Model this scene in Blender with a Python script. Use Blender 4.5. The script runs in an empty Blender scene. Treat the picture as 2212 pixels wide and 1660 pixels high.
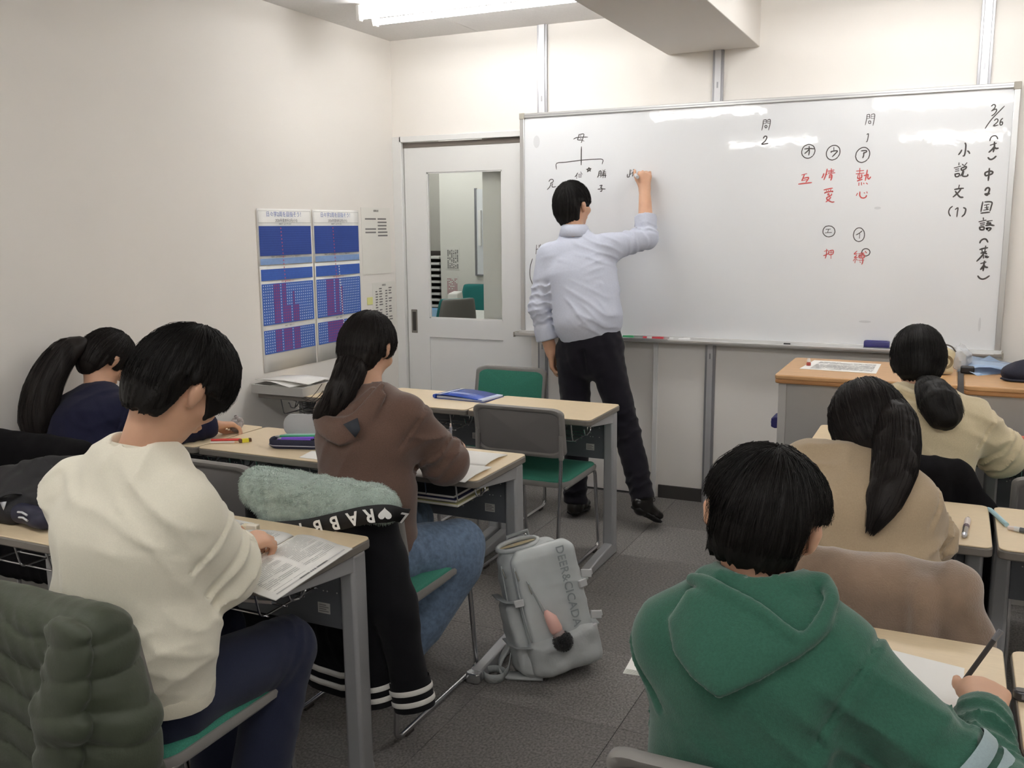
import bpy, bmesh, math, random
import numpy as np
from mathutils import Vector, Matrix
random.seed(7)
RNG = np.random.default_rng(11)
scene = bpy.context.scene
COL = scene.collection
# ------------------------------------------------------------------ camera
CAM_POS = Vector((0.0, 0.0, 1.5405))
FWD = Vector((-0.42147439, 0.89162659, -0.16541268))
RGT = Vector((0.9046055, 0.42618015, -0.00770496))
UPV = Vector((-0.06362565, 0.15288067, 0.98619434))
cd = bpy.data.cameras.new('camera')
cd.sensor_fit = 'HORIZONTAL'; cd.sensor_width = 36.0
cd.lens = 36.0 * 2020.8955 / 2212.0
cd.clip_start = 0.02; cd.clip_end = 60
cam = bpy.data.objects.new('camera', cd); COL.objects.link(cam)
m3 = Matrix((RGT, UPV, -FWD)).transposed()
cam.matrix_world = Matrix.Translation(CAM_POS) @ m3.to_4x4()
scene.camera = cam
# ------------------------------------------------------------------ world, exposure
world = bpy.data.worlds.new('world'); scene.world = world
world.use_nodes = True
world.node_tree.nodes['Background'].inputs[0].default_value = (0.9, 0.95, 1, 1)
world.node_tree.nodes['Background'].inputs[1].default_value = 0.12
vs = scene.view_settings
vs.view_transform = 'Standard'; vs.look = 'None'; vs.gamma = 1.0; vs.use_curve_mapping = False
vs.exposure = 0.0
scene.cycles.diffuse_bounces = 8
TUBE_POWER = 34.0
TUBE_COLOR = (1.0, 0.992, 0.985, 1)
# ------------------------------------------------------------------ materials
MATS = {}
def srgb(c):
    if isinstance(c, str):
        c = [int(c[i:i + 2], 16) / 255 for i in (0, 2, 4)]
    return tuple((v / 12.92 if v <= 0.04045 else ((v + 0.055) / 1.055) ** 2.4) for v in c)
def M(name, col='808080', rough=0.5, metal=0.0, var=None, bump=None, emit=None, sheen=0.0, spec=0.5, alpha=None,
      trans=0.0, coat=0.0, wave=None, col2=None, stretch=None, ior=None, tile=None):
    """var=(scale,amount) brightness mottling, bump=(scale,strength), stretch=object-space scale of the noise."""
    if name in MATS: return MATS[name]
    m = bpy.data.materials.new(name); m.use_nodes = True; MATS[name] = m
    nt = m.node_tree; b = nt.nodes['Principled BSDF']
    c = srgb(col) + (1,)
    b.inputs['Base Color'].default_value = c
    b.inputs['Roughness'].default_value = rough; b.inputs['Metallic'].default_value = metal
    b.inputs['Specular IOR Level'].default_value = spec
    if ior: b.inputs['IOR'].default_value = ior
    if sheen:
        b.inputs['Sheen Weight'].default_value = sheen; b.inputs['Sheen Roughness'].default_value = 0.5
    if trans: b.inputs['Transmission Weight'].default_value = trans
    if coat:
        b.inputs['Coat Weight'].default_value = coat; b.inputs['Coat Roughness'].default_value = 0.08
    if alpha is not None: b.inputs['Alpha'].default_value = alpha
    if emit:
        b.inputs['Emission Color'].default_value = (emit[0] if len(emit[0]) == 4 else tuple(emit[0]) + (1,))
        b.inputs['Emission Strength'].default_value = emit[1]
    if var or bump or tile:
        tc = nt.nodes.new('ShaderNodeTexCoord'); src = tc.outputs['Object']
        if stretch:
            mp = nt.nodes.new('ShaderNodeMapping'); mp.inputs['Scale'].default_value = stretch
            nt.links.new(src, mp.inputs['Vector']); src = mp.outputs['Vector']
    if var:
        n = nt.nodes.new('ShaderNodeTexNoise'); n.inputs['Scale'].default_value = var[0]; n.inputs['Detail'].default_value = 6
        nt.links.new(src, n.inputs['Vector'])
        mx = nt.nodes.new('ShaderNodeMix'); mx.data_type = 'RGBA'
        c2 = srgb(col2) + (1,) if col2 else tuple(v * (1 - var[1]) for v in c[:3]) + (1,)
        c1 = c if col2 else tuple(min(1, v * (1 + var[1])) for v in c[:3]) + (1,)
        mx.inputs[6].default_value = c1; mx.inputs[7].default_value = c2
        rp = nt.nodes.new('ShaderNodeMapRange'); rp.inputs[1].default_value = 0.32; rp.inputs[2].default_value = 0.68
        nt.links.new(n.outputs['Fac'], rp.inputs[0]); nt.links.new(rp.outputs[0], mx.inputs[0])
        nt.links.new(mx.outputs[2], b.inputs['Base Color'])
    if bump:
        n2 = nt.nodes.new('ShaderNodeTexNoise'); n2.inputs['Scale'].default_value = bump[0]; n2.inputs['Detail'].default_value = 4
        nt.links.new(src, n2.inputs['Vector'])
        bp = nt.nodes.new('ShaderNodeBump'); bp.inputs['Strength'].default_value = bump[1]
        bp.inputs['Distance'].default_value = bump[2] if len(bump) > 2 else 0.004
        nt.links.new(n2.outputs['Fac'], bp.inputs['Height']); nt.links.new(bp.outputs['Normal'], b.inputs['Normal'])
    return m
# ------------------------------------------------------------------ mesh builders
class MB:
    def __init__(s): s.v = []; s.f = []
    def add(s, vs_, fs):
        o = len(s.v); s.v += [tuple(v) for v in vs_]; s.f += [tuple(i + o for i in f) for f in fs]; return s
    def box(s, x0, x1, y0, y1, z0, z1):
        return s.add([(x0, y0, z0), (x1, y0, z0), (x1, y1, z0), (x0, y1, z0), (x0, y0, z1), (x1, y0, z1), (x1, y1, z1), (x0, y1, z1)],
                     [(0, 3, 2, 1), (4, 5, 6, 7), (0, 1, 5, 4), (1, 2, 6, 5), (2, 3, 7, 6), (3, 0, 4, 7)])
    def hexa(s, lo, hi):   # two quads (4 pts each, same winding) joined
        return s.add(list(lo) + list(hi), [(3, 2, 1, 0), (4, 5, 6, 7), (0, 1, 5, 4), (1, 2, 6, 5), (2, 3, 7, 6), (3, 0, 4, 7)])
    def prism(s, poly, ext, cap=True):   # poly: list of 3D pts, ext: 3D vector
        n = len(poly); e = Vector(ext)
        vs_ = [tuple(p) for p in poly] + [tuple(Vector(p) + e) for p in poly]
        fs = [(i, (i + 1) % n, n + (i + 1) % n, n + i) for i in range(n)]
        if cap: fs += [tuple(range(n - 1, -1, -1)), tuple(range(n, 2 * n))]
        return s.add(vs_, fs)
    def tube(s, pts, r, n=8, closed=False, caps=True, flat=None):
        pts = [Vector(p) for p in pts]; N = len(pts)
        if not hasattr(r, '__len__'): r = [r] * N
        tang = []
        for i in range(N):
            a = pts[(i - 1) % N] if (closed or i > 0) else pts[0]
            b = pts[(i + 1) % N] if (closed or i < N - 1) else pts[-1]
            t = (b - a); tang.append(t.normalized() if t.length > 1e-9 else Vector((0, 0, 1)))
        up = Vector((0, 0, 1)) if abs(tang[0].z) < .9 else Vector((1, 0, 0))
        u = tang[0].cross(up).normalized(); vs_ = []
        for i in range(N):
            t = tang[i]; u = (u - t * u.dot(t)); u = u.normalized() if u.length > 1e-6 else t.orthogonal().normalized()
            w = t.cross(u)
            for j in range(n):
                a = 2 * math.pi * j / n
                k = flat if flat else 1
                vs_.append(pts[i] + (u * math.cos(a) + w * math.sin(a) * k) * r[i])
        fs = []
        for i in range(N if closed else N - 1):
            for j in range(n):
                a, b = i * n + j, i * n + (j + 1) % n
                c, d = ((i + 1) % N) * n + (j + 1) % n, ((i + 1) % N) * n + j
                fs.append((a, b, c, d))
        if caps and not closed:
            fs += [tuple(range(n - 1, -1, -1)), tuple(range((N - 1) * n, N * n))]
        return s.add(vs_, fs)
    def lathe(s, c, prof, n=16, axis='z'):
        vs_ = []
        for (r, h) in prof:
            for j in range(n):
                a = 2 * math.pi * j / n; x, y = r * math.cos(a), r * math.sin(a)
                p = {'z': (x, y, h), 'x': (h, x, y), 'y': (y, h, x)}[axis]
                vs_.append((c[0] + p[0], c[1] + p[1], c[2] + p[2]))
        fs = []
        for i in range(len(prof) - 1):
            for j in range(n):
                fs.append((i * n + j, i * n + (j + 1) % n, (i + 1) * n + (j + 1) % n, (i + 1) * n + j))
        fs += [tuple(range(n - 1, -1, -1)), tuple(range((len(prof) - 1) * n, len(prof) * n))]
        return s.add(vs_, fs)
    def grid(s, P, closed_u=False):   # P[i][j] of points
        a, b = len(P), len(P[0])
        fs = []
        for i in range(a if closed_u else a - 1):
            for j in range(b - 1):
                fs.append((i * b + j, ((i + 1) % a) * b + j, ((i + 1) % a) * b + j + 1, i * b + j + 1))
        return s.add([p for row in P for p in row], fs)
    def xf(s, mat):
        s.v = [tuple(mat @ Vector(v)) for v in s.v]; return s
def mesh_from(name, v, f):
    me = bpy.data.meshes.new(name)
    if isinstance(v, np.ndarray): me.from_pydata(v.tolist(), [], f.tolist() if isinstance(f, np.ndarray) else f)
    else: me.from_pydata(v, [], f)
    me.update(); return me
def fix(me):
    bm = bmesh.new(); bm.from_mesh(me); bmesh.ops.recalc_face_normals(bm, faces=bm.faces); bm.to_mesh(me); bm.free()
def obj(name, mb, mat, parent=None, smooth=35, bevel=0.0, seg=2, recalc=True, solid=0, sub=0):
    me = mesh_from(name, mb.v, mb.f) if isinstance(mb, MB) else mb
    if recalc: fix(me)
    if mat: me.materials.append(mat)
    if smooth:
        me.polygons.foreach_set('use_smooth', [True] * len(me.polygons))
        if smooth < 180: me.set_sharp_from_angle(angle=math.radians(smooth))
    o = bpy.data.objects.new(name, me); COL.objects.link(o)
    if parent is not None: par(o, parent)
    if solid:
        md = o.modifiers.new('solid', 'SOLIDIFY'); md.thickness = solid; md.offset = 0
    if bevel:
        md = o.modifiers.new('bevel', 'BEVEL'); md.width = bevel; md.segments = seg; md.limit_method = 'ANGLE'; md.angle_limit = math.radians(40)
    if sub:
        md = o.modifiers.new('sub', 'SUBSURF'); md.levels = sub; md.render_levels = sub
    return o
def wm(o):   # world matrix without a depsgraph update
    if o.parent is None: return o.matrix_basis.copy()
    return wm(o.parent) @ o.matrix_parent_inverse @ o.matrix_basis
def par(o, p):
    o.parent = p; o.matrix_parent_inverse = wm(p).inverted()
def tag(o, label=None, cat=None, group=None, kind=None):
    if label: o['label'] = label
    if cat: o['category'] = cat
    if group: o['group'] = group
    if kind: o['kind'] = kind
    return o
def thing(name, label, cat, loc=(0, 0, 0), group=None, rz=0.0):
    o = bpy.data.objects.new(name, None); COL.objects.link(o); o.empty_display_size = .05
    o.location = loc; o.rotation_euler = (0, 0, rz)
    return tag(o, label, cat, group)
def struct(name, mb, mat, parent=None, **k):
    o = obj(name, mb, mat, parent, **k)
    if parent is None: o['kind'] = 'structure'
    return o
def copy_tree(o, loc=None, rz=None, parent=None, label=None):
    c = o.copy(); COL.objects.link(c)
    if parent is not None: c.parent = parent; c.matrix_parent_inverse = o.matrix_parent_inverse.copy()
    if loc is not None: c.location = loc
    if rz is not None: c.rotation_euler = (0, 0, rz)
    if label: c['label'] = label
    for ch in [x for x in bpy.data.objects if x.parent == o]: copy_tree(ch, parent=c)
    return c
def text_mesh(body, size, thick=0.0, align='CENTER', spacing=1.0, shear=0.0, bold=0.0):
    cu = bpy.data.curves.new('txt', 'FONT'); cu.body = body; cu.size = size; cu.align_x = align; cu.align_y = 'CENTER'
    cu.extrude = thick; cu.space_character = spacing; cu.shear = shear; cu.offset = bold; cu.resolution_u = 3
    o = bpy.data.objects.new('txt', cu); COL.objects.link(o)
    dg = bpy.context.evaluated_depsgraph_get(); dg.update()
    me = bpy.data.meshes.new_from_object(o.evaluated_get(dg)); 
    bpy.data.objects.remove(o); bpy.data.curves.remove(cu)
    return me
def frame(o, x, y):   # matrix: local x -> x, local y -> y at origin o
    x = Vector(x).normalized(); y = Vector(y).normalized(); z = x.cross(y)
    m = Matrix((x, y, z)).transposed().to_4x4(); return Matrix.Translation(Vector(o)) @ m
def bez(pts, n=8):   # Catmull-Rom through points
    P = [Vector(p) for p in pts]; P = [2 * P[0] - P[1]] + P + [2 * P[-1] - P[-2]]; out = []
    for i in range(1, len(P) - 2):
        a, b, c, d = P[i - 1:i + 3]
        for k in range(n):
            t = k / n
            out.append(.5 * ((2 * b) + (c - a) * t + (2 * a - 5 * b + 4 * c - d) * t * t + (3 * b - a - 3 * c + d) * t ** 3))
    out.append(P[-2]); return out
def fillet(pts, r=.03, n=5):   # rounded polyline
    P = [Vector(p) for p in pts]; out = [P[0]]
    for i in range(1, len(P) - 1):
        a, b, c = P[i - 1], P[i], P[i + 1]
        d1 = (a - b); d2 = (c - b); k = min(r, d1.length * .45, d2.length * .45)
        s = b + d1.normalized() * k; e = b + d2.normalized() * k
        for j in range(n + 1):
            t = j / n; out.append(s * (1 - t) ** 2 + b * 2 * t * (1 - t) + e * t * t)
    out.append(P[-1]); return out
def rrect(x0, x1, y0, y1, r, n=5):
    pts = []
    for cx, cy, a0 in ((x1 - r, y1 - r, 0), (x0 + r, y1 - r, 90), (x0 + r, y0 + r, 180), (x1 - r, y0 + r, 270)):
        for j in range(n + 1):
            a = math.radians(a0 + 90 * j / n); pts.append((cx + r * math.cos(a), cy + r * math.sin(a)))
    return pts
# ------------------------------------------------------------------ the room
XL, XR, YB, YD, YR, H = -3.225, 2.9, -4.5, 5.112, 5.072, 2.674
mWall = M('wall_paint', 'efebe5', .85, var=(2.2, .012), bump=(260, .05, .001))
mWhite = M('white_door_paint', 'e6e6e4', .45, bump=(40, .02, .001))
mCeil = M('ceiling_board', 'dcdad8', .9, var=(90, .03), bump=(220, .35, .002))
mAlu = M('aluminium', 'd6d6d8', .35, .6, var=(60, .03), stretch=(1, 1, .05))
mAluDk = M('aluminium_side', 'a3a3a7', .38, .7)
mDark = M('dark_gap', '3a3431', .7)
mBase = M('baseboard_vinyl', '3b3836', .6)
struct('wall_left', MB().box(XL - .12, XL, YB, 5.3, 0, H), mWall)
struct('wall_right', MB().box(XR, XR + .12, YB, 5.3, 0, H), mWall)
struct('wall_back', MB().box(XL - .12, XR + .12, YB - .12, YB, 0, H), mWall)
# front wall: thick part to the right, thinner part with the sliding-door opening to the left
wf = MB().box(-1.508, XR, YR, 5.3, 0, H)
wf.box(XL, -1.508, YD, 5.3, 2.098, H)
wf.box(-2.64, -1.508, 5.185, 5.3, 0, 2.098)
wf.box(-2.62, -2.5, 5.3, 5.75, 0, 2.2)
wf.box(-2.285, -1.508, YD, 5.14, 0, 2.098)
struct('wall_front', wf, mWall)
cl = MB().box(XL - .12, XR + .12, YB - .12, 5.3, H, H + .1)
ce = struct('ceiling', cl, mCeil)
# ceiling board joints: thin raised boards leave a seam, each board a piece of the ceiling
n = 0
proto = None
for i in range(-4, 3):
    for j in range(-2, 6):
        x0 = -1.70 + i * .91 - .003; y0 = -0.02 + j * .91
        if x0 > XR or x0 + .91 < XL or y0 > 5.05 or y0 + .91 < -1.0: continue
        a, b = max(x0, XL + .001), min(x0 + .907, XR - .001); c, d = y0, min(y0 + .907, YD - .001)
        if a < -1.47 < b: b = min(b, -1.468)
        obj('ceiling_board', MB().box(a, b, c, d, H - .004, H + .02), mCeil, ce, smooth=0)
struct('beam_ceiling', MB().box(-1.4654, -.9801, YB, YR, 2.4415, H), M('beam_paint', 'e0dcd6', .88, bump=(260, .05, .001)), bevel=.003)['kind'] = 'structure'
# carpet tiles
fl = struct('floor', MB().box(XL - .12, XR + .12, YB - .12, 5.3, -.08, -.006), M('floor_screed', '3c3a39', .95))
car = []
for k in range(6):
    g = ['807d7a', '7c7976', '83807d', '7a7774', '7e7b78', '868380'][k]
    car.append(M('carpet_pile_%d' % k, g, .97, var=(140, .34), bump=(420, .9, .004), stretch=((1, .75, 1) if k % 2 else (.75, 1, 1)), spec=.1))
tile_me = []
for k in range(6):
    t = MB().box(-.249, .249, -.249, .249, -.006, 0)
    me = mesh_from('carpet_tile', t.v, t.f); fix(me); me.materials.append(car[k]); tile_me.append(me)
x = -1.36 - 4 * .5 + .25 - .0
i = 0
while -3.61 + i * .5 < 1.6:
    for j in range(-2, 12):
        cx = -3.61 + i * .5; cy = 4.07 + .25 + (j - 9) * .5
        if cy > 5.2 or cy < -.7: continue
        o = bpy.data.objects.new('carpet_tile', tile_me[(i * 7 + j * 5 + (i * j) % 3) % 6]); COL.objects.link(o); o.location = (cx, cy, 0); o.parent = fl
    i += 1
# baseboards and posts
struct('baseboard_front', MB().box(-1.47, XR, YR - .012, YR, 0, .075), mBase, bevel=.002)
struct('baseboard_left', MB().box(XL, XL + .012, YB, YD, 0, .075), mBase, bevel=.002)
struct('trim_1', MB().box(-1.512, -1.485, YR - .010, YR + .04, 0, 2.09), mWhite, bevel=.002)
for i, (x0, x1, zt, yb) in enumerate(((-2.235, -2.175, H - .004, YD), (-1.216, -1.160, 2.4415, YR), (.032, .090, H - .004, YR))):
    w = x1 - x0
    p = struct('trim_%d' % (i + 2), MB().box(x0 + .012, x1 - .012, yb - .022, yb, .0, zt), mAlu, bevel=.0015)
    for q, (a, b) in enumerate(((x0, x0 + .012), (x1 - .012, x1))):
        obj('post_flange', MB().box(a, b, yb - .016, yb, 0, zt), mAluDk, p, bevel=.001)
    for z in (2.25, 2.0, .82):
        obj('slot_plate', MB().box((x0 + x1) / 2 - .004, (x0 + x1) / 2 + .004, yb - .0235, yb - .022, z, z + .03), mAluDk, p)
# door: casing, track gap, sliding leaf with glass, recessed pull
struct('trim_5', MB().box(XL, -3.162, YD - .012, 5.19, 0, 2.098), mWhite, bevel=.003)
struct('trim_6', MB().box(-3.175, -2.26, YD - .012, 5.12, 2.063, 2.098), mWhite, bevel=.003)
struct('trim_7', MB().box(-3.162, -2.285, 5.125, 5.175, 2.03, 2.06), M('door_track', '6d6660', .4, .3))
door = bpy.data.objects.new('door_1', None); COL.objects.link(door); door.location = (-2.68, 5.15, 0); door['kind'] = 'structure'
GX0, GX1, GZ0, GZ1 = -2.999, -2.481, .975, 1.878
leaf = MB()
for bx in ((-3.155, GX0, 0.01, 2.03), (GX1, -2.27, .01, 2.03), (GX0, GX1, GZ1, 2.03), (GX0, GX1, .856, GZ0)):
    leaf.box(bx[0], bx[1], 5.128, 5.162, bx[2], bx[3])
obj('door_leaf', leaf, mWhite, door, bevel=0)
obj('lower_panel', MB().box(GX0, GX1, 5.136, 5.156, .01, .853), mWhite, door, bevel=.001)
gl = M('door_glass', 'f4f8f6', .0, trans=1.0, ior=1.02, spec=.5)
obj('glass_pane', MB().box(GX0, GX1, 5.146, 5.149, GZ0, GZ1), gl, door, smooth=0)
bead = MB()
for bx in ((GX0, GX0 + .008, GZ0, GZ1), (GX1 - .008, GX1, GZ0, GZ1), (GX0, GX1, GZ0, GZ0 + .008), (GX0, GX1, GZ1 - .008, GZ1)):
    bead.box(bx[0], bx[1], 5.132, 5.145, bx[2], bx[3])
obj('glazing_bead', bead, mWhite, door)
hp = obj('handle_plate', MB().prism([(a, 5.1265, b) for a, b in rrect(-3.131, -3.087, .878, 1.028, .004)], (0, .004, 0)), M('handle_steel', '8f8c86', .35, .7), door)
obj('handle_recess', MB().box(-3.121, -3.097, 5.1255, 5.128, .893, 1.013), M('handle_shade', '4a4743', .5, .5), hp)
# ------------------------------------------------------------------ fluorescent fixtures
mTube = M('fluorescent_tube', 'ffffff', .4, emit=(TUBE_COLOR, TUBE_POWER))
mFix = M('fixture_enamel', 'ecebe7', .4)
def make_lamp(label, z=H):
    t = thing('ceiling_light', label, 'ceiling light', (0, 0, 0), 'twin-tube fluorescent ceiling lights')
    # enamel channel with sloping sides
    sec = [(-.02, -.075, 0), (-.02, .075, 0), (-.02, .055, -.012), (-.02, .02, -.038), (-.02, -.02, -.038), (-.02, -.055, -.012)]
    obj('housing', MB().prism([(-.62, p[1], p[2]) for p in sec], (1.24, 0, 0)), mFix, t, bevel=.002)
    for sy in (-.075, .075):
        tb = obj('tube', MB().lathe((0, sy, -.062), [(.006, -.59), (.0155, -.582), (.0155, .582), (.006, .59)], 12, 'x'), mTube, t)
        for sx in (-1, 1):
            e = MB().prism([(sx * .588, sy - .016, -.085), (sx * .588, sy + .016, -.085), (sx * .588, sy + .02, -.01), (sx * .588, sy * .4, -.004)] if sy > 0 else
                           [(sx * .588, sy + .016, -.085), (sx * .588, sy - .016, -.085), (sx * .588, sy - .02, -.01), (sx * .588, sy * .4, -.004)], (sx * .02, 0, 0))
            obj('lamp_holder', e, mFix, t, bevel=.003)
    t.location = (0, 0, z); return t
lamp0 = make_lamp('twin-tube fluorescent light on the ceiling between side wall and beam')
lamp0.location = (-2.24, 4.29, H - .004)
for (x, y, w) in ((-2.24, .75, 'above the white sweatshirt student'), (-2.24, -2.75, 'behind the class on the door side, mirrored low in the whiteboard'), (-.17, 4.15, 'beyond the beam, above the lectern'), (-.17, .50, 'above the green hoodie student'), (-.17, -3.1, 'behind the class, in line with the lectern'), (1.9, 3.5, 'out past the picture edge, beside the lectern'), (1.9, .4, 'out past the picture edge, level with the last row'), (1.9, -2.6, 'in the rear corner away from the door')):
    copy_tree(lamp0, loc=(x, y, H), label='twin-tube ceiling light ' + w)
# ------------------------------------------------------------------ whiteboard
BX0, BX1, BZ0, BZ1, BY = -2.3107, .2174, .9378, 2.1789, 5.025
mBoard = M('board_enamel', 'e9ebed', .035, bump=(4.5, .13, .006), spec=.5)
wb = thing('whiteboard', 'wide magnetic whiteboard covered in handwritten notes, with aluminium frame', 'whiteboard', ((BX0 + BX1) / 2, BY + .01, BZ0))
obj('board_panel', MB().box(BX0 + .012, BX1 - .012, BY + .004, BY + .022, BZ0 - .005, BZ1 - .012), mBoard, wb)
mFrame = M('frame_aluminium', 'd4d4d3', .28, .75)
obj('frame_top', MB().box(BX0 + .02, BX1 - .02, BY - .008, BY + .024, BZ1 - .024, BZ1), mFrame, wb, bevel=.002)
obj('frame_groove', MB().box(BX0 + .02, BX1 - .02, BY - .0095, BY, BZ1 - .0135, BZ1 - .0105), mAluDk, wb)
for a, b in ((BX0, BX0 + .026), (BX1 - .026, BX1)):
    obj('frame_side', MB().box(a, b, BY - .008, BY + .024, BZ0 + .0, BZ1 - .02), mFrame, wb, bevel=.002)
for a, b in ((BX0 - .002, BX0 + .03), (BX1 - .03, BX1 + .002)):
    obj('corner_cap', MB().box(a, b, BY - .012, BY + .026, BZ1 - .032, BZ1 + .002), M('cap_grey', '9c978c', .5), wb, bevel=.003)
tray = obj('pen_tray', MB().prism([(BX0 - .02, BY + .02, BZ0 - .0), (BX0 - .02, BY + .02, BZ0 - .032), (BX0 - .02, BY - .055, BZ0 - .032), (BX0 - .02, BY - .07, BZ0 - .022), (BX0 - .02, BY - .07, BZ0 - .008), (BX0 - .02, BY - .062, BZ0 - .008), (BX0 - .02, BY - .055, BZ0 - .02), (BX0 - .02, BY - .01, BZ0 - .02), (BX0 - .02, BY - .008, BZ0)], (BX1 - BX0 + .026, 0, 0)), mFrame, wb, bevel=.001)
obj('tray_lip', MB().box(-1.40, BX1 - .03, BY - .0715, BY - .069, BZ0 - .013, BZ0 - .008), M('tray_white', 'f4f4f4', .3), tray)
for a in (BX0 - .021, BX1 + .004):
    obj('tray_end_cap', MB().box(a, a + .008, BY - .072, BY + .022, BZ0 - .034, BZ0 - .004), M('cap_grey'), tray, bevel=.002)
# ------------------------------------------------------------------ student desk (local frame: +y is the far side)
mTop = M('desk_laminate', 'e3cfae', .38, var=(30, .035), stretch=(1, 9, 1), bump=(300, .03, .001))
mEdge = M('desk_edge_band', '77716a', .5)
mLeg = M('desk_steel_paint', 'aaabad', .38, .35)
mFoot = M('desk_foot_cap', 'b9babc', .22, .8)
mPanel = M('modesty_panel_paint', '62656a', .5, .1)
mChrome = M('chrome_wire', 'd8d8da', .18, 1.0)
DW, DD, DT = .606, .406, .72
def make_desk(label):
    t = thing('student_desk', label, 'desk', (0, 0, 0), 'single student desks pushed together in rows')
    e = .003
    ol = rrect(-DW / 2 + e, DW / 2 - e, -DD / 2, DD / 2, .022)
    il = rrect(-DW / 2 + e + .002, DW / 2 - e - .002, -DD / 2 + .002, DD / 2 - .002, .021)
    obj('desktop', MB().prism([(x, y, DT - .004) for x, y in il], (0, 0, .004)), mTop, t, bevel=.0015)
    obj('edge_band', MB().prism([(x, y, DT - .028) for x, y in ol], (0, 0, .0245)), mEdge, t, bevel=.004)
    for s in (-1, 1):
        x0, x1 = (s * .297, s * .243) if s < 0 else (s * .243, s * .297)
        lg = obj('leg', MB().hexa([(x0, .125, .05), (x1, .125, .05), (x1, .182, .05), (x0, .182, .05)],
                                  [(x0 + .004, .118, .692), (x1 - .004, .118, .692), (x1 - .004, .182, .692), (x0 + .004, .182, .692)]), mLeg, t, bevel=.010, seg=3)
        obj('arm', MB().hexa([(x0 + .006, -.165, .682), (x1 - .006, -.165, .682), (x1 - .006, .15, .640), (x0 + .006, .15, .640)],
                             [(x0 + .006, -.165, .693), (x1 - .006, -.165, .693), (x1 - .006, .15, .693), (x0 + .006, .15, .693)]), mLeg, lg, bevel=.003)
        ft = obj('foot', MB().hexa([(x0 + .002, -.185, .004), (x1 - .002, -.185, .004), (x1 - .002, .192, .004), (x0 + .002, .192, .004)],
                                   [(x0 + .006, -.185, .036), (x1 - .006, -.185, .036), (x1 - .006, .192, .068), (x0 + .006, .192, .068)]), mLeg, t, bevel=.006)
        obj('foot_tip', MB().prism([(x, y, .003) for x, y in rrect(x0, x1, -.205, -.165, .015)], (0, 0, .034)), mFoot, ft, bevel=.004)
        for yy in (-.175, .165):
            obj('glide', MB().lathe(((x0 + x1) / 2, yy, 0), [(.018, 0), (.018, .006)], 12), mDark, ft)
    pn = obj('modesty_panel', MB().box(-.245, .245, .150, .156, .462, .676), mPanel, t, bevel=.002)
    hs = MB()
    for i in range(2):
        for k in range(3):
            for s in (-1, 1):
                x = s * (.215 - i * .032); z = .655 - k * .045
                hs.lathe((x, .1495, z), [(.0022, 0), (.0022, .007)], 8, 'y')
    for i in range(9):
        x = -.17 + i * .0425
        hs.lathe((x, .1495, .565), [(.0022, 0), (.0022, .007)], 8, 'y')
    tag(obj('perforation', hs, M('hole_light', 'c9c9c5', .6), pn), kind='stuff')  # pale pegs; light showing through the holes is put into their colour
    st = obj('sticker', MB().box(.150, .190, .1488, .15, .500, .530), M('sticker_paper', 'c3c2bd', .5), pn)
    lines = MB()
    for k in range(4): lines.box(.154, .186 - (k % 2) * .008, .1482, .1488, .505 + k * .006, .5075 + k * .006)
    tag(obj('sticker_print', lines, M('print_grey', '7c7a78', .7), st), kind='stuff')
    # wire book basket
    w = MB()
    for x in (-.19, -.06, .07, .19):
        w.tube(fillet([(x, -.15, .69), (x, -.13, .60), (x, .10, .60), (x, .12, .69)], .02, 4), .003, 6)
    for y in (-.11, -.04, .03, .09): w.tube([(-.2, y, .598), (.2, y, .598)], .0025, 6)
    obj('book_basket', w, mChrome, t)
    for s in (-1, 1):
        hk = MB()
        x = s * .222
        for q in (0, .014):
            hk.tube(fillet([(x - s * q, .02, .69), (x - s * q, .01, .625), (x - s * .007, -.012, .610)], .018, 4), .003, 6)
        hk.tube(bez([(x - s * .007, -.012, .610), (x - s * .007, -.04, .618), (x - s * .007, -.052, .64), (x - s * .007, -.058, .646)], 5), .0035, 6)
        obj('bag_hook', hk, mChrome, t)
    return t
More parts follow.
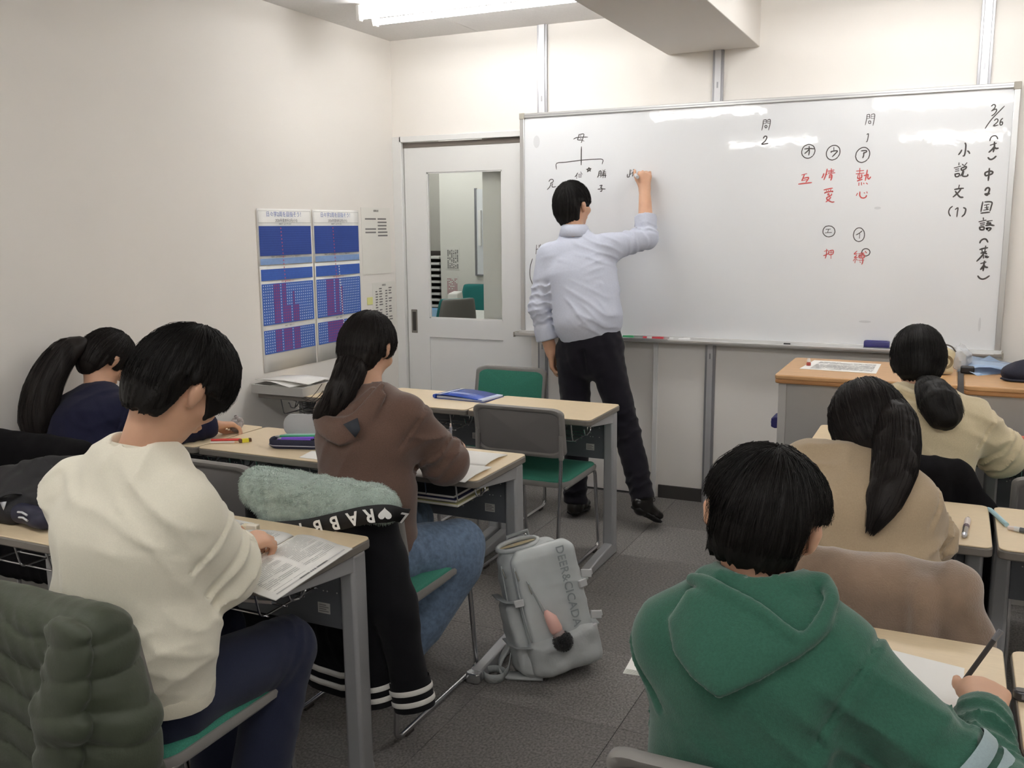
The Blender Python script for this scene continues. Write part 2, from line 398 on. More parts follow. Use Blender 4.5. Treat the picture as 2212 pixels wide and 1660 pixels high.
# ------------------------------------------------------------------ sled-base chair (local frame: sitter faces +y)
mShell = M('chair_shell_grey', '7d7a77', .55, bump=(350, .08, .001))
mShellIn = M('chair_shell_panel', '6b6866', .75, bump=(500, .25, .001))
mGreen = M('chair_cushion_green', '2d7461', .85, var=(300, .18), bump=(500, .4, .001))
def make_chair(label):
    t = thing('sled_chair', label, 'chair', (0, 0, 0), 'sled-base classroom chairs')
    def back_pt(u, v, off=0.0):   # u in -1..1 across, v 0..1 up
        z = .555 + v * .225; y = -.235 - v * .045 + .030 * (u * u) * 1.0 - .0
        return (u * .213, y + off, z)
    N = 12
    def outline(k):   # rounded-rectangle in (u,v)
        return [(x, (y + 1) / 2) for x, y in rrect(-k, k, -1 + (1 - k) * 1.9, 1 - (1 - k) * 1.9, .26 * k, 6)]
    ol = outline(1.0); il = outline(.90)
    def ring(o, off): return [back_pt(u, v, off) for u, v in o]
    # shell: rim + recessed rear panel
    P = [ring(il, -.006), ring(outline(.93), -.017), ring(outline(.985), -.017), ring(ol, -.008), ring(ol, .008), ring(outline(.97), .014), ring(outline(.9), .012)]
    g = MB().grid([r + [r[0]] for r in P])
    obj('back_rim', g, mShell, t, smooth=60)
    def patch(o, off0, bulge, name, mat):
        rows = []
        for k in range(6):
            s = 1 - k / 5.2 
            rows.append([back_pt(u * s, .5 + (v - .5) * s, off0 + bulge * (1 - s * s)) for u, v in o] )
        rows = [r + [r[0]] for r in rows]
        obj(name, MB().grid(rows).add([back_pt(u * .04, .5 + (v - .5) * .04, off0 + bulge) for u, v in o], [tuple(range(len(o)))]), mat, t, smooth=60)
    patch(outline(.905), -.006, -.002, 'back_panel', mShellIn)
    patch(outline(.91), .012, .012, 'back_cushion', mGreen)
    so = rrect(-.213, .213, -.205, .215, .06, 6)
    def seat_z(x, y): return .438 + .10 * max(0, abs(y + .0) - .2) * 0 - .012 * (1 - (x / .21) ** 2) * .6 - (.010 * max(0, (y - .15) / .06) ** 2)
    rows = []
    for k, (s, dz) in enumerate(((.965, .0), (.955, .010), (.92, .016), (.7, .018), (.4, .016), (.1, .015))):
        rows.append([(x * s, .005 + (y - .005) * s, seat_z(x * s, y * s) + dz) for x, y in so])
    obj('seat_cushion', MB().grid([r + [r[0]] for r in rows]).add(rows[-1], [tuple(range(len(so)))]), mGreen, t, smooth=60)
    rows = []
    for s, dz in ((.6, -.024), (.9, -.024), (.99, -.018), (1.0, -.004), (.985, .004), (.955, .004)):
        rows.append([(x * s, .005 + (y - .005) * s, seat_z(x * s, y * s) + dz) for x, y in so])
    obj('seat_shell', MB().grid([r + [r[0]] for r in rows]).add(rows[0], [tuple(range(len(so) - 1, -1, -1))]), mShell, t, smooth=60)
    for s in (-1, 1):
        x = s * .19
        p = fillet([(s * .197, -.236, .64), (s * .197, -.235, .52), (x, -.268, .013), (x, .262, .013), (x, .205, .410), (x, -.17, .410)], .035, 5)
        lg = obj('sled_leg', MB().tube(p, .0085, 10), mChrome, t, smooth=180)
        obj('back_bracket', MB().tube([(s * .2, -.238, .555), (s * .2, -.243, .66)], [.012, .010], 8), mShell, t)
        for yy in (-.2, .2):
            obj('glide', MB().box(x - .010, x + .010, yy - .022, yy + .022, 0, .012), mDark, lg, bevel=.003)
    obj('cross_bar', MB().tube([(-.19, .12, .408), (.19, .12, .408)], .0085, 8), mChrome, t)
    return t
# rows of desks: back-edge y per row, right edge per block
desk0 = make_desk('desk')
chair0 = make_chair('chair')
used = {'d': False, 'c': False}
def put_desk(x, yb, label):
    if not used['d']:
        used['d'] = True; d = desk0; d.location = (x, yb - DD / 2, 0); d['label'] = label; return d
    return copy_tree(desk0, loc=(x, yb - DD / 2, 0), rz=0, label=label)
def put_chair(x, y, label, rz=0.0):
    if not used['c']:
        used['c'] = True; c = chair0; c.location = (x, y, 0); c.rotation_euler = (0, 0, rz); c['label'] = label; return c
    return copy_tree(chair0, loc=(x, y, 0), rz=rz, label=label)
CX = (-1.677, -2.283, -2.889)     # column centres of the window-less block
R1, R2, R3 = 4.0995, 3.0415, 2.0254
put_desk(CX[0], R1, 'front-row desk nearest the teacher, beside the empty grey chair')
put_desk(CX[1], R1, 'front-row desk carrying most of the blue file, before the green-cushioned chair')
put_desk(CX[2], R1, 'front-row desk against the side wall, under the document tray')
put_desk(CX[0], R2, 'second-row desk where the brown hoodie student writes in a notebook')
put_desk(CX[1], R2, 'second-row desk with the open pencil case on it')
put_desk(CX[2], R2, 'second-row desk by the wall, with the grey plush on it')
put_desk(CX[0], R3, 'nearest desk, with the open workbook of the white sweatshirt student')
put_desk(CX[1], R3, 'desk under the black bags at the edge of the picture')
RX = (-.168, .443)
put_desk(RX[0], 1.965, 'desk of the green hoodie student, covered by a large sheet')
put_desk(RX[1], 1.965, 'desk beside the green hoodie student, with a black sharpener on it')
put_desk(RX[0], 3.0, 'desk of the tan sweatshirt student, with a silver pencil on it')
put_desk(RX[1], 3.0, 'desk beside the tan sweatshirt student, with the pale blue pens on it')
put_desk(RX[0], 4.0, 'desk of the cream hoodie student, pushed against the wooden-topped lectern')
put_desk(RX[1], 4.0, 'desk beside the cream hoodie student, at the picture edge before the lectern')
put_chair(-1.677, 3.85, 'empty grey chair with green seat at the front-row desk')
put_chair(-2.18, 4.36, 'green-cushioned chair turned to the class, behind the blue file', math.pi)
put_chair(-1.63, 2.475, 'chair of the brown hoodie student, under the black varsity jacket')
put_chair(-2.25, 2.57, 'empty grey chair with its back beside the fur-lined hood')
put_chair(-2.87, 2.45, 'chair of the long-haired navy student, hidden under a black coat')
put_chair(-1.635, 1.50, 'chair of the white sweatshirt student, under the olive quilted jacket')
put_chair(-.215, 1.48, 'grey chair the green hoodie student sits on')
put_chair(-.165, 2.37, 'chair of the tan sweatshirt student, under the taupe fleece')
put_chair(-.15, 3.385, 'chair of the cream hoodie student, under a black coat')
put_chair(.41, 3.42, 'empty grey chair at the picture edge, beside the cream hoodie student')
# ------------------------------------------------------------------ organic surfaces: signed fields -> surface nets
def V3(*a): return np.array(a if len(a) > 1 else a[0], dtype=np.float64)
def unit(v): v = np.asarray(v, float); return v / (np.linalg.norm(v) + 1e-12)
def smin(a, b, k):
    if k <= 0: return np.minimum(a, b)
    h = np.clip(.5 + .5 * (b - a) / k, 0, 1); return b + (a - b) * h - k * h * (1 - h)
class Field:
    def __init__(s, lo, hi, h):
        s.h = h; s.lo = V3(lo); n = np.ceil((V3(hi) - s.lo) / h).astype(int) + 1
        s.ax = [(s.lo[i] + h * np.arange(n[i])).astype(np.float32) for i in range(3)]
        s.F = np.full(tuple(n), .3, np.float32)
    def sub(s, lo, hi, pad):
        sl = []
        for i in range(3):
            a = int(max(0, np.floor((lo[i] - pad - s.lo[i]) / s.h))); b = int(min(len(s.ax[i]), np.ceil((hi[i] + pad - s.lo[i]) / s.h) + 1))
            if b <= a: return None, None
            sl.append(slice(a, b))
        return tuple(sl), np.ix_(*[s.ax[i][sl[i]] for i in range(3)])
    def put(s, sl, d, k, op):
        if op == 'u': s.F[sl] = smin(s.F[sl], d, k)
        elif op == 's': s.F[sl] = -smin(-s.F[sl], d, k)
        elif op == 'i': s.F[sl] = np.maximum(s.F[sl], d)
    def seg(s, a, b, ra, rb=None, side=None, k=.02, op='u', bulge=0.0):
        a = V3(a); b = V3(b); rb = ra if rb is None else rb
        wa, da = (ra if hasattr(ra, '__len__') else (ra, ra)); wb_, db = (rb if hasattr(rb, '__len__') else (rb, rb))
        R = max(wa, da, wb_, db) + bulge
        sl, g = s.sub(np.minimum(a, b) - R, np.maximum(a, b) + R, k + .02)
        if sl is None: return s
        ab = b - a; L = np.linalg.norm(ab) + 1e-9; u = ab / L
        X, Y, Z = g[0] - a[0], g[1] - a[1], g[2] - a[2]
        tt = X * u[0] + Y * u[1] + Z * u[2]
        t = np.clip(tt / L, 0, 1)
        rw = wa + (wb_ - wa) * t + bulge * 4 * t * (1 - t); rd = da + (db - da) * t
        if side is None and wa == da and wb_ == db:
            dx, dy, dz = X - u[0] * t * L, Y - u[1] * t * L, Z - u[2] * t * L
            d = np.sqrt(dx * dx + dy * dy + dz * dz) - rw
        else:
            sd = V3(side if side is not None else (1, 0, 0)); sd = unit(sd - u * (sd @ u)); nn = np.cross(u, sd)
            w = X * sd[0] + Y * sd[1] + Z * sd[2]; q = X * nn[0] + Y * nn[1] + Z * nn[2]
            e = tt - t * L; rm = np.minimum(rw, rd)
            d = (np.sqrt((w / rw) ** 2 + (q / rd) ** 2 + (e / rm) ** 2) - 1) * rm
        s.put(sl, d.astype(np.float32), k, op); return s
    def fold(s, a, b, q, k=.025):   # a ridge that fades out at both ends
        return s.seg(a, b, .0005, .0005, k=k, bulge=q)
    def chain(s, pts, side=None, k=.02, op='u'):   # pts: [(pos, r)]
        for (a, ra), (b, rb) in zip(pts[:-1], pts[1:]): s.seg(a, b, ra, rb, side, k, op)
        return s
    def ell(s, c, r, rot=None, k=.02, op='u'):
        c = V3(c); r = V3(r); R = max(r)
        sl, g = s.sub(c - R, c + R, k + .02)
        if sl is None: return s
        X, Y, Z = g[0] - c[0], g[1] - c[1], g[2] - c[2]
        if rot is not None:
            rot = np.asarray(rot)   # columns: local axes in world
            X, Y, Z = (X * rot[0, 0] + Y * rot[1, 0] + Z * rot[2, 0], X * rot[0, 1] + Y * rot[1, 1] + Z * rot[2, 1], X * rot[0, 2] + Y * rot[1, 2] + Z * rot[2, 2])
        k0 = np.sqrt((X / r[0]) ** 2 + (Y / r[1]) ** 2 + (Z / r[2]) ** 2); k1 = np.sqrt((X / r[0] ** 2) ** 2 + (Y / r[1] ** 2) ** 2 + (Z / r[2] ** 2) ** 2)
        d = k0 * (k0 - 1) / (k1 + 1e-6)
        s.put(sl, d.astype(np.float32), k, op); return s
    def rbox(s, c, hsz, r, rot=None, k=.01, op='u'):
        c = V3(c); hh = V3(hsz); R = np.linalg.norm(hh)
        sl, g = s.sub(c - R, c + R, k + .02)
        X, Y, Z = g[0] - c[0], g[1] - c[1], g[2] - c[2]
        if rot is not None:
            rot = np.asarray(rot)
            X, Y, Z = (X * rot[0, 0] + Y * rot[1, 0] + Z * rot[2, 0], X * rot[0, 1] + Y * rot[1, 1] + Z * rot[2, 1], X * rot[0, 2] + Y * rot[1, 2] + Z * rot[2, 2])
        qx, qy, qz = np.abs(X) - hh[0] + r, np.abs(Y) - hh[1] + r, np.abs(Z) - hh[2] + r
        d = np.sqrt(np.maximum(qx, 0) ** 2 + np.maximum(qy, 0) ** 2 + np.maximum(qz, 0) ** 2) + np.minimum(np.maximum(qx, np.maximum(qy, qz)), 0) - r
        s.put(sl, d.astype(np.float32), k, op); return s
    def cut(s, p, n, c=None, R=.2, k=0):   # remove what lies beyond the plane (along n), within radius R of c
        p = V3(p); n = unit(n); c = p if c is None else V3(c)
        sl, g = s.sub(c - R, c + R, 0)
        d = ((g[0] - p[0]) * n[0] + (g[1] - p[1]) * n[1] + (g[2] - p[2]) * n[2]).astype(np.float32)
        m = ((g[0] - c[0]) ** 2 + (g[1] - c[1]) ** 2 + (g[2] - c[2]) ** 2) < R * R
        f = s.F[sl]; s.F[sl] = np.where(m, np.maximum(f, d), f); return s
    def fn(s, f, lo=None, hi=None):
        sl, g = s.sub(s.lo if lo is None else V3(lo), V3([a[-1] for a in s.ax]) if hi is None else V3(hi), 0)
        s.F[sl] = f(s.F[sl], *g).astype(np.float32); return s
    def noise(s, amp, scale, seed=0, n=7, aniso=(1, 1, 1), oct=2):
        r = np.random.default_rng(seed); near = np.abs(s.F) < .05
        I = np.nonzero(near); x, y, z = (s.ax[i][I[i]] * aniso[i] for i in range(3))
        acc = np.zeros(len(x), np.float32)
        for o in range(oct):
            for i in range(n):
                d = unit(r.normal(size=3)) * scale * (2 ** o) * r.uniform(.7, 1.4)
                acc += np.sin(2 * np.pi * (d[0] * x + d[1] * y + d[2] * z) + r.uniform(0, 6.28)).astype(np.float32) / (n ** .5) / (1.8 ** o)
        s.F[I] += acc * amp * .7; return s
    def wrinkle(s, d, wl, amp, seed=0, gate=.1, soft=5.0, c=None, R=None):
        """soft ridged folds: crests stacked along d, broken up by a slow mask"""
        r = np.random.default_rng(seed); I = np.nonzero(np.abs(s.F) < .03)
        x, y, z = (s.ax[i][I[i]] for i in range(3)); d = unit(d)
        def slow(f):
            a = 0
            for i in range(4):
                q = unit(r.normal(size=3)) * f * r.uniform(.7, 1.3); a = a + np.sin(2 * np.pi * (q[0] * x + q[1] * y + q[2] * z) + r.uniform(0, 6.28))
            return a / 2
        ph = (d[0] * x + d[1] * y + d[2] * z) / wl + .55 * slow(2.2) + .12 * slow(6)
        m = np.clip((slow(3.0) - gate) * 1.3, 0, 1)
        if c is not None: m = m * np.clip(2 - 2 * np.sqrt((x - c[0]) ** 2 + (y - c[1]) ** 2 + (z - c[2]) ** 2) / R, 0, 1)
        s.F[I] -= (amp * m * (1 - np.abs(np.sin(np.pi * ph))) ** 1.6).astype(np.float32); return s
    def groove(s, p, n, c, R, w=.003, depth=.003):   # a seam: thin dent along the plane through p
        p = V3(p); n = unit(n); c = V3(c); sl, g = s.sub(c - R, c + R, 0)
        if sl is None: return s
        d = (g[0] - p[0]) * n[0] + (g[1] - p[1]) * n[1] + (g[2] - p[2]) * n[2]
        m = ((g[0] - c[0]) ** 2 + (g[1] - c[1]) ** 2 + (g[2] - c[2]) ** 2) < R * R
        s.F[sl] += (m * (depth * np.exp(-(d / w) ** 2) - depth * .5 * np.exp(-((d - 2.2 * w) / (1.5 * w)) ** 2))).astype(np.float32); return s
    def hood(s, poly, ys, th=.018, off=.008, r=.010, k=.006, rim=None, rr=.011, seam=None):
        P = np.array(poly); lo = V3(P[:, 0].min() - .03, s.lo[1], P[:, 1].min() - .03); hi = V3(P[:, 0].max() + .03, s.ax[1][-1], P[:, 1].max() + .03)
        sl, g = s.sub(lo, hi, 0); X = g[0][:, 0, 0]; Z = g[2][0, 0, :]; A, B = np.meshgrid(X, Z, indexing='ij')
        dist = np.full(A.shape, 1e9); ins = np.zeros(A.shape, bool); n = len(P)
        for i in range(n):
            a, b = P[i], P[(i + 1) % n]; e = b - a; t = np.clip(((A - a[0]) * e[0] + (B - a[1]) * e[1]) / (e @ e), 0, 1)
            dist = np.minimum(dist, np.hypot(A - a[0] - t * e[0], B - a[1] - t * e[1]))
            c = ((a[1] > B) != (b[1] > B)) & (A < (b[0] - a[0]) * (B - a[1]) / (b[1] - a[1] + 1e-12) + a[0]); ins ^= c
        d2 = np.where(ins, -dist, dist); T = th * (.5 + .5 * np.clip(-d2 / .035, 0, 1)); S = ys(A, B) - off
        dy = np.abs(g[1] - S[:, None, :]) - T[:, None, :] + r; q = (d2 + r)[:, None, :] + 0 * dy
        d = np.sqrt(np.maximum(q, 0) ** 2 + np.maximum(dy, 0) ** 2) + np.minimum(np.maximum(q, dy), 0) - r
        s.put(sl, d.astype(np.float32), k, 'u')
        if rim:
            R_ = [tuple(p) for p in bez(rim, 4)]
            for a, b in zip(R_[:-1], R_[1:]): s.seg(a, b, rr, k=.006)
        if seam:
            for a, b in zip(seam[:-1], seam[1:]): s.seg(a, b, .0028, k=.006, op='s')
        return s
    def rings(s, a, b, R, n, amp, phase=0., skew=0.0, side=(1, 0, 0), falloff=True):
        """creases running round the segment a-b (sleeve folds)"""
        a = V3(a); b = V3(b); sl, g = s.sub(np.minimum(a, b) - R, np.maximum(a, b) + R, 0)
        if sl is None: return s
        u = b - a; L = np.linalg.norm(u); u = u / L; sd = unit(V3(side) - u * (V3(side) @ u))
        X, Y, Z = g[0] - a[0], g[1] - a[1], g[2] - a[2]
        t = (X * u[0] + Y * u[1] + Z * u[2]) / L; w = (X * sd[0] + Y * sd[1] + Z * sd[2]) / R
        dist = np.sqrt(np.maximum(0, X * X + Y * Y + Z * Z - (t * L) ** 2))
        win = np.clip(t * 6, 0, 1) * np.clip((1 - t) * 6, 0, 1) * (dist < R)
        ph = 2 * np.pi * (n * t + skew * w + .12 * np.sin(9 * w + 5 * t)) + phase
        s.F[sl] += (-amp * (1 - 2 * np.abs(np.sin(ph / 2)) ** .7) * win).astype(np.float32); return s
    def mesh(s, smooth=2):
        F = s.F; S = F < 0
        c = [S[i:S.shape[0] - 1 + i, j:S.shape[1] - 1 + j, k:S.shape[2] - 1 + k] for i in (0, 1) for j in (0, 1) for k in (0, 1)]
        anyv = c[0].copy(); allv = c[0].copy()
        for q in c[1:]: anyv |= q; allv &= q
        msk = anyv & ~allv
        I = np.nonzero(msk); n = len(I[0])
        idx = np.full(msk.shape, -1, np.int32); idx[I] = np.arange(n)
        offs = [(i, j, k) for i in (0, 1) for j in (0, 1) for k in (0, 1)]
        val = np.stack([F[I[0] + o[0], I[1] + o[1], I[2] + o[2]] for o in offs])
        pos = np.zeros((n, 3)); cnt = np.zeros(n)
        for a in range(8):
            for b in range(a + 1, 8):
                d = [abs(offs[a][q] - offs[b][q]) for q in range(3)]
                if sum(d) != 1: continue
                va, vb = val[a], val[b]; m = (va < 0) != (vb < 0)
                t = np.where(m, va / np.where(m, va - vb, 1), 0)
                for q in range(3): pos[:, q] += np.where(m, offs[a][q] + (offs[b][q] - offs[a][q]) * t, 0)
                cnt += m
        pos = pos / cnt[:, None]
        P = np.stack([s.lo[q] + s.h * (I[q] + pos[:, q]) for q in range(3)], 1)
        quads = []
        for ax in range(3):
            o1, o2 = [(1, 2), (2, 0), (0, 1)][ax]
            sa = [slice(None)] * 3; sb = [slice(None)] * 3
            sa[ax] = slice(0, -1); sb[ax] = slice(1, None)
            for q in (o1, o2): sa[q] = slice(1, -1); sb[q] = slice(1, -1)
            A, B = S[tuple(sa)], S[tuple(sb)]
            J = np.nonzero(A != B)
            if len(J[0]) == 0: continue
            base = [J[0].copy(), J[1].copy(), J[2].copy()]
            for q in (o1, o2): base[q] += 1
            def cell(d1, d2):
                q = [base[0].copy(), base[1].copy(), base[2].copy()]; q[o1] -= d1; q[o2] -= d2
                return idx[q[0], q[1], q[2]]
            Q = np.stack([cell(1, 1), cell(0, 1), cell(0, 0), cell(1, 0)], 1)
            fl_ = ~A[J]; Q[fl_] = Q[fl_][:, ::-1]
            quads.append(Q)
        Q = np.concatenate(quads); Q = Q[(Q >= 0).all(1)]
        if smooth:
            e = np.concatenate([Q[:, [0, 1]], Q[:, [1, 2]], Q[:, [2, 3]], Q[:, [3, 0]]])
            for _ in range(smooth):
                acc = np.zeros_like(P); ct = np.zeros(len(P))
                for q in range(3): acc[:, q] = np.bincount(e[:, 0], P[e[:, 1], q], len(P)) + np.bincount(e[:, 1], P[e[:, 0], q], len(P))
                ct = np.bincount(e[:, 0], minlength=len(P)) + np.bincount(e[:, 1], minlength=len(P))
                P = P * .45 + .55 * acc / np.maximum(ct, 1)[:, None]
        return P, Q
def np_mesh(name, P, Q):
    me = bpy.data.meshes.new(name)
    me.vertices.add(len(P)); me.vertices.foreach_set('co', np.ascontiguousarray(P, np.float32).ravel())
    n = Q.shape[1]
    me.loops.add(Q.size); me.loops.foreach_set('vertex_index', Q.ravel().astype(np.int32))
    me.polygons.add(len(Q)); me.polygons.foreach_set('loop_start', np.arange(0, Q.size, n, dtype=np.int32))
    me.polygons.foreach_set('loop_total', np.full(len(Q), n, np.int32))
    me.update(calc_edges=True); me.validate(); return me
def field_obj(name, F, mat, parent, smooth=2):
    P, Q = F.mesh(smooth); return obj(name, np_mesh(name, P, Q), mat, parent, smooth=180, recalc=False)
def strands(name, paths, r0, r1, mat, parent, n=3):
    """many thin tapered tubes as one mesh; paths: array (S, K, 3)"""
    A = np.asarray(paths, float); S, K, _ = A.shape
    T = np.gradient(A, axis=1); T /= np.linalg.norm(T, axis=2, keepdims=True) + 1e-9
    ref = np.array([.31, .22, .92]); U = np.cross(T, ref); U /= np.linalg.norm(U, axis=2, keepdims=True) + 1e-9
    W = np.cross(T, U)
    rad = np.linspace(r0, r1, K)[None, :, None]
    V = np.stack([A + rad * (U * math.cos(2 * math.pi * j / n) + W * math.sin(2 * math.pi * j / n)) for j in range(n)], 2)
    V = V.reshape(-1, 3)
    base = (np.arange(S)[:, None, None] * K + np.arange(K - 1)[None, :, None]) * n
    j = np.arange(n)[None, None, :]; j2 = (j + 1) % n
    Q = np.stack([base + j, base + j2, base + n + j2, base + n + j], -1).reshape(-1, 4)
    return obj(name, np_mesh(name, V, Q), mat, parent, smooth=180, recalc=False)
# ------------------------------------------------------------------ people
mSkin = M('skin', 'cba085', .5, var=(18, .05), bump=(500, .08, .001), spec=.35)
mSkin.node_tree.nodes['Principled BSDF'].inputs['Subsurface Weight'].default_value = .12
mSkin.node_tree.nodes['Principled BSDF'].inputs['Subsurface Radius'].default_value = (.012, .005, .003)
mHair = M('black_hair', '120f0d', .55, spec=.22, bump=(70, .25, .003), stretch=(1, 1, .12))
mHair2 = M('soft_black_hair', '191412', .55, spec=.22, bump=(70, .25, .003), stretch=(1, 1, .12))
mEye = M('eye_white', 'e8e4de', .2); mLip = M('lip', 'b9796a', .5)
def rotm(yaw=0, pitch=0, roll=0):
    """columns right, forward, up of a head that faces +y; yaw>0 turns to the sitter's left, pitch>0 nods down, roll>0 tips to the right"""
    cy, sy = math.cos(yaw), math.sin(yaw); cp, sp = math.cos(pitch), math.sin(pitch); cr, sr = math.cos(roll), math.sin(roll)
    Rz = np.array([[cy, -sy, 0], [sy, cy, 0], [0, 0, 1]]); Rx = np.array([[1, 0, 0], [0, cp, sp], [0, -sp, cp]]); Ry = np.array([[cr, 0, sr], [0, 1, 0], [-sr, 0, cr]])
    return Rz @ Rx @ Ry
def hand(F, W, d, n, side, curl, thumb=(.6, .3), sc=1.0, spread=.0, tcurl=(25, 35)):
    """W wrist, d pointing direction, n back-of-hand normal, side +1 right / -1 left; curl per finger (a1,a2,a3) degrees"""
    W = V3(W); d = unit(d); n = unit(V3(n) - d * (V3(n) @ d)); s = np.cross(n, d) * side   # towards the thumb
    kn = []
    for i, (o, l0) in enumerate(((.027, .078), (.009, .082), (-.010, .078), (-.027, .070))):
        b = W + d * l0 * sc + s * o * sc + n * (.004 - .003 * abs(i - 1.2)) * sc; kn.append(b)
        F.seg(W + s * o * .55 * sc, b, .0135 * sc, .0115 * sc, k=.014)
    lens = ((.040, .024, .019), (.044, .027, .020), (.041, .025, .019), (.032, .019, .017))
    for i in range(4):
        p = kn[i]; ang = 0
        sp = unit(d + s * spread * (1.5 - i))
        for j in range(3):
            ang += math.radians(curl[i][j]); q = p + (sp * math.cos(ang) - n * math.sin(ang)) * lens[i][j] * sc
            F.seg(p, q, (.0098 - .0012 * j) * sc, (.0090 - .0012 * j) * sc, k=.003); p = q
    tb = W + d * .022 * sc + s * .020 * sc - n * .008 * sc
    td = unit(d * thumb[0] + s * (1 - thumb[0]) - n * thumb[1]); q = tb + td * .040 * sc
    F.seg(tb, q, .0145 * sc, .0115 * sc, k=.012)
    a = math.radians(tcurl[0]); td2 = unit(td * math.cos(a) + unit(d - s * .6) * math.sin(a)); r = q + td2 * .030 * sc
    F.seg(q, r, .0110 * sc, .0100 * sc, k=.004)
    a = math.radians(tcurl[1]); td3 = unit(td2 * math.cos(a) + unit(d * .6 - s) * math.sin(a)); F.seg(r, r + td3 * .022 * sc, .0098 * sc, .0078 * sc, k=.003)
    return kn
def head(F, C, Rm, sc=1.0, neck=None):
    C = V3(C); L = lambda x, y, z: C + Rm @ (V3(x, y, z) * sc)
    F.ell(C, V3(.074, .094, .100) * sc, Rm, .02)
    F.ell(L(0, .02, -.045), V3(.060, .070, .068) * sc, Rm, .02)
    F.seg(L(0, .045, -.085), L(0, .062, -.098), .030 * sc, .020 * sc, k=.03)          # jaw, chin
    F.seg(L(0, .088, .000), L(0, .108, -.036), .009 * sc, .013 * sc, k=.012)           # nose
    F.seg(L(-.014, .093, -.040), L(.014, .093, -.040), .008 * sc, k=.008)
    F.seg(L(-.04, .080, .014), L(.04, .080, .014), .010 * sc, k=.015)                   # brow
    for s in (-1, 1):
        F.ell(L(s * .031, .094, -.004), V3(.016, .010, .009) * sc, Rm, .008, 's')
        F.ell(L(s * .045, .055, -.035), V3(.025, .03, .02) * sc, Rm, .02)
        # ear: rim and lobe
        F.seg(L(s * .078, -.012, .014), L(s * .090, -.022, -.008), .0085 * sc, .0080 * sc, k=.008)
        F.seg(L(s * .090, -.022, -.008), L(s * .079, -.006, -.042), .0080 * sc, .0075 * sc, k=.006)
        F.ell(L(s * .086, -.014, -.014), V3(.010, .017, .030) * sc, Rm, .006)
    F.seg(L(-.018, .092, -.066), L(.018, .092, -.066), .0065 * sc, k=.006)             # lips
    F.seg(L(-.016, .089, -.076), L(.016, .089, -.076), .0065 * sc, k=.006)
    if neck is not None: F.seg(L(0, -.022, -.05), neck, .052 * sc, .058 * sc, k=.03)
    return L
def eyes(parent, L, sc=1.0):
    for s in (-1, 1):
        c = L(s * .031, .084, -.004); u = MB()
        for i in range(9): pass
        prof = [(.0115 * math.sin(math.pi * i / 8) * sc + 1e-5, -.0115 * math.cos(math.pi * i / 8) * sc) for i in range(9)]
        e = obj('eye', MB().lathe(c, prof, 12), mEye, parent)
        c2 = L(s * .031, .0935, -.004)
        obj('iris', MB().lathe(c2, [(.0052 * math.sin(math.pi * i / 4) * sc + 1e-5, -.0052 * math.cos(math.pi * i / 4) * sc) for i in range(5)], 10), M('iris_dark', '1d1410', .2), e)
def hairline(y, back=-.098, ear=-.030, front=.035):
    """lowest hair height over local y (back -.1 ... front .1)"""
    return np.interp(y, [-.10, -.045, -.03, .02, .05, .085, .115], [back, back + .004, ear, ear, front - .035, front, front + .01])
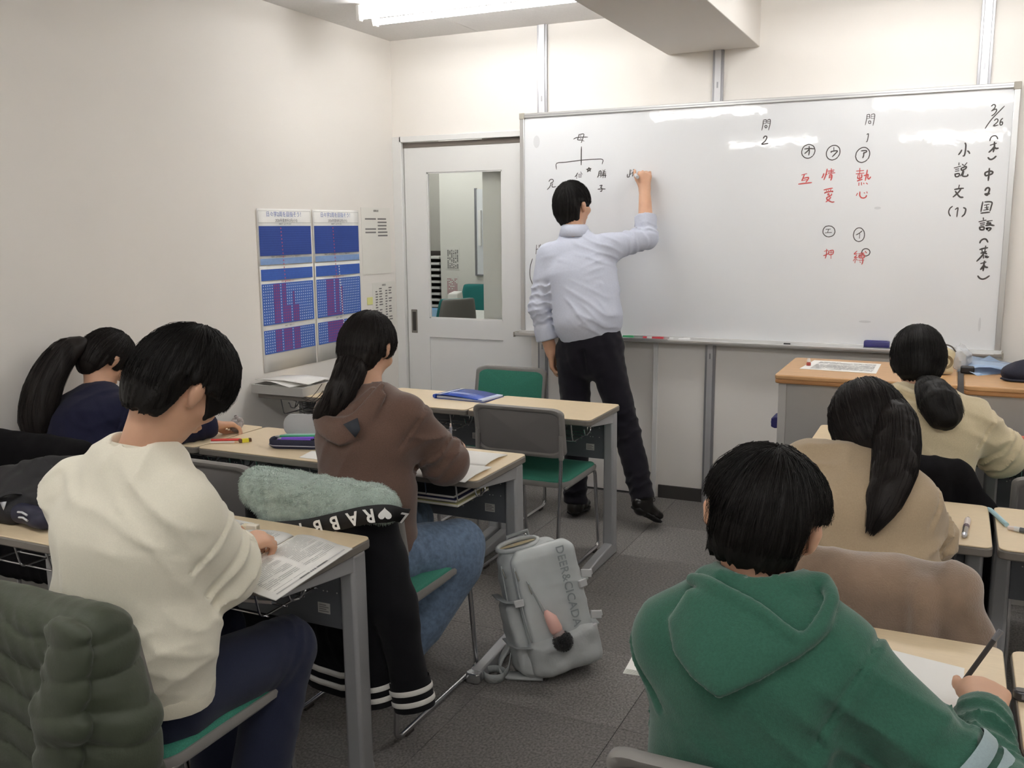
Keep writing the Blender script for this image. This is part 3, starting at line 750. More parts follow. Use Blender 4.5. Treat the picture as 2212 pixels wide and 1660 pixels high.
def hair_cap(C, Rm, sc=1.0, r=(.087, .106, .113), up=.012, line=None, face=True, seed=1, h=.005, lump=.004, extra=None, name='hair', parent=None, mat=None,
             n_str=650, whorl=(0, -.035), lift=.004, tipdown=.012, rs=.0008, fwd=0.0, low=.93, side=None):
    C = V3(C); Rm = np.asarray(Rm); R = max(r) * sc + .05; line = line or {}
    ctr = C + Rm @ V3(0, fwd * sc, up * sc)
    F = Field(C - R - .02, C + R + .02, h)
    F.ell(ctr, V3(r) * sc, Rm, 0)
    F.ell(C + Rm @ V3(0, -.035 + fwd, -.02) * 1.0, V3(r[0] * low, r[1] * .74, r[2] * .93) * sc, Rm, .03)
    def shape(f, X, Y, Z):
        x, y, z = X - C[0], Y - C[1], Z - C[2]
        lx = x * Rm[0, 0] + y * Rm[1, 0] + z * Rm[2, 0]; ly = x * Rm[0, 1] + y * Rm[1, 1] + z * Rm[2, 1]; lz = x * Rm[0, 2] + y * Rm[1, 2] + z * Rm[2, 2]
        zm = hairline(ly / sc, **line) * sc
        if side is not None: zm = np.maximum(zm, np.interp(np.abs(lx) / sc, [.054, .082], [-.2, side]) * sc)
        th = np.arctan2(lx, ly - whorl[1] * sc)
        jag = .006 * sc * np.sin(th * 23 + 3 * np.sin(th * 7 + seed))
        f = np.maximum(f, (zm + jag - lz) * .85)
        rr = np.sqrt(lx ** 2 + (ly - whorl[1] * sc) ** 2)
        w = np.clip(rr / (.05 * sc), 0, 1)
        f = f + lump * w * (.5 * np.sin(th * 17 + 2.5 * np.sin(th * 5 + seed) + lz * 25) + .35 * np.sin(th * 41 + 4 * np.sin(th * 9) + lz * 30))
        return f
    F.fn(shape)
    if extra: extra(F)
    o = field_obj(name, F, mat or mHair, parent, 1)
    # loose strands over the cap
    rg = np.random.default_rng(seed); K = 8; T = 24; rr = V3(r) * sc; n = n_str
    th = rg.uniform(0, 2 * math.pi, (n, 1)); st = rg.uniform(.02, .55, (n, 1)); wob = rg.normal(0, .10, (n, 1)); off = lift * rg.uniform(-.5, .8, (n, 1)); tdn = tipdown * rg.uniform(.2, 1.0, (n, 1))
    t = np.linspace(0, 1, T)[None]; ph = st + t * (2.35 - st); a = th + wob * t
    p = np.stack([np.sin(a) * np.sin(ph) * rr[0], np.cos(a) * np.sin(ph) * rr[1] + whorl[1] * sc * np.cos(ph) * .8, np.cos(ph) * rr[2]], -1)
    q = p + V3(0, fwd, up) * sc; zl = hairline(q[..., 1] / sc, **line)
    if side is not None: zl = np.maximum(zl, np.interp(np.abs(q[..., 0]) / sc, [.054, .082], [-.2, side]))
    below = q[..., 2] < (zl - tdn / 1.0) * sc
    cnt = np.where(below.any(1), below.argmax(1), T)
    w_ = q @ Rm.T + C; dr = p / (np.linalg.norm(p, axis=-1, keepdims=True) + 1e-9) @ Rm.T; shp = np.array(F.F.shape) - 1
    for _ in range(2):
        ii = np.clip(((w_ - F.lo) / F.h).round().astype(int), 0, shp); fv = F.F[ii[..., 0], ii[..., 1], ii[..., 2]]
        w_ = w_ + dr * np.clip(off - fv, -.02, .03)[..., None]
    ok = cnt >= 4; w_ = w_[ok]; cnt = cnt[ok]
    sel = np.clip((np.linspace(0, 1, K)[None] * (cnt[:, None] - 1)).astype(int), 0, T - 1)
    paths = list(w_[np.arange(len(w_))[:, None], sel])
    if paths:
        strands('hair_strands', paths, rs * sc, rs * .35 * sc, mat or mHair, o)['kind'] = 'stuff'
    return o
def tail(name, pts, radii, parent, mat=None, flat=1.0, side=(1, 0, 0), n_str=260, seed=3, ends=.10, rs=.0008, h=.006, tip=1.0):
    """a bound tail of hair: solid core plus strands along it. pts: list of points, radii: list"""
    P = bez(pts, 6); tt = np.linspace(0, 1, len(P)); R = np.interp(tt, np.linspace(0, 1, len(radii)), radii)
    P = np.array([tuple(p) for p in P]); lo = P.min(0) - max(R) - .03; hi = P.max(0) + max(R) + .03
    F = Field(lo, hi, h); sd = unit(side)
    for i in range(len(P) - 1):
        F.seg(P[i], P[i + 1], (R[i] * .93, R[i] * flat * .93), (R[i + 1] * .93, R[i + 1] * flat * .93), sd, .01)
    F.noise(.003, 22, seed, aniso=(1, 1, .15))
    o = field_obj(name, F, mat or mHair, parent, 1)
    rg = np.random.default_rng(seed); paths = []; K = 12; ii = np.linspace(0, len(P) - 1, K)
    T = np.gradient(P, axis=0); T /= np.linalg.norm(T, axis=1, keepdims=True)
    U = sd[None] - T * (T @ sd)[:, None]; U /= np.linalg.norm(U, axis=1, keepdims=True) + 1e-9; W = np.cross(T, U)
    for q in range(int(n_str * 1.7)):
        a = rg.uniform(0, 2 * math.pi); rad = rg.uniform(.75, 1.06); e = rg.uniform(.55, 1.0); wv = rg.normal(0, .12)
        idx = np.clip((ii * (1 - ends * (1 - e))).astype(int), 0, len(P) - 1)
        t = np.linspace(0, 1, K); aa = a + wv * t * 2
        pth = P[idx] + (U[idx] * np.cos(aa)[:, None] + W[idx] * flat * np.sin(aa)[:, None]) * (R[idx] * rad)[:, None]
        pth += T[idx] * (np.maximum(0, t - .8)[:, None] * .12 * rg.uniform(0, 1) * tip)
        paths.append(pth)
    strands('hair_strands', paths, rs, rs * .4, mat or mHair, o)['kind'] = 'stuff'
    return o
def cloth(name, col, var=.06, scale=240, bump=.35, sheen=.25, rough=.92):
    return M(name, col, rough, var=(scale, var), bump=(scale * 2, bump, .0015), sheen=sheen, spec=.2)
# ------------------------------------------------------------------ seated students
def lerp(a, b, t): return V3(a) * (1 - t) + V3(b) * t
GRIP = [(48, 62, 30), (55, 66, 35), (62, 72, 38), (66, 74, 40)]
REST = [(22, 38, 22), (24, 40, 24), (26, 44, 26), (30, 46, 28)]
def box_of(J, pad):
    A = np.array([V3(v) for v in J]); return A.min(0) - pad, A.max(0) + pad
def skin_body(root, J, sc, hands, h=.006):
    keys = ['P', 'W', 'C', 'N', 'HC', 'LS', 'LE', 'LW', 'RS', 'RE', 'RW', 'LK', 'RK', 'LA', 'RA']
    lo, hi = box_of([J[k] for k in keys], .19); lo[2] = max(lo[2], -.01)
    F = Field(lo, hi, h); sd = unit(V3(J['RS']) - V3(J['LS']))
    F.chain([(J['P'], (.125 * sc, .095 * sc)), (J['W'], (.11 * sc, .085 * sc)), (J['C'], (.125 * sc, .09 * sc)), (lerp(J['C'], J['N'], .7), (.09 * sc, .07 * sc))], sd, .04)
    F.seg(J['LS'], J['RS'], .045 * sc, k=.04)
    for s in 'LR':
        F.seg(J[s + 'S'], J[s + 'E'], .044 * sc, .036 * sc, k=.03); F.seg(J[s + 'E'], J[s + 'W'], .037 * sc, .024 * sc, k=.015)
        hp = V3(J['P']) + sd * (.075 if s == 'R' else -.075) * sc
        F.seg(hp, J[s + 'K'], .070 * sc, .050 * sc, k=.04); F.seg(J[s + 'K'], J[s + 'A'], .048 * sc, .032 * sc, k=.02)
        fd = V3(J.get(s + 'F', V3(J[s + 'A']) + V3(0, .09, -.04)))
        F.seg(J[s + 'A'], lerp(J[s + 'A'], fd, .8), .030 * sc, .018 * sc, k=.02)
    L = head(F, J['HC'], J['HR'], sc, lerp(J['N'], J['C'], .1))
    for s, spec in hands.items():
        hand(F, J[s + 'W'], spec['d'], spec['n'], 1 if s == 'R' else -1, spec.get('curl', REST), spec.get('thumb', (.6, .3)), sc, spec.get('spread', .0), spec.get('tcurl', (25, 35)))
    o = field_obj('body', F, mSkin, root, 1); eyes(o, L, sc); return L
def shoe(root, A, T, mat, name='shoe'):
    A = V3(A); T = V3(T); lo, hi = box_of([A, T], .12); lo[2] = -.001; F = Field(lo, hi, .006)
    d = unit(T - A); n = unit(np.cross(np.cross(d, V3(0, 0, 1)), d)); s = np.cross(d, n)
    h0 = A - d * .035 - n * .02; F.chain([(h0, (.033, .035)), (lerp(h0, T, .55), (.042, .032)), (T, (.040, .024))], s, .02)
    F.seg(A + n * .02, A - n * .03, .042, .04, k=.02)
    o = field_obj(name, F, mat, root, 1)
    so = Field(lo, hi, .006); q = -n * .028
    so.chain([(h0 + q, (.036, .012)), (lerp(h0, T, .6) + q, (.046, .012)), (T + d * .012 + q * .9, (.042, .012))], s, .01)
    field_obj('sole', so, M('shoe_sole', '1a1a1b', .7), o, 1)
    return o
def pants(root, J, sc, mat, r=(.105, .085, .075), name='trousers', fold=.004, seed=2, hem=None, extra=None, hip=(.165, .125)):
    lo, hi = box_of([J[k] for k in ('P', 'LK', 'RK', 'LA', 'RA')], .2); lo[2] = max(lo[2], .0); F = Field(lo, hi, .0075)
    sd = unit(V3(J['RS']) - V3(J['LS'])); sd[2] = 0
    F.seg(V3(J['P']) + V3(0, -.015, -.03), V3(J['P']) + V3(0, 0, .10), (hip[0] * sc, hip[1] * sc), (hip[0] * .93 * sc, hip[1] * .9 * sc), sd, .04)
    for s in 'LR':
        hp = V3(J['P']) + sd * (.082 if s == 'R' else -.082) * sc
        F.seg(hp, J[s + 'K'], r[0] * sc, r[1] * sc, k=.03); F.seg(J[s + 'K'], J[s + 'A'], r[1] * .95 * sc, r[2] * sc, k=.02)
        F.rings(lerp(hp, J[s + 'K'], .72), lerp(J[s + 'K'], J[s + 'A'], .12), .13, 3, fold, skew=.3)
        u = unit(V3(J[s + 'A']) - V3(J[s + 'K'])); F.cut(V3(J[s + 'A']) + u * .005, u, R=.16)
    F.noise(fold * .4, 4, seed, oct=1); F.wrinkle((.3, 1, .5), .06, fold * 1.2, seed, .1)
    if extra: extra(F)
    return field_obj(name, F, mat, root, 2)
def top(root, J, sc, mat, name, tw, sl=(.075, .068, .052), h=.0065, fold=.005, seed=4, hem=True, neck_r=.066, cuff=True, extra=None, shoulder=.062, nscale=6, neck_cut=True, smooth=1, seam=.12):
    """tw: radii (w,d) at pelvis, waist, chest, upper chest"""
    lo, hi = box_of([J[k] for k in ('P', 'C', 'N', 'LS', 'LE', 'LW', 'RS', 'RE', 'RW')], .19)
    F = Field(lo, hi, h); sd = unit(V3(J['RS']) - V3(J['LS'])); N = V3(J['N'])
    up = unit(N - V3(J['C']))
    PB = V3(J.get('hem', J['P']))
    F.chain([(PB, tw[0]), (J['W'], tw[1]), (J['C'], tw[2]), (lerp(J['C'], J['N'], .62), tw[3])], sd, .05)
    F.seg(lerp(J['LS'], J['RS'], .06), lerp(J['RS'], J['LS'], .06), shoulder * sc, k=.05)
    F.seg(lerp(J['LS'], J['RS'], .10), N + (-up) * .012 - sd * .03, .056 * sc, .062 * sc, k=.045); F.seg(lerp(J['RS'], J['LS'], .10), N - up * .012 + sd * .03, .056 * sc, .062 * sc, k=.045)
    for s in 'LR':
        S, E, W = V3(J[s + 'S']), V3(J[s + 'E']), V3(J[s + 'W'])
        F.seg(S, E, sl[0] * .84 * sc, sl[1] * sc, k=.04); F.seg(E, lerp(E, W, .86), sl[1] * sc, sl[2] * sc, k=.03)
        if fold:
            F.rings(lerp(S, E, .55), lerp(S, E, 1.12), .12, 2.5, fold, phase=seed, skew=.35)
            F.rings(lerp(E, W, .1), lerp(E, W, .9), .11, 4, fold * 1.1, phase=seed * 2, skew=.25)
    dn = unit(PB - V3(J['W']))
    F.cut(PB + dn * .035, dn, c=PB + dn * .12, R=.3)
    if fold:
        F.noise(fold * .35, 3.2, seed, aniso=(1, 1, .6), oct=1)
        F.wrinkle((.25, .2, 1), .075, fold * 1.3, seed + 1, .15); F.wrinkle((.7, .0, .8), .06, fold * 1.0, seed + 2, .35); F.wrinkle((-.7, .0, .75), .065, fold * 1.0, seed + 3, .35)
    if extra: extra(F)
    for s in 'LR':
        S, E = V3(J[s + 'S']), V3(J[s + 'E']); u = unit(unit(E - S) + sd * (.5 if s == 'R' else -.5)); F.groove(lerp(S, E, seam), u, lerp(S, E, seam), .12, .0045, .0065)
    for s in 'LR':
        E, W = V3(J[s + 'E']), V3(J[s + 'W']); u = unit(W - E)
        if cuff: F.seg(lerp(E, W, .84), lerp(E, W, .97), sl[2] * .80 * sc, sl[2] * .74 * sc, k=.006)
        F.cut(W + u * .002, u, R=.1); F.seg(W - u * .02, W + u * .05, .030 * sc, .030 * sc, k=.002, op='s')
    if neck_cut: F.seg(N - up * .01, N + up * .12, (neck_r - .008) * sc, neck_r * 1.05 * sc, k=.004, op='s')
    return field_obj(name, F, mat, root, smooth)
def ring(F, c, ax, r, th, k=.01, n=16, side=(1, 0, 0), sq=1.0, a0=0, a1=360):
    ax = unit(ax); s = unit(V3(side) - ax * (V3(side) @ ax)); t = np.cross(ax, s)
    pts = [V3(c) + s * math.cos(math.radians(a)) * r + t * math.sin(math.radians(a)) * r * sq for a in np.linspace(a0, a1, n + 1)]
    for a, b in zip(pts[:-1], pts[1:]): F.seg(a, b, th, th, k=k)
def band(root, name, c, ax, rw, rd, hgt, mat, side=(1, 0, 0), n=36, wob=.0):   # a knitted band / stripe round a tube of cloth
    ax = unit(ax); s = unit(V3(side) - ax * (V3(side) @ ax)); t = np.cross(ax, s); P = []
    for i in range(n):
        a = 2 * math.pi * i / n; o = s * math.cos(a) * rw + t * math.sin(a) * rd
        P.append([tuple(V3(c) + o * .985 - ax * hgt / 2), tuple(V3(c) + o * (1 + wob) - ax * hgt * .35), tuple(V3(c) + o * (1 + wob) + ax * hgt * .35), tuple(V3(c) + o * .985 + ax * hgt / 2)])
    return obj(name, MB().grid(P, True), mat, root, smooth=180)
def person(label, loc): return thing('person', label, 'person', (loc[0], loc[1], 0))
mShoeD = M('shoe_black', '18171a', .55)
mJeanD = cloth('dark_denim', '23273a', .10, 500, .4, .1)
# ---- student in the white sweatshirt
def white_boy():
    J = dict(P=(-1.60, 1.44, .515), hem=(-1.585, 1.40, .585), W=(-1.57, 1.385, .70), C=(-1.555, 1.395, .90), N=(-1.540, 1.415, 1.065), HC=(-1.475, 1.475, 1.222), HR=rotm(-.12, .62, .18),
             LS=(-1.735, 1.41, .965), LE=(-1.80, 1.55, .80), LW=(-1.76, 1.78, .765), RS=(-1.425, 1.405, .955), RE=(-1.448, 1.525, .795), RW=(-1.538, 1.692, .778),
             LK=(-1.72, 1.78, .49), RK=(-1.468, 1.755, .50), LA=(-1.70, 1.74, .09), RA=(-1.49, 1.62, .10), RF=(-1.47, 1.74, .045))
    r = person('student in a white sweatshirt bent over the open workbook', J['P'])
    skin_body(r, J, .98, {'R': dict(d=(.10, .99, -.02), n=(.20, .1, .97), curl=[(30, 62, 35), (32, 66, 38), (36, 70, 40), (40, 72, 42)], thumb=(.75, .2), tcurl=(10, 20)), 'L': dict(d=(.3, .9, -.1), n=(-.2, 0, 1))})
    mw = cloth('white_fleece_cotton', 'e6e1cf', .025, 300, .25, .3)
    def ex(F):
        N = V3(J['N'])
        ring(F, N + V3(.004, .006, -.004), V3(.05, .22, .97), .066, .010, .012)
        for a, b, q in (((-1.44, 1.325, .90), (-1.50, 1.285, .74), .006), ((-1.45, 1.30, .78), (-1.58, 1.262, .62), .008), ((-1.42, 1.34, .72), (-1.52, 1.275, .60), .008), ((-1.41, 1.36, .63), (-1.56, 1.27, .56), .007), ((-1.62, 1.268, .90), (-1.61, 1.262, .76), .005)):
            F.fold(a, b, q * 1.3)
    t = top(r, J, 1.0, mw, 'sweatshirt', [(.185, .135), (.187, .135), (.180, .130), (.13, .10)], (.088, .086, .048), fold=.006, seed=5, extra=ex, shoulder=.066, seam=.42)
    band(t, 'collar_rib', V3(J['N']) + V3(.004, .004, .010), V3(.05, .25, .97), .070, .068, .030, cloth('white_rib', 'dcd6c3', .03, 500, .5), wob=.02)
    band(t, 'hem_rib', V3(J['hem']) + V3(0, 0, -.030), (.05, .08, 1), .184, .136, .05, cloth('white_rib', 'dcd6c3', .03, 500, .5), side=(1, 0, 0))
    pants(r, J, 1.0, mJeanD, (.092, .078, .072), fold=.003)
    shoe(r, (-1.70, 1.74, .075), (-1.70, 1.90, .045), mShoeD); shoe(r, (-1.49, 1.62, .08), (-1.47, 1.78, .045), mShoeD)
    hair_cap(J['HC'], J['HR'], .98, r=(.098, .116, .114), up=.016, line=dict(back=-.104, ear=.002, front=-.012), seed=4, parent=r, n_str=1700, whorl=(0, -.045), lift=.005, tipdown=.014, fwd=.006, h=.004, rs=.0007, low=.84, side=.004)
white_boy()
# ---- student in the brown hoodie
def brown_girl():
    J = dict(P=(-1.655, 2.45, .50), hem=(-1.66, 2.43, .54), W=(-1.665, 2.42, .70), C=(-1.68, 2.455, .875), N=(-1.695, 2.50, 1.005), HC=(-1.735, 2.565, 1.158), HR=rotm(.05, .42, -.02),
             LS=(-1.825, 2.485, .935), LE=(-1.86, 2.62, .775), LW=(-1.80, 2.84, .768), RS=(-1.535, 2.475, .955), RE=(-1.475, 2.60, .785), RW=(-1.540, 2.775, .788),
             LK=(-1.75, 2.82, .49), RK=(-1.475, 2.68, .475), LA=(-1.74, 2.78, .09), RA=(-1.585, 2.46, .17), RF=(-1.59, 2.54, .05))
    r = person('ponytailed student in a brown hoodie and loose jeans writing in a notebook', J['P'])
    skin_body(r, J, .93, {'R': dict(d=(-.28, .93, .0), n=(.45, .1, .88), curl=GRIP, thumb=(.85, .35), tcurl=(15, 20)), 'L': dict(d=(.3, .9, -.1), n=(-.2, 0, 1))})
    mb = cloth('brown_fleece', '614b41', .10, 260, .45, .3)
    def ex(F):
        for a, b, q in (((-1.56, 2.37, .84), (-1.62, 2.335, .64), .007), ((-1.56, 2.345, .76), (-1.70, 2.325, .66), .006), ((-1.53, 2.40, .70), (-1.57, 2.36, .58), .007)):
            F.fold(a, b, q * 1.3)
        # hood lying on the back
        ys = lambda x, z: 2.333 + np.maximum(0, z - .87) * .6 + .122 * (1 - np.sqrt(1 - np.minimum(.9, ((x + 1.68) / .18) ** 2)))
        F.hood([(-1.845, .972), (-1.838, .93), (-1.774, .903), (-1.674, .880), (-1.607, .911), (-1.588, .966), (-1.573, 1.03), (-1.60, 1.055), (-1.625, 1.02), (-1.663, .966), (-1.736, .954), (-1.798, .962)], ys, .020, .034,
               rim=[(-1.845, 2.435, .985), (-1.80, 2.385, .962), (-1.736, 2.352, .950), (-1.663, 2.352, .962), (-1.618, 2.395, 1.018), (-1.60, 2.435, 1.055)], rr=.010)
        for o, zz in ((.012, .018), (.026, .034)):
            R_ = [(-1.835 + o, 2.445 + o * .4, .985 + zz * .6), (-1.80 + o * .5, 2.40 + o, .962 + zz), (-1.736, 2.365 + o, .950 + zz), (-1.663 - o * .4, 2.367 + o, .962 + zz), (-1.622 - o * .5, 2.41 + o, 1.018 + zz * .7)]
            for p, q in zip(R_[:-1], R_[1:]): F.seg(p, q, .009, k=.006)
    top_o = top(r, J, .97, mb, 'hoodie', [(.165, .125), (.158, .120), (.165, .122), (.12, .09)], (.075, .076, .044), fold=.006, seed=9, extra=ex, shoulder=.058)
    obj('lining_patch', MB().add([(-1.662, 2.309, .950), (-1.622, 2.327, .970), (-1.606, 2.316, .938), (-1.617, 2.304, .914)], [(0, 1, 2, 3)]), M('dark_teal_patch', '2b2f37', .8), top_o, solid=.004)
    def ex2(F):
        F.seg((-1.53, 2.56, .46), (-1.475, 2.66, .43), .10, .095, k=.03); F.seg((-1.475, 2.66, .40), (-1.54, 2.53, .24), .085, .080, k=.02)
    pants(r, J, .95, cloth('faded_denim', '62748b', .22, 60, .5, .1), (.098, .090, .088), fold=.005, seed=12, extra=ex2, name='jeans')
    pk = MB(); 
    shoe(r, (-1.74, 2.78, .075), (-1.74, 2.93, .045), mShoeD); shoe(r, (-1.585, 2.45, .12), (-1.59, 2.57, .045), mShoeD)
    hc = hair_cap(J['HC'], J['HR'], .93, r=(.092, .112, .113), up=.012, line=dict(back=-.11, ear=-.045, front=.03), seed=14, parent=r, n_str=1300, whorl=(0, -.02), lift=.003, tipdown=.012, mat=mHair2, lump=.0025)
    tail('ponytail', [(-1.735, 2.475, 1.11), (-1.73, 2.425, 1.06), (-1.745, 2.395, 1.00), (-1.79, 2.395, .955), (-1.835, 2.42, .935)], [.055, .050, .050, .040, .016], r, mHair2, flat=.85, n_str=320, seed=6, ends=.3)
    rg = np.random.default_rng(5); ps = []
    for i in range(9):
        a = V3(-1.79 + rg.normal(0, .015), 2.40, 1.02 + rg.normal(0, .02)); b = a + V3(-.09 - rg.uniform(0, .04), .01, -.03 + rg.normal(0, .02)); t = np.linspace(0, 1, 7)[:, None]
        ps.append(a * (1 - t) + b * t + V3(0, 0, -.05) * (t * (1 - t)) * 2)
    strands('loose_strands', ps, .0012, .0005, mHair2, r)['kind'] = 'stuff'
brown_girl()
# ---- long-haired student in navy by the wall
def navy_girl():
    J = dict(P=(-2.920, 2.44, .50), hem=(-2.920, 2.43, .54), W=(-2.940, 2.43, .68), C=(-2.960, 2.49, .80), N=(-2.990, 2.56, .905), HC=(-3.015, 2.635, 1.045), HR=rotm(-.1, .75, .05),
             LS=(-3.095, 2.52, .845), LE=(-3.100, 2.68, .77), LW=(-2.920, 2.86, .77), RS=(-2.830, 2.52, .85), RE=(-2.730, 2.62, .77), RW=(-2.635, 2.80, .768),
             LK=(-2.990, 2.80, .49), RK=(-2.830, 2.80, .49), LA=(-2.990, 2.76, .09), RA=(-2.830, 2.76, .09))
    r = person('student in a navy top with very long ponytail, sitting by the wall', J['P'])
    skin_body(r, J, .93, {'R': dict(d=(.2, .95, -.12), n=(-.2, .1, .95), curl=[(28, 45, 30)] * 4, thumb=(.7, .3)), 'L': dict(d=(.3, .9, -.1), n=(-.2, 0, 1))})
    mn = cloth('navy_knit', '1a1b31', .10, 260, .4, .06)
    top(r, J, .95, mn, 'navy_sweatshirt', [(.165, .125), (.165, .13), (.165, .125), (.12, .09)], (.072, .070, .050), fold=.004, seed=3)
    pants(r, J, .93, M('black_trousers', '16161a', .85), (.085, .075, .07))
    for a in (-2.99, -2.83): shoe(r, (a, 2.76, .075), (a, 2.90, .045), mShoeD)
    hair_cap(J['HC'], J['HR'], .95, r=(.090, .112, .110), up=.012, line=dict(back=-.128, ear=-.045, front=.02), seed=21, parent=r, n_str=1100, whorl=(0, .01), lift=.003, lump=.0025, mat=mHair2)
    tail('ponytail', [(-3.045, 2.55, 1.105), (-3.068, 2.49, 1.085), (-3.090, 2.43, 1.01), (-3.105, 2.39, .92), (-3.110, 2.37, .83), (-3.080, 2.36, .73)], [.040, .062, .074, .078, .076, .046], r, mHair2, flat=.75, n_str=420, seed=8, ends=.15)
navy_girl()
# ---- student in the green hoodie
def green_boy():
    J = dict(P=(-.225, 1.44, .50), hem=(-.225, 1.42, .54), W=(-.232, 1.40, .70), C=(-.245, 1.405, .845), N=(-.250, 1.448, .965), HC=(-.258, 1.505, 1.076), HR=rotm(.06, .20, .17),
             LS=(-.375, 1.40, .885), LE=(-.365, 1.50, .755), LW=(-.28, 1.70, .770), RS=(-.120, 1.395, .895), RE=(.066, 1.365, .748), RW=(.088, 1.552, .788),
             LK=(-.29, 1.80, .49), RK=(-.12, 1.80, .49), LA=(-.29, 1.76, .09), RA=(-.12, 1.76, .09))
    r = person('student in a green hoodie writing with a black pencil', J['P'])
    skin_body(r, J, .97, {'R': dict(d=(.02, .98, .0), n=(.10, .10, .98), curl=[(38, 62, 32), (44, 68, 36), (50, 72, 40), (56, 74, 42)], thumb=(.72, .05), tcurl=(5, 14)), 'L': dict(d=(.3, .9, -.1), n=(-.2, 0, 1))}, h=.005)
    mg = cloth('green_fleece', '2d5747', .10, 240, .5, .3)
    def ex(F):
        for a, b, q in (((-.12, 1.30, .80), (-.19, 1.272, .66), .007), ((-.34, 1.32, .78), (-.28, 1.277, .64), .007), ((-.10, 1.31, .74), (-.21, 1.270, .64), .006)):
            F.fold(a, b, q * 1.3)
        for a, b in (((-.350, 1.35, .89), (-.345, 1.32, .72)), ((-.130, 1.335, .90), (-.115, 1.33, .76))): F.seg(a, b, .004, k=.010, op='s')
        # hood lying on the back: panels meeting in a seam that ends in a point, rolled rim at the opening
        ys = lambda x, z: 1.287 + np.maximum(0, z - .86) * .65 + .118 * (1 - np.sqrt(1 - np.minimum(.9, ((x + .245) / .18) ** 2)))
        F.hood([(-.344, .988), (-.368, .941), (-.350, .906), (-.314, .884), (-.269, .868), (-.214, .900), (-.162, .934), (-.129, .965), (-.133, .980), (-.147, .968), (-.164, .950), (-.191, .962), (-.234, .984), (-.292, .998)], ys, .024, .034,
               rim=[(-.345, 1.385, .992), (-.318, 1.362, 1.0), (-.292, 1.345, .999), (-.234, 1.328, .985), (-.191, 1.318, .962), (-.164, 1.322, .950), (-.145, 1.345, .970), (-.135, 1.385, .995), (-.150, 1.43, 1.005)], rr=.010, seam=[(-.246, 1.288, .975), (-.254, 1.248, .925), (-.268, 1.226, .872)])
        F.seg((-.330, 1.42, .985), (-.300, 1.39, 1.0), .018, .014, k=.015); F.seg((-.19, 1.40, 1.0), (-.165, 1.43, 1.0), .014, .016, k=.015)
    t = top(r, J, 1.0, mg, 'green_hoodie', [(.165, .130), (.163, .126), (.160, .118), (.115, .085)], (.074, .068, .042), fold=.006, seed=17, extra=ex, shoulder=.054, h=.0055, neck_r=.07)
    ms = cloth('grey_blue_stripe', '8fa0a3', .05, 300, .4)
    S, E = V3(J['RS']), V3(J['RE'])
    for q, hgt in ((.85, .024), (.99, .024)): band(t, 'sleeve_stripe', lerp(S, E, q), E - S, .0785, .0785, hgt, ms, wob=.012)
    mp = M('white_piping', 'e8e8e2', .8)
    obj('shoulder_piping', MB().tube(bez([(-.160, 1.385, .972), (-.130, 1.39, .968), (-.095, 1.395, .953), (-.068, 1.40, .930)], 6), .0045, 6), mp, t)
    obj('shoulder_piping', MB().tube(bez([(-.345, 1.40, .962), (-.378, 1.40, .954), (-.408, 1.40, .935)], 6), .0045, 6), mp, t)
    pants(r, J, .97, M('black_trousers'), (.09, .078, .07))
    for a in (-.29, -.10): shoe(r, (a, 1.76, .075), (a, 1.92, .045), mShoeD)
    hair_cap(J['HC'], J['HR'], .97, r=(.104, .113, .108), up=.008, line=dict(back=-.082, ear=.0, front=.02), seed=31, parent=r, n_str=2000, whorl=(0, -.03), lift=.005, tipdown=.016, h=.004, rs=.0007, low=.74, side=.012)
green_boy()
# ---- student in the tan sweatshirt
def tan_girl():
    J = dict(P=(-.165, 2.36, .50), hem=(-.165, 2.34, .54), W=(-.165, 2.315, .68), C=(-.180, 2.375, .835), N=(-.205, 2.455, .945), HC=(-.178, 2.530, 1.030), HR=rotm(.25, .62, -.15),
             LS=(-.315, 2.43, .925), LE=(-.36, 2.60, .785), LW=(-.27, 2.78, .765), RS=(-.070, 2.405, .870), RE=(-.030, 2.48, .765), RW=(-.07, 2.70, .772),
             LK=(-.25, 2.78, .49), RK=(-.08, 2.78, .49), LA=(-.25, 2.74, .09), RA=(-.08, 2.74, .09))
    r = person('student in a tan sweatshirt with long hair in a side tail', J['P'])
    skin_body(r, J, .94, {'R': dict(d=(-.1, .95, -.12), n=(-.1, .1, .95), curl=GRIP), 'L': dict(d=(.3, .9, -.1), n=(-.2, 0, 1))})
    mt = cloth('tan_cotton', 'a8957b', .05, 300, .3, .25)
    def ex(F):
        N = V3(J['N']); ring(F, N + V3(0, .0, .0), (0, .45, .9), .064, .012, .012)
        for z, q in ((.905, .005), (.875, .006), (.84, .005)): F.seg((-.29, 2.34, z), (-.13, 2.325, z - .01), q, q * .5, k=.025)
        for a, b, q in (((-.06, 2.31, .80), (-.12, 2.235, .66), .007), ((-.05, 2.32, .73), (-.16, 2.20, .66), .006)): F.fold(a, b, q * 1.3)
    top(r, J, .97, mt, 'tan_sweatshirt', [(.175, .130), (.175, .130), (.172, .125), (.12, .09)], (.078, .074, .052), fold=.0065, seed=23, extra=ex)
    pants(r, J, .95, M('black_trousers'), (.09, .078, .07))
    for a in (-.25, -.08): shoe(r, (a, 2.74, .075), (a, 2.90, .045), mShoeD)
    hair_cap(J['HC'], J['HR'], .95, r=(.100, .118, .118), up=.012, line=dict(back=-.115, ear=-.06, front=.01), seed=41, parent=r, n_str=1400, whorl=(0, .03), lift=.003, lump=.0025, mat=mHair2)
    tail('ponytail', [(-.155, 2.530, 1.085), (-.120, 2.465, 1.070), (-.104, 2.400, 1.025), (-.102, 2.325, .965), (-.116, 2.260, .905), (-.138, 2.220, .845)], [.040, .052, .054, .050, .038, .004], r, mHair2, flat=.75, n_str=420, seed=18, ends=.12)
tan_girl()
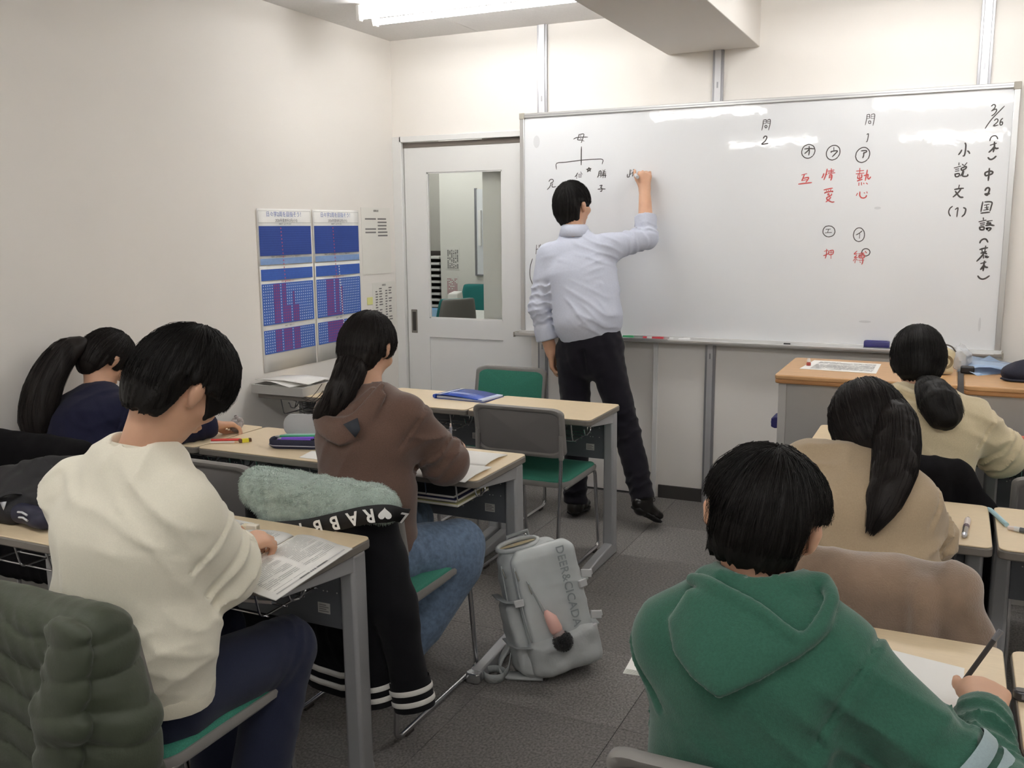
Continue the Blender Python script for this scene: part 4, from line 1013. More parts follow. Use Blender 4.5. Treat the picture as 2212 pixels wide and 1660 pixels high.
# ---- student in the cream hoodie
def cream_girl():
    J = dict(P=(-.09, 3.36, .50), hem=(-.09, 3.34, .54), W=(-.08, 3.33, .68), C=(-.06, 3.38, .840), N=(-.085, 3.44, .962), HC=(-.100, 3.515, 1.080), HR=rotm(.12, .45, -.02),
             LS=(-.205, 3.43, .905), LE=(-.25, 3.58, .78), LW=(-.20, 3.77, .765), RS=(.085, 3.41, .890), RE=(.175, 3.485, .775), RW=(.21, 3.70, .768),
             LK=(-.16, 3.76, .49), RK=(.0, 3.76, .49), LA=(-.16, 3.72, .09), RA=(.0, 3.72, .09))
    r = person('student in a cream hoodie with a short low ponytail, before the lectern', J['P'])
    skin_body(r, J, .93, {'R': dict(d=(.15, .95, -.12), n=(-.1, .1, .95), curl=REST), 'L': dict(d=(.3, .9, -.1), n=(-.2, 0, 1))})
    mc = cloth('cream_fleece', 'cdbf9f', .05, 260, .35, .3)
    def ex(F):
        ys = lambda x, z: 3.258 + np.maximum(0, z - .84) * .6 + .122 * (1 - np.sqrt(1 - np.minimum(.9, ((x + .06) / .18) ** 2)))
        F.hood([(-.178, .990), (-.162, .935), (-.114, .908), (-.044, .906), (.009, .935), (.022, .990), (.007, 1.0), (-.021, .972), (-.082, .952), (-.139, .955)], ys, .022, .026,
               rim=[(-.178, 3.36, .998), (-.142, 3.318, .958), (-.082, 3.300, .952), (-.021, 3.312, .970), (.010, 3.35, 1.0)], rr=.012)
        F.seg((-.155, 3.375, .995), (-.082, 3.33, .975), .016, k=.008); F.seg((-.082, 3.33, .975), (-.01, 3.36, .995), .016, k=.008)
        for a, b, q in (((.05, 3.32, .85), (-.02, 3.25, .70), .007), ((.07, 3.32, .78), (.0, 3.25, .66), .006)): F.fold(a, b, q * 1.3)
    top(r, J, .97, mc, 'cream_hoodie', [(.165, .125), (.165, .125), (.170, .122), (.12, .09)], (.078, .078, .052), fold=.007, seed=27, extra=ex)
    pants(r, J, .95, M('black_trousers'), (.088, .076, .07))
    for a in (-.16, .0): shoe(r, (a, 3.72, .075), (a, 3.88, .045), mShoeD)
    hair_cap(J['HC'], J['HR'], .94, r=(.093, .113, .114), up=.012, line=dict(back=-.11, ear=-.05, front=.02), seed=51, parent=r, n_str=1100, whorl=(0, .0), lift=.003, lump=.002)
    tail('ponytail', [(-.070, 3.41, 1.018), (-.046, 3.32, 1.005), (-.022, 3.26, .972), (.004, 3.235, .928)], [.026, .052, .064, .050], r, mHair, flat=.8, n_str=300, seed=28, ends=.25)
cream_girl()
# ------------------------------------------------------------------ the teacher at the board
def teacher():
    J = dict(P=(-1.725, 4.60, .95), W=(-1.725, 4.595, 1.06), C=(-1.795, 4.635, 1.29), N=(-1.838, 4.675, 1.50), HC=(-1.868, 4.725, 1.655), HR=rotm(-.30, -.02, -.10),
             LS=(-1.950, 4.610, 1.385), LE=(-1.985, 4.55, 1.115), LW=(-1.925, 4.565, .875), RS=(-1.652, 4.705, 1.430), RE=(-1.500, 4.855, 1.480), RW=(-1.540, 4.945, 1.735),
             LK=(-1.775, 4.555, .50), RK=(-1.510, 4.585, .50), LA=(-1.772, 4.535, .09), RA=(-1.378, 4.475, .165), LF=(-1.772, 4.66, .04), RF=(-1.335, 4.565, .055))
    r = person('teacher in a pale shirt and dark trousers writing on the whiteboard', (-1.72, 4.55))
    lo, hi = box_of([J[k] for k in J if k != 'HR'], .19); lo[2] = -.01; F = Field(lo, hi, .006); sd = unit(V3(J['RS']) - V3(J['LS']))
    F.chain([(J['P'], (.135, .10)), (J['W'], (.125, .095)), (J['C'], (.145, .10)), (lerp(J['C'], J['N'], .7), (.10, .075))], sd, .04)
    F.seg(J['LS'], J['RS'], .05, k=.04)
    for s in 'LR':
        F.seg(J[s + 'S'], J[s + 'E'], .045, .038, k=.03); F.chain([(J[s + 'E'], .039), (lerp(J[s + 'E'], J[s + 'W'], .35), .040), (J[s + 'W'], (.030, .024))], (1, .3, 0), .012)
        hp = V3(J['P']) + V3(.085 if s == 'R' else -.085, 0, -.03)
        F.seg(hp, J[s + 'K'], .075, .052, k=.04); F.seg(J[s + 'K'], J[s + 'A'], .052, .036, k=.02); F.seg(J[s + 'A'], lerp(J[s + 'A'], J[s + 'F'], .7), .030, .018, k=.02)
    L = head(F, J['HC'], J['HR'], .98, lerp(J['N'], J['C'], .1))
    hand(F, J['RW'], (-.05, .12, .99), (.35, -.92, .1), 1, [(62, 72, 35), (64, 74, 38), (60, 70, 40), (40, 60, 42)], (.62, .05), 1.0, 0.05, (12, 20))
    hand(F, J['LW'], (.05, .12, -.99), (-.95, -.2, .05), -1, REST, (.7, .25), 1.0, 0)
    o = field_obj('body', F, mSkin, r, 1); eyes(o, L, .98)
    msh = M('pale_shirt', 'c4c9d8', .75, var=(120, .03), bump=(900, .15, .001), sheen=.1, spec=.25)
    lo, hi = box_of([J[k] for k in ('P', 'C', 'N', 'LS', 'LE', 'LW', 'RS', 'RE', 'RW')], .17); F = Field(lo, hi, .0055)
    N = V3(J['N']); up = unit(N - V3(J['C']))
    F.chain([((-1.720, 4.60, .985), (.152, .115)), ((-1.725, 4.585, 1.06), (.168, .135)), ((-1.755, 4.61, 1.18), (.168, .128)), (J['C'], (.180, .125)), (lerp(J['C'], J['N'], .5), (.15, .10))], sd, .05)
    F.seg(lerp(J['LS'], J['RS'], .02), lerp(J['RS'], J['LS'], .02), .060, .062, k=.05)
    F.seg(lerp(J['LS'], J['RS'], .3), N - up * .015 - sd * .03, .045, .055, k=.035); F.seg(lerp(J['RS'], J['LS'], .3), N - up * .015 + sd * .03, .045, .055, k=.035)
    F.seg(J['LS'], J['LE'], .072, .058, k=.03); F.seg(J['LE'], lerp(J['LE'], J['LW'], .66), .056, .053, k=.02)
    F.seg(J['RS'], J['RE'], .070, .062, k=.04); F.seg(J['RE'], lerp(J['RE'], J['RW'], .40), .060, .053, k=.02)
    F.rings(lerp(J['LS'], J['LE'], .45), lerp(J['LS'], J['LE'], 1.1), .10, 4, .005, skew=.5); F.rings(J['LE'], lerp(J['LE'], J['LW'], .62), .09, 4, .005, 1.3, skew=.4)
    F.rings(lerp(J['RS'], J['RE'], .3), J['RE'], .10, 3, .005, skew=-.6); F.rings(J['RE'], lerp(J['RE'], J['RW'], .38), .09, 3, .005, .7, skew=.3)
    # long diagonal tension folds across the back
    for a, b, q in (((-1.86, 4.53, 1.37), (-1.70, 4.54, 1.31), .006), ((-1.84, 4.515, 1.31), (-1.70, 4.52, 1.26), .005), ((-1.64, 4.54, 1.25), (-1.80, 4.483, 1.08), .007), ((-1.62, 4.55, 1.18), (-1.77, 4.475, 1.04), .007), ((-1.60, 4.56, 1.12), (-1.72, 4.475, 1.03), .006), ((-1.86, 4.52, 1.21), (-1.75, 4.487, 1.12), .005)):
        F.fold(a, b, q * 1.2, .02)
    F.noise(.002, 3.5, 61, oct=1); F.wrinkle((.6, 0, .8), .055, .005, 62, .05); F.wrinkle((-.3, .2, 1), .05, .004, 63, .2); F.wrinkle((.5, 0, 1), .045, .006, 64, -.2, c=(-1.73, 4.5, 1.04), R=.25)
    F.seg(N + up * .010, N + up * .12, .048, .054, k=.004, op='s')
    for s, q in (('L', .70), ('R', .44)):
        u = unit(V3(J[s + 'W']) - V3(J[s + 'E'])); p = lerp(J[s + 'E'], J[s + 'W'], q)
        F.seg(p - u * .055, p - u * .004, .060 if s == 'L' else .058, .062 if s == 'L' else .060, k=.004); F.cut(p, u, R=.10); F.seg(p - u * .03, p + u * .05, .043, .045, k=.002, op='s')
    sh = field_obj('shirt', F, msh, r, 1)
    # collar: a standing band folded over
    P = []
    for i in range(29):
        a = math.radians(-205 + 230 * i / 28 + 0); c = N + V3(.002, .004, .012)
        f = lambda rr, zz: tuple(c + V3(math.cos(a) * rr, math.sin(a) * rr * .95, 0) + up * zz)
        P.append([f(.060, -.020), f(.057, .034), f(.062, .041), f(.070, .031), f(.088, -.022)])
    obj('collar', MB().grid(P), msh, sh, smooth=180, solid=.003)
    # trousers, belt
    mtr = cloth('black_wool', '17151d', .06, 500, .25, .12)
    lo, hi = box_of([J[k] for k in ('P', 'LK', 'RK', 'LA', 'RA')], .2); lo[2] = .02; F = Field(lo, hi, .0065)
    F.chain([((-1.722, 4.602, 1.015), (.148, .112)), ((-1.715, 4.600, .93), (.168, .130)), ((-1.71, 4.595, .86), (.170, .128))], (1, 0, 0), .03)
    for s in 'LR':
        hp = V3(J['P']) + V3(.088 if s == 'R' else -.088, 0, -.07)
        F.seg(hp, J[s + 'K'], .094, .073, k=.02); F.seg(J[s + 'K'], J[s + 'A'], .072, .062, k=.02)
        F.rings(lerp(hp, J[s + 'K'], .7), lerp(J[s + 'K'], J[s + 'A'], .3), .11, 4, .004, skew=.5); F.rings(lerp(J[s + 'K'], J[s + 'A'], .6), J[s + 'A'], .09, 3, .004, skew=.3)
        u = unit(V3(J[s + 'A']) - V3(J[s + 'K'])); F.cut(V3(J[s + 'A']) + u * .012, u, R=.15)
    F.seg((-1.71, 4.47, .90), (-1.70, 4.47, .80), .006, k=.03, op='s')
    F.noise(.003, 9, 62); F.cut((-1.72, 4.6, 1.035), (0.02, 0, 1), R=.3)
    tr = field_obj('trousers', F, mtr, r, 1)
    band(tr, 'belt', (-1.722, 4.602, 1.022), (.03, .02, 1), .152, .115, .030, M('belt_leather', '1b1717', .35))
    mls = M('leather_shoe', '15120f', .32)
    for A, T in (((-1.772, 4.535, .072), (-1.778, 4.68, .040)), ((-1.372, 4.470, .140), (-1.327, 4.565, .055))):
        s = shoe(r, A, T, mls)
        q = lerp(A, T, .45) + V3(0, 0, .038)
        obj('shoelace', MB().tube(bez([q + V3(-.02, 0, 0), q + V3(0, .01, .012), q + V3(.022, .0, .002), q + V3(.02, .02, .014), q + V3(.0, .012, .006)], 5), .0018, 5), M('lace_black', '0f0f10', .8), s)
    hair_cap(J['HC'], J['HR'], .98, r=(.094, .112, .114), up=.016, line=dict(back=-.138, ear=-.015, front=.02), seed=71, parent=r, n_str=1300, whorl=(0, -.05), lift=.004, tipdown=.012, low=.86, side=.004, h=.004, rs=.0007)
    # marker in the hand
    m = thing('marker_pen', 'black whiteboard marker held by the teacher', 'marker', (-1.60, 4.97, 1.79))
    a, b = V3(-1.568, 4.905, 1.798), V3(-1.640, 5.020, 1.842)
    obj('barrel', MB().tube([tuple(a), tuple(lerp(a, b, .8))], .009, 12), M('marker_white', 'c9c9cc', .3), m)
    obj('grip', MB().tube([tuple(lerp(a, b, .45)), tuple(lerp(a, b, .62))], .0094, 12), M('marker_black', '1c1c1e', .4), m)
    obj('tip', MB().tube([tuple(lerp(a, b, .8)), tuple(b)], [.006, .0025], 10), M('marker_black'), m)
teacher()
INK = [
('k', 7.0, [[4823,2282,4839,2296,4855,2288,4853,2266,4827,2238],[4827,2238,4849,2250,4867,2252,4867,2232,4851,2208,4831,2194]]),
('k', 6.5, [[4931,2276,4887,2226,4837,2168,4803,2116,4785,2082]]),
('k', 7.0, [[4857,2150,4871,2164,4885,2158,4883,2136,4851,2102,4891,2108]]),
('k', 7.0, [[4925,2168,4911,2152,4905,2126,4909,2108,4921,2108,4927,2124,4921,2136,4909,2130]]),
('k', 8.1, [[4831,1968,4837,1994,4853,2010,4875,2012,4889,2000,4897,1982]]),
('k', 10.8, [[4839,1928,4887,1944],[4871,1956,4873,1912,4867,1866],[4875,1916,4853,1886,4831,1864],[4875,1908,4889,1896,4907,1898]]),
('k', 10.8, [[4827,1816,4841,1800,4859,1798,4879,1810,4893,1826]]),
('k', 10.8, [[4825,1646,4813,1658,4813,1676,4831,1686,4857,1690,4875,1682,4871,1666,4853,1658,4827,1650],[4845,1716,4845,1668,4843,1604]]),
('k', 11.3, [[4823,1512,4831,1530,4847,1538,4859,1526,4855,1498,4843,1468,4823,1480],[4823,1480,4843,1482,4863,1482]]),
('k', 9.2, [[4811,1408,4805,1364,4801,1316],[4827,1406,4861,1408,4889,1400,4885,1364,4877,1322],[4825,1376,4865,1384],[4831,1352,4861,1358],[4845,1378,4847,1338],[4823,1330,4861,1336],[4801,1302,4835,1306,4875,1310],[4851,1346,4861,1338]]),
('k', 10.8, [[4825,1258,4827,1242],[4791,1222,4849,1236],[4803,1206,4839,1212],[4807,1190,4837,1194],[4799,1172,4807,1148,4835,1148,4835,1172,4801,1172],[4857,1226,4901,1232],[4873,1228,4859,1206],[4857,1204,4881,1210,4889,1208,4885,1192],[4851,1186,4885,1192,4921,1186],[4855,1162,4869,1148,4863,1162,4895,1162,4889,1146,4875,1136]]),
('k', 10.8, [[4811,1022,4819,1044,4841,1060,4863,1056,4879,1030]]),
('k', 10.8, [[4815,960,4843,970,4881,978],[4835,972,4835,944],[4863,994,4859,946],[4827,926,4849,934,4871,942],[4841,938,4859,928,4877,920],[4855,930,4833,894,4797,850],[4851,906,4851,880],[4865,904,4867,886],[4879,902,4879,886,4895,892]]),
('k', 11.8, [[4833,828,4875,842],[4863,852,4859,810,4857,760],[4861,814,4845,788,4835,772],[4861,812,4873,796,4893,792]]),
('k', 10.8, [[4815,710,4831,690,4855,680,4883,688,4913,712]]),
('k', 9.7, [[4623,1958,4631,1940,4631,1892,4625,1844,4613,1838],[4599,1894,4589,1872,4575,1852],[4649,1884,4661,1874,4669,1858]]),
('k', 9.2, [[4583,1776,4583,1756],[4545,1730,4601,1744],[4557,1716,4585,1720],[4557,1698,4587,1702],[4555,1674,4563,1648,4589,1652,4591,1676,4555,1672],[4613,1762,4623,1752],[4651,1774,4631,1746],[4605,1726,4611,1706,4643,1720,4647,1740,4607,1726],[4623,1704,4617,1676,4605,1654],[4629,1700,4625,1674,4623,1652,4649,1648,4665,1654,4665,1666]]),
('k', 10.2, [[4599,1568,4595,1540],[4561,1528,4593,1534,4637,1538],[4617,1534,4595,1500,4553,1458],[4569,1512,4587,1484,4613,1456,4639,1454]]),
('k', 8.1, [[4553,1370,4533,1352,4523,1322,4529,1296,4541,1278]]),
('k', 8.1, [[4579,1340,4601,1356,4599,1316,4597,1270]]),
('k', 9.7, [[4649,1356,4667,1346,4669,1324,4661,1294,4641,1272]]),
('k', 6.5, [[3245,1896,3253,1908,3257,1920,3261,1934,3261,1948,3257,1962,3253,1974,3245,1986,3235,1994,3223,2000,3211,2004,3197,2006,3185,2004,3171,1998,3159,1992,3149,1982,3141,1970,3137,1956,3133,1942,3133,1928,3135,1916,3141,1902,3149,1892,3159,1882,3169,1876,3181,1872,3195,1870,3209,1872,3221,1876,3233,1884,3243,1892]]),
('k', 8.1, [[3159,1962,3203,1966,3253,1960],[3203,1988,3207,1942,3203,1900],[3205,1960,3187,1938,3163,1918]]),
('k', 6.5, [[3485,1874,3493,1886,3499,1900,3501,1914,3501,1928,3499,1942,3495,1956,3487,1966,3477,1976,3465,1982,3453,1986,3439,1986,3427,1984,3413,1978,3401,1970,3391,1960,3383,1948,3377,1934,3373,1920,3373,1904,3375,1890,3379,1878,3387,1866,3397,1856,3409,1850,3421,1846,3433,1844,3447,1848,3461,1852,3473,1860,3483,1870]]),
('k', 8.1, [[3441,1966,3443,1934],[3419,1918,3421,1928,3477,1932,3459,1906,3431,1876]]),
('k', 6.5, [[3765,1840,3773,1852,3777,1866,3781,1882,3781,1896,3779,1910,3773,1924,3765,1934,3755,1944,3745,1950,3731,1954,3719,1954,3705,1952,3693,1946,3681,1938,3671,1928,3661,1914,3655,1900,3653,1886,3651,1870,3655,1856,3659,1844,3667,1832,3677,1822,3687,1816,3699,1812,3713,1810,3727,1814,3739,1818,3751,1826,3761,1836]]),
('k', 8.1, [[3701,1922,3727,1924,3749,1922,3749,1910,3721,1898],[3727,1908,3725,1876,3719,1854]]),
('r', 8.6, [[3143,1706,3191,1718],[3169,1712,3155,1670,3145,1650],[3159,1672,3209,1680,3205,1660,3187,1634],[3145,1650,3201,1660],[3115,1616,3173,1622,3243,1628]]),
('r', 8.6, [[3387,1758,3381,1714,3361,1652],[3357,1714,3351,1690,3341,1672],[3373,1706,3389,1702],[3397,1738,3453,1746],[3427,1760,3429,1720],[3401,1726,3449,1732],[3399,1712,3463,1718],[3413,1700,3409,1668],[3413,1698,3433,1700,3435,1670,3427,1646],[3415,1684,3433,1688],[3413,1672,3433,1674]]),
('r', 8.1, [[3365,1552,3403,1560,3447,1568],[3391,1546,3395,1534],[3409,1548,3413,1536],[3433,1554,3425,1538],[3377,1518,3381,1526,3449,1538,3445,1530],[3405,1514,3403,1500],[3413,1518,3419,1492,3435,1494,3443,1512],[3423,1484,3399,1478,3397,1462,3417,1444,3447,1430,3469,1432],[3435,1478,3421,1460,3391,1432]]),
('r', 8.6, [[3667,1728,3733,1732],[3697,1754,3699,1638],[3665,1702,3737,1708],[3687,1700,3681,1672],[3681,1668,3685,1656,3717,1664,3717,1696],[3679,1632,3701,1640,3725,1646],[3767,1736,3761,1686,3753,1634],[3739,1682,3769,1690,3777,1690,3775,1660,3787,1648,3801,1668],[3695,1614,3695,1588],[3719,1616,3721,1592],[3739,1610,3743,1602],[3765,1610,3775,1600]]),
('r', 8.6, [[3687,1512,3677,1490],[3709,1526,3709,1492,3723,1470,3745,1464,3765,1472,3773,1490],[3749,1516,3755,1512],[3773,1524,3777,1512]]),
('k', 5.9, [[3425,1084,3437,1084,3449,1086,3461,1090,3471,1096,3479,1102,3485,1112,3489,1122,3491,1134,3489,1146,3487,1156,3481,1168,3473,1176,3463,1184,3453,1190,3441,1192,3429,1194,3417,1192,3405,1190,3395,1184,3387,1176,3381,1166,3377,1156,3375,1144,3375,1132,3377,1122,3383,1112,3391,1102,3401,1094,3411,1088,3423,1084]]),
('k', 6.5, [[3401,1160,3447,1162],[3429,1160,3421,1130],[3397,1124,3459,1128]]),
('k', 5.9, [[3711,1038,3721,1036,3733,1038,3743,1042,3753,1048,3761,1056,3767,1068,3771,1080,3773,1094,3773,1108,3771,1122,3767,1136,3761,1146,3753,1156,3745,1164,3735,1170,3723,1172,3713,1172,3703,1168,3693,1162,3685,1152,3677,1142,3673,1130,3671,1116,3669,1102,3671,1088,3675,1074,3681,1062,3689,1052,3699,1044,3709,1040]]),
('k', 6.5, [[3749,1142,3725,1120,3695,1102],[3729,1114,3727,1068]]),
('r', 7.0, [[3397,938,3433,950],[3419,960,3419,908,3409,868],[3391,894,3413,902,3437,916],[3439,942,3445,906,3481,912,3481,950,3441,940],[3445,926,3479,930],[3463,948,3465,866]]),
('r', 7.0, [[3711,942,3685,912,3715,916],[3711,900,3689,878,3719,880],[3701,876,3697,824],[3691,864,3681,844],[3709,866,3717,850],[3727,916,3779,924],[3751,926,3755,874],[3733,904,3735,876,3781,878,3779,904,3733,902],[3735,890,3779,894],[3731,850,3781,852],[3769,872,3771,838,3763,810],[3743,834,3751,828],[3765,924,3779,908]]),
('k', 6.5, [[3791,896,3799,894,3807,896,3815,900,3823,904,3827,910,3831,918,3833,926,3833,934,3831,942,3827,950,3821,956,3815,960,3807,964,3797,966,3789,966,3781,964,3773,960,3767,956,3761,948,3759,942,3757,934,3759,924,3761,916,3765,910],[3761,940,3753,926]]),
('r', 8.6, [[3789,940,3801,924]]),
('k', 5.9, [[2739,2264,2737,2224,2727,2168],[2739,2268,2769,2268,2769,2234],[2741,2250,2767,2252],[2743,2232,2769,2234],[2783,2266,2785,2232],[2783,2268,2807,2270,2809,2232,2795,2166],[2785,2250,2805,2252],[2785,2232,2805,2234],[2779,2202,2777,2196,2775,2192,2771,2190,2765,2190,2761,2192,2759,2196,2757,2202,2757,2208,2761,2212,2765,2214,2769,2214,2773,2212,2777,2208,2779,2202]]),
('k', 8.6, [[2745,2086,2759,2106,2779,2102,2777,2080,2761,2054,2729,2028,2765,2030,2795,2034]]),
('k', 4.8, [[3737,2266,3735,2222,3725,2168],[3737,2266,3761,2266,3761,2230],[3737,2248,3759,2248],[3737,2228,3761,2230],[3777,2264,3775,2228],[3777,2266,3807,2266,3805,2214,3797,2160],[3777,2248,3805,2248],[3777,2228,3803,2230],[3775,2192,3775,2186,3773,2182,3769,2180,3763,2180,3759,2182,3755,2188,3755,2194,3755,2200,3757,2204,3761,2206,3767,2206,3771,2204,3775,2198,3775,2192]]),
('k', 5.9, [[3745,2076,3759,2084,3757,2042,3751,2012,3743,2008]]),
('k', 7.0, [[719,2222,711,2186,703,2164,759,2158],[719,2218,775,2224,767,2182,747,2130],[655,2174,691,2188,755,2190,823,2188],[731,2206,743,2204],[735,2178,747,2172],[759,2158,779,2146]]),
('k', 8.6, [[749,2086,747,1988,747,1888]]),
('k', 6.5, [[447,1850,449,1916,555,1924,677,1934,797,1942,915,1944,1001,1938,995,1888]]),
('k', 6.5, [[353,1716,373,1738,403,1736,407,1714,373,1696],[383,1700,365,1658,333,1626],[399,1696,391,1666,403,1652,441,1658]]),
('k', 7.0, [[705,1802,689,1776,673,1760],[695,1784,693,1740],[741,1812,751,1796],[713,1784,761,1788],[713,1768,753,1770],[717,1754,749,1756]]),
('k', 8.1, [[809,1838,865,1844,821,1810],[821,1810,839,1856,857,1816],[857,1816,809,1838]]),
('k', 7.5, [[961,1812,953,1768,941,1746],[961,1810,983,1812,981,1746],[961,1790,981,1792],[959,1770,981,1772],[1005,1822,1015,1810],[1029,1826,1019,1810],[999,1800,1039,1804],[995,1784,1041,1788],[1021,1810,1003,1770,993,1760],[1027,1780,1043,1766],[1005,1764,1035,1766,1031,1740],[1015,1774,1005,1738]]),
('k', 7.5, [[969,1654,997,1658,977,1632],[985,1636,997,1618,989,1592,975,1596],[947,1616,989,1618,1035,1616]]),
('k', 7.0, [[1321,1818,1319,1780,1311,1742],[1291,1770,1289,1740,1315,1742],[1337,1778,1319,1764],[1361,1820,1357,1786,1349,1746]]),
('k', 7.5, [[197,998,189,896],[191,946,229,958],[229,998,227,896],[247,1006,241,986]]),
('k', 6.5, [[145,840,119,764,109,680,117,610,143,546]])]
# ------------------------------------------------------------------ handwriting on the board (flat ink, half-millimetre units from the lower corner)
mInk = {'k': M('black_ink', '464240', .55), 'r': M('red_ink', 'c4504e', .55)}
for c, w, ss in INK:
    mb = MB()
    for si, st in enumerate(ss):
        P = [Vector((st[i] / 2000 + BX0, 0, st[i + 1] / 2000 + BZ0)) for i in range(0, len(st), 2)]
        if len(P) > 2: P = bez(P, 3)
        hw = w / 2000 * .72; Lf, Rt = [], []
        for i, p in enumerate(P):
            t = (P[min(i + 1, len(P) - 1)] - P[max(i - 1, 0)]); t = t.normalized() if t.length > 0 else Vector((1, 0, 0))
            k = hw * (.62 if i in (0, len(P) - 1) else 1.0); nn = Vector((-t.z, 0, t.x)) * k
            e = t * (hw * .5 if i == len(P) - 1 else (-hw * .5 if i == 0 else 0)); yy = BY + .0032 - si * .00004
            a, b = p + nn + e, p - nn + e; Lf.append((a.x, yy, a.z)); Rt.append((b.x, yy, b.z))
        mb.grid([Lf, Rt])
    obj('handwritten_character', mb, mInk[c], wb, smooth=0, recalc=False)
# smudges of wiped ink
for x, z, a, b in ((-2.21, 2.02, .020, .035), (-.37, 1.62, .016, .007), (-.40, 1.055, .03, .006), (.12, 1.06, .006, .035)):
    obj('ink_smudge', MB().add([(x + a * math.cos(i * .524), BY + .0035, z + b * math.sin(i * .524)) for i in range(12)], [tuple(range(12))]), M('smudge', 'd3d5d7', .3), wb, recalc=False)
# pens, erasers and a clip on the tray
def marker(label, x, col, y=BY - .04, rz=0.0, L=.115):
    z = BZ0 - .020 + .0105
    t = thing('marker_pen', label, 'marker', (x, y, z), None, rz)
    def q(p): m = Matrix.Translation((x, y, z)) @ Matrix.Rotation(rz, 4, 'Z'); return tuple(m @ Vector(p))
    body = M('marker_body_' + col, col, .35)
    obj('barrel', MB().tube([q((-L / 2, 0, 0)), q((L * .2, 0, 0))], .0095, 12), body, t)
    obj('cap', MB().tube([q((L * .18, 0, 0)), q((L * .5, 0, 0))], .0104, 12), body if col != 'eeeeee' else M('cap_white', 'f2f2f2', .3), t)
    obj('label_band', MB().tube([q((-L * .3, 0, 0)), q((-L * .05, 0, 0))], .0098, 12), M('band_white', 'dcdcdc', .4), t)
marker('green marker pen on the whiteboard tray, partly behind the teacher', -1.66, '2f8f5b')
marker('red marker pen lying on the whiteboard tray', -1.49, 'c8404a')
marker('white-bodied marker pen on the tray, beside the red one', -1.34, 'eeeeee')
def eraser(label, x, y, z, rz=0, up='z', rot=None):
    t = thing('board_eraser', label, 'eraser', (x, y, z), None, rz)
    M0 = Matrix.Translation((x, y, z)) @ (rot or Matrix.Rotation(rz, 4, 'Z'))
    sec = [(-.024, .014), (.024, .014), (.026, .03), (.020, .046), (-.020, .046), (-.026, .03)]
    obj('handle', MB().prism([(-.06, a, b) for a, b in sec], (.12, 0, 0)).xf(M0), M('eraser_navy', '2c2a6b', .4), t, bevel=.004)
    obj('felt', MB().box(-.062, .062, -.026, .026, 0, .015).xf(M0), M('eraser_felt', '6f7076', .9), t, bevel=.002)
    obj('magnet_strip', MB().box(-.05, .05, -.005, .005, .0455, .048).xf(M0), M('eraser_label', '3d3b86', .4), t)
eraser('navy whiteboard eraser standing on the tray, behind the cream hoodie student', -.335, BY - .036, BZ0 - .019)
cp = thing('binder_clip', 'small black clip on the whiteboard tray', 'clip', (-.77, BY - .04, BZ0 - .02))
obj('jaw', MB().prism([(-.788, BY - .05, BZ0 - .02), (-.788, BY - .03, BZ0 - .02), (-.788, BY - .037, BZ0 - .004), (-.788, BY - .043, BZ0 - .004)], (.034, 0, 0)), M('clip_black', '1b1b1d', .35), cp, bevel=.001)
obj('lever', MB().tube(fillet([(-.782, BY - .042, BZ0 - .005), (-.782, BY - .06, BZ0 - .001), (-.762, BY - .06, BZ0 - .001), (-.762, BY - .042, BZ0 - .005)], .004), .0012, 6), mChrome, cp)
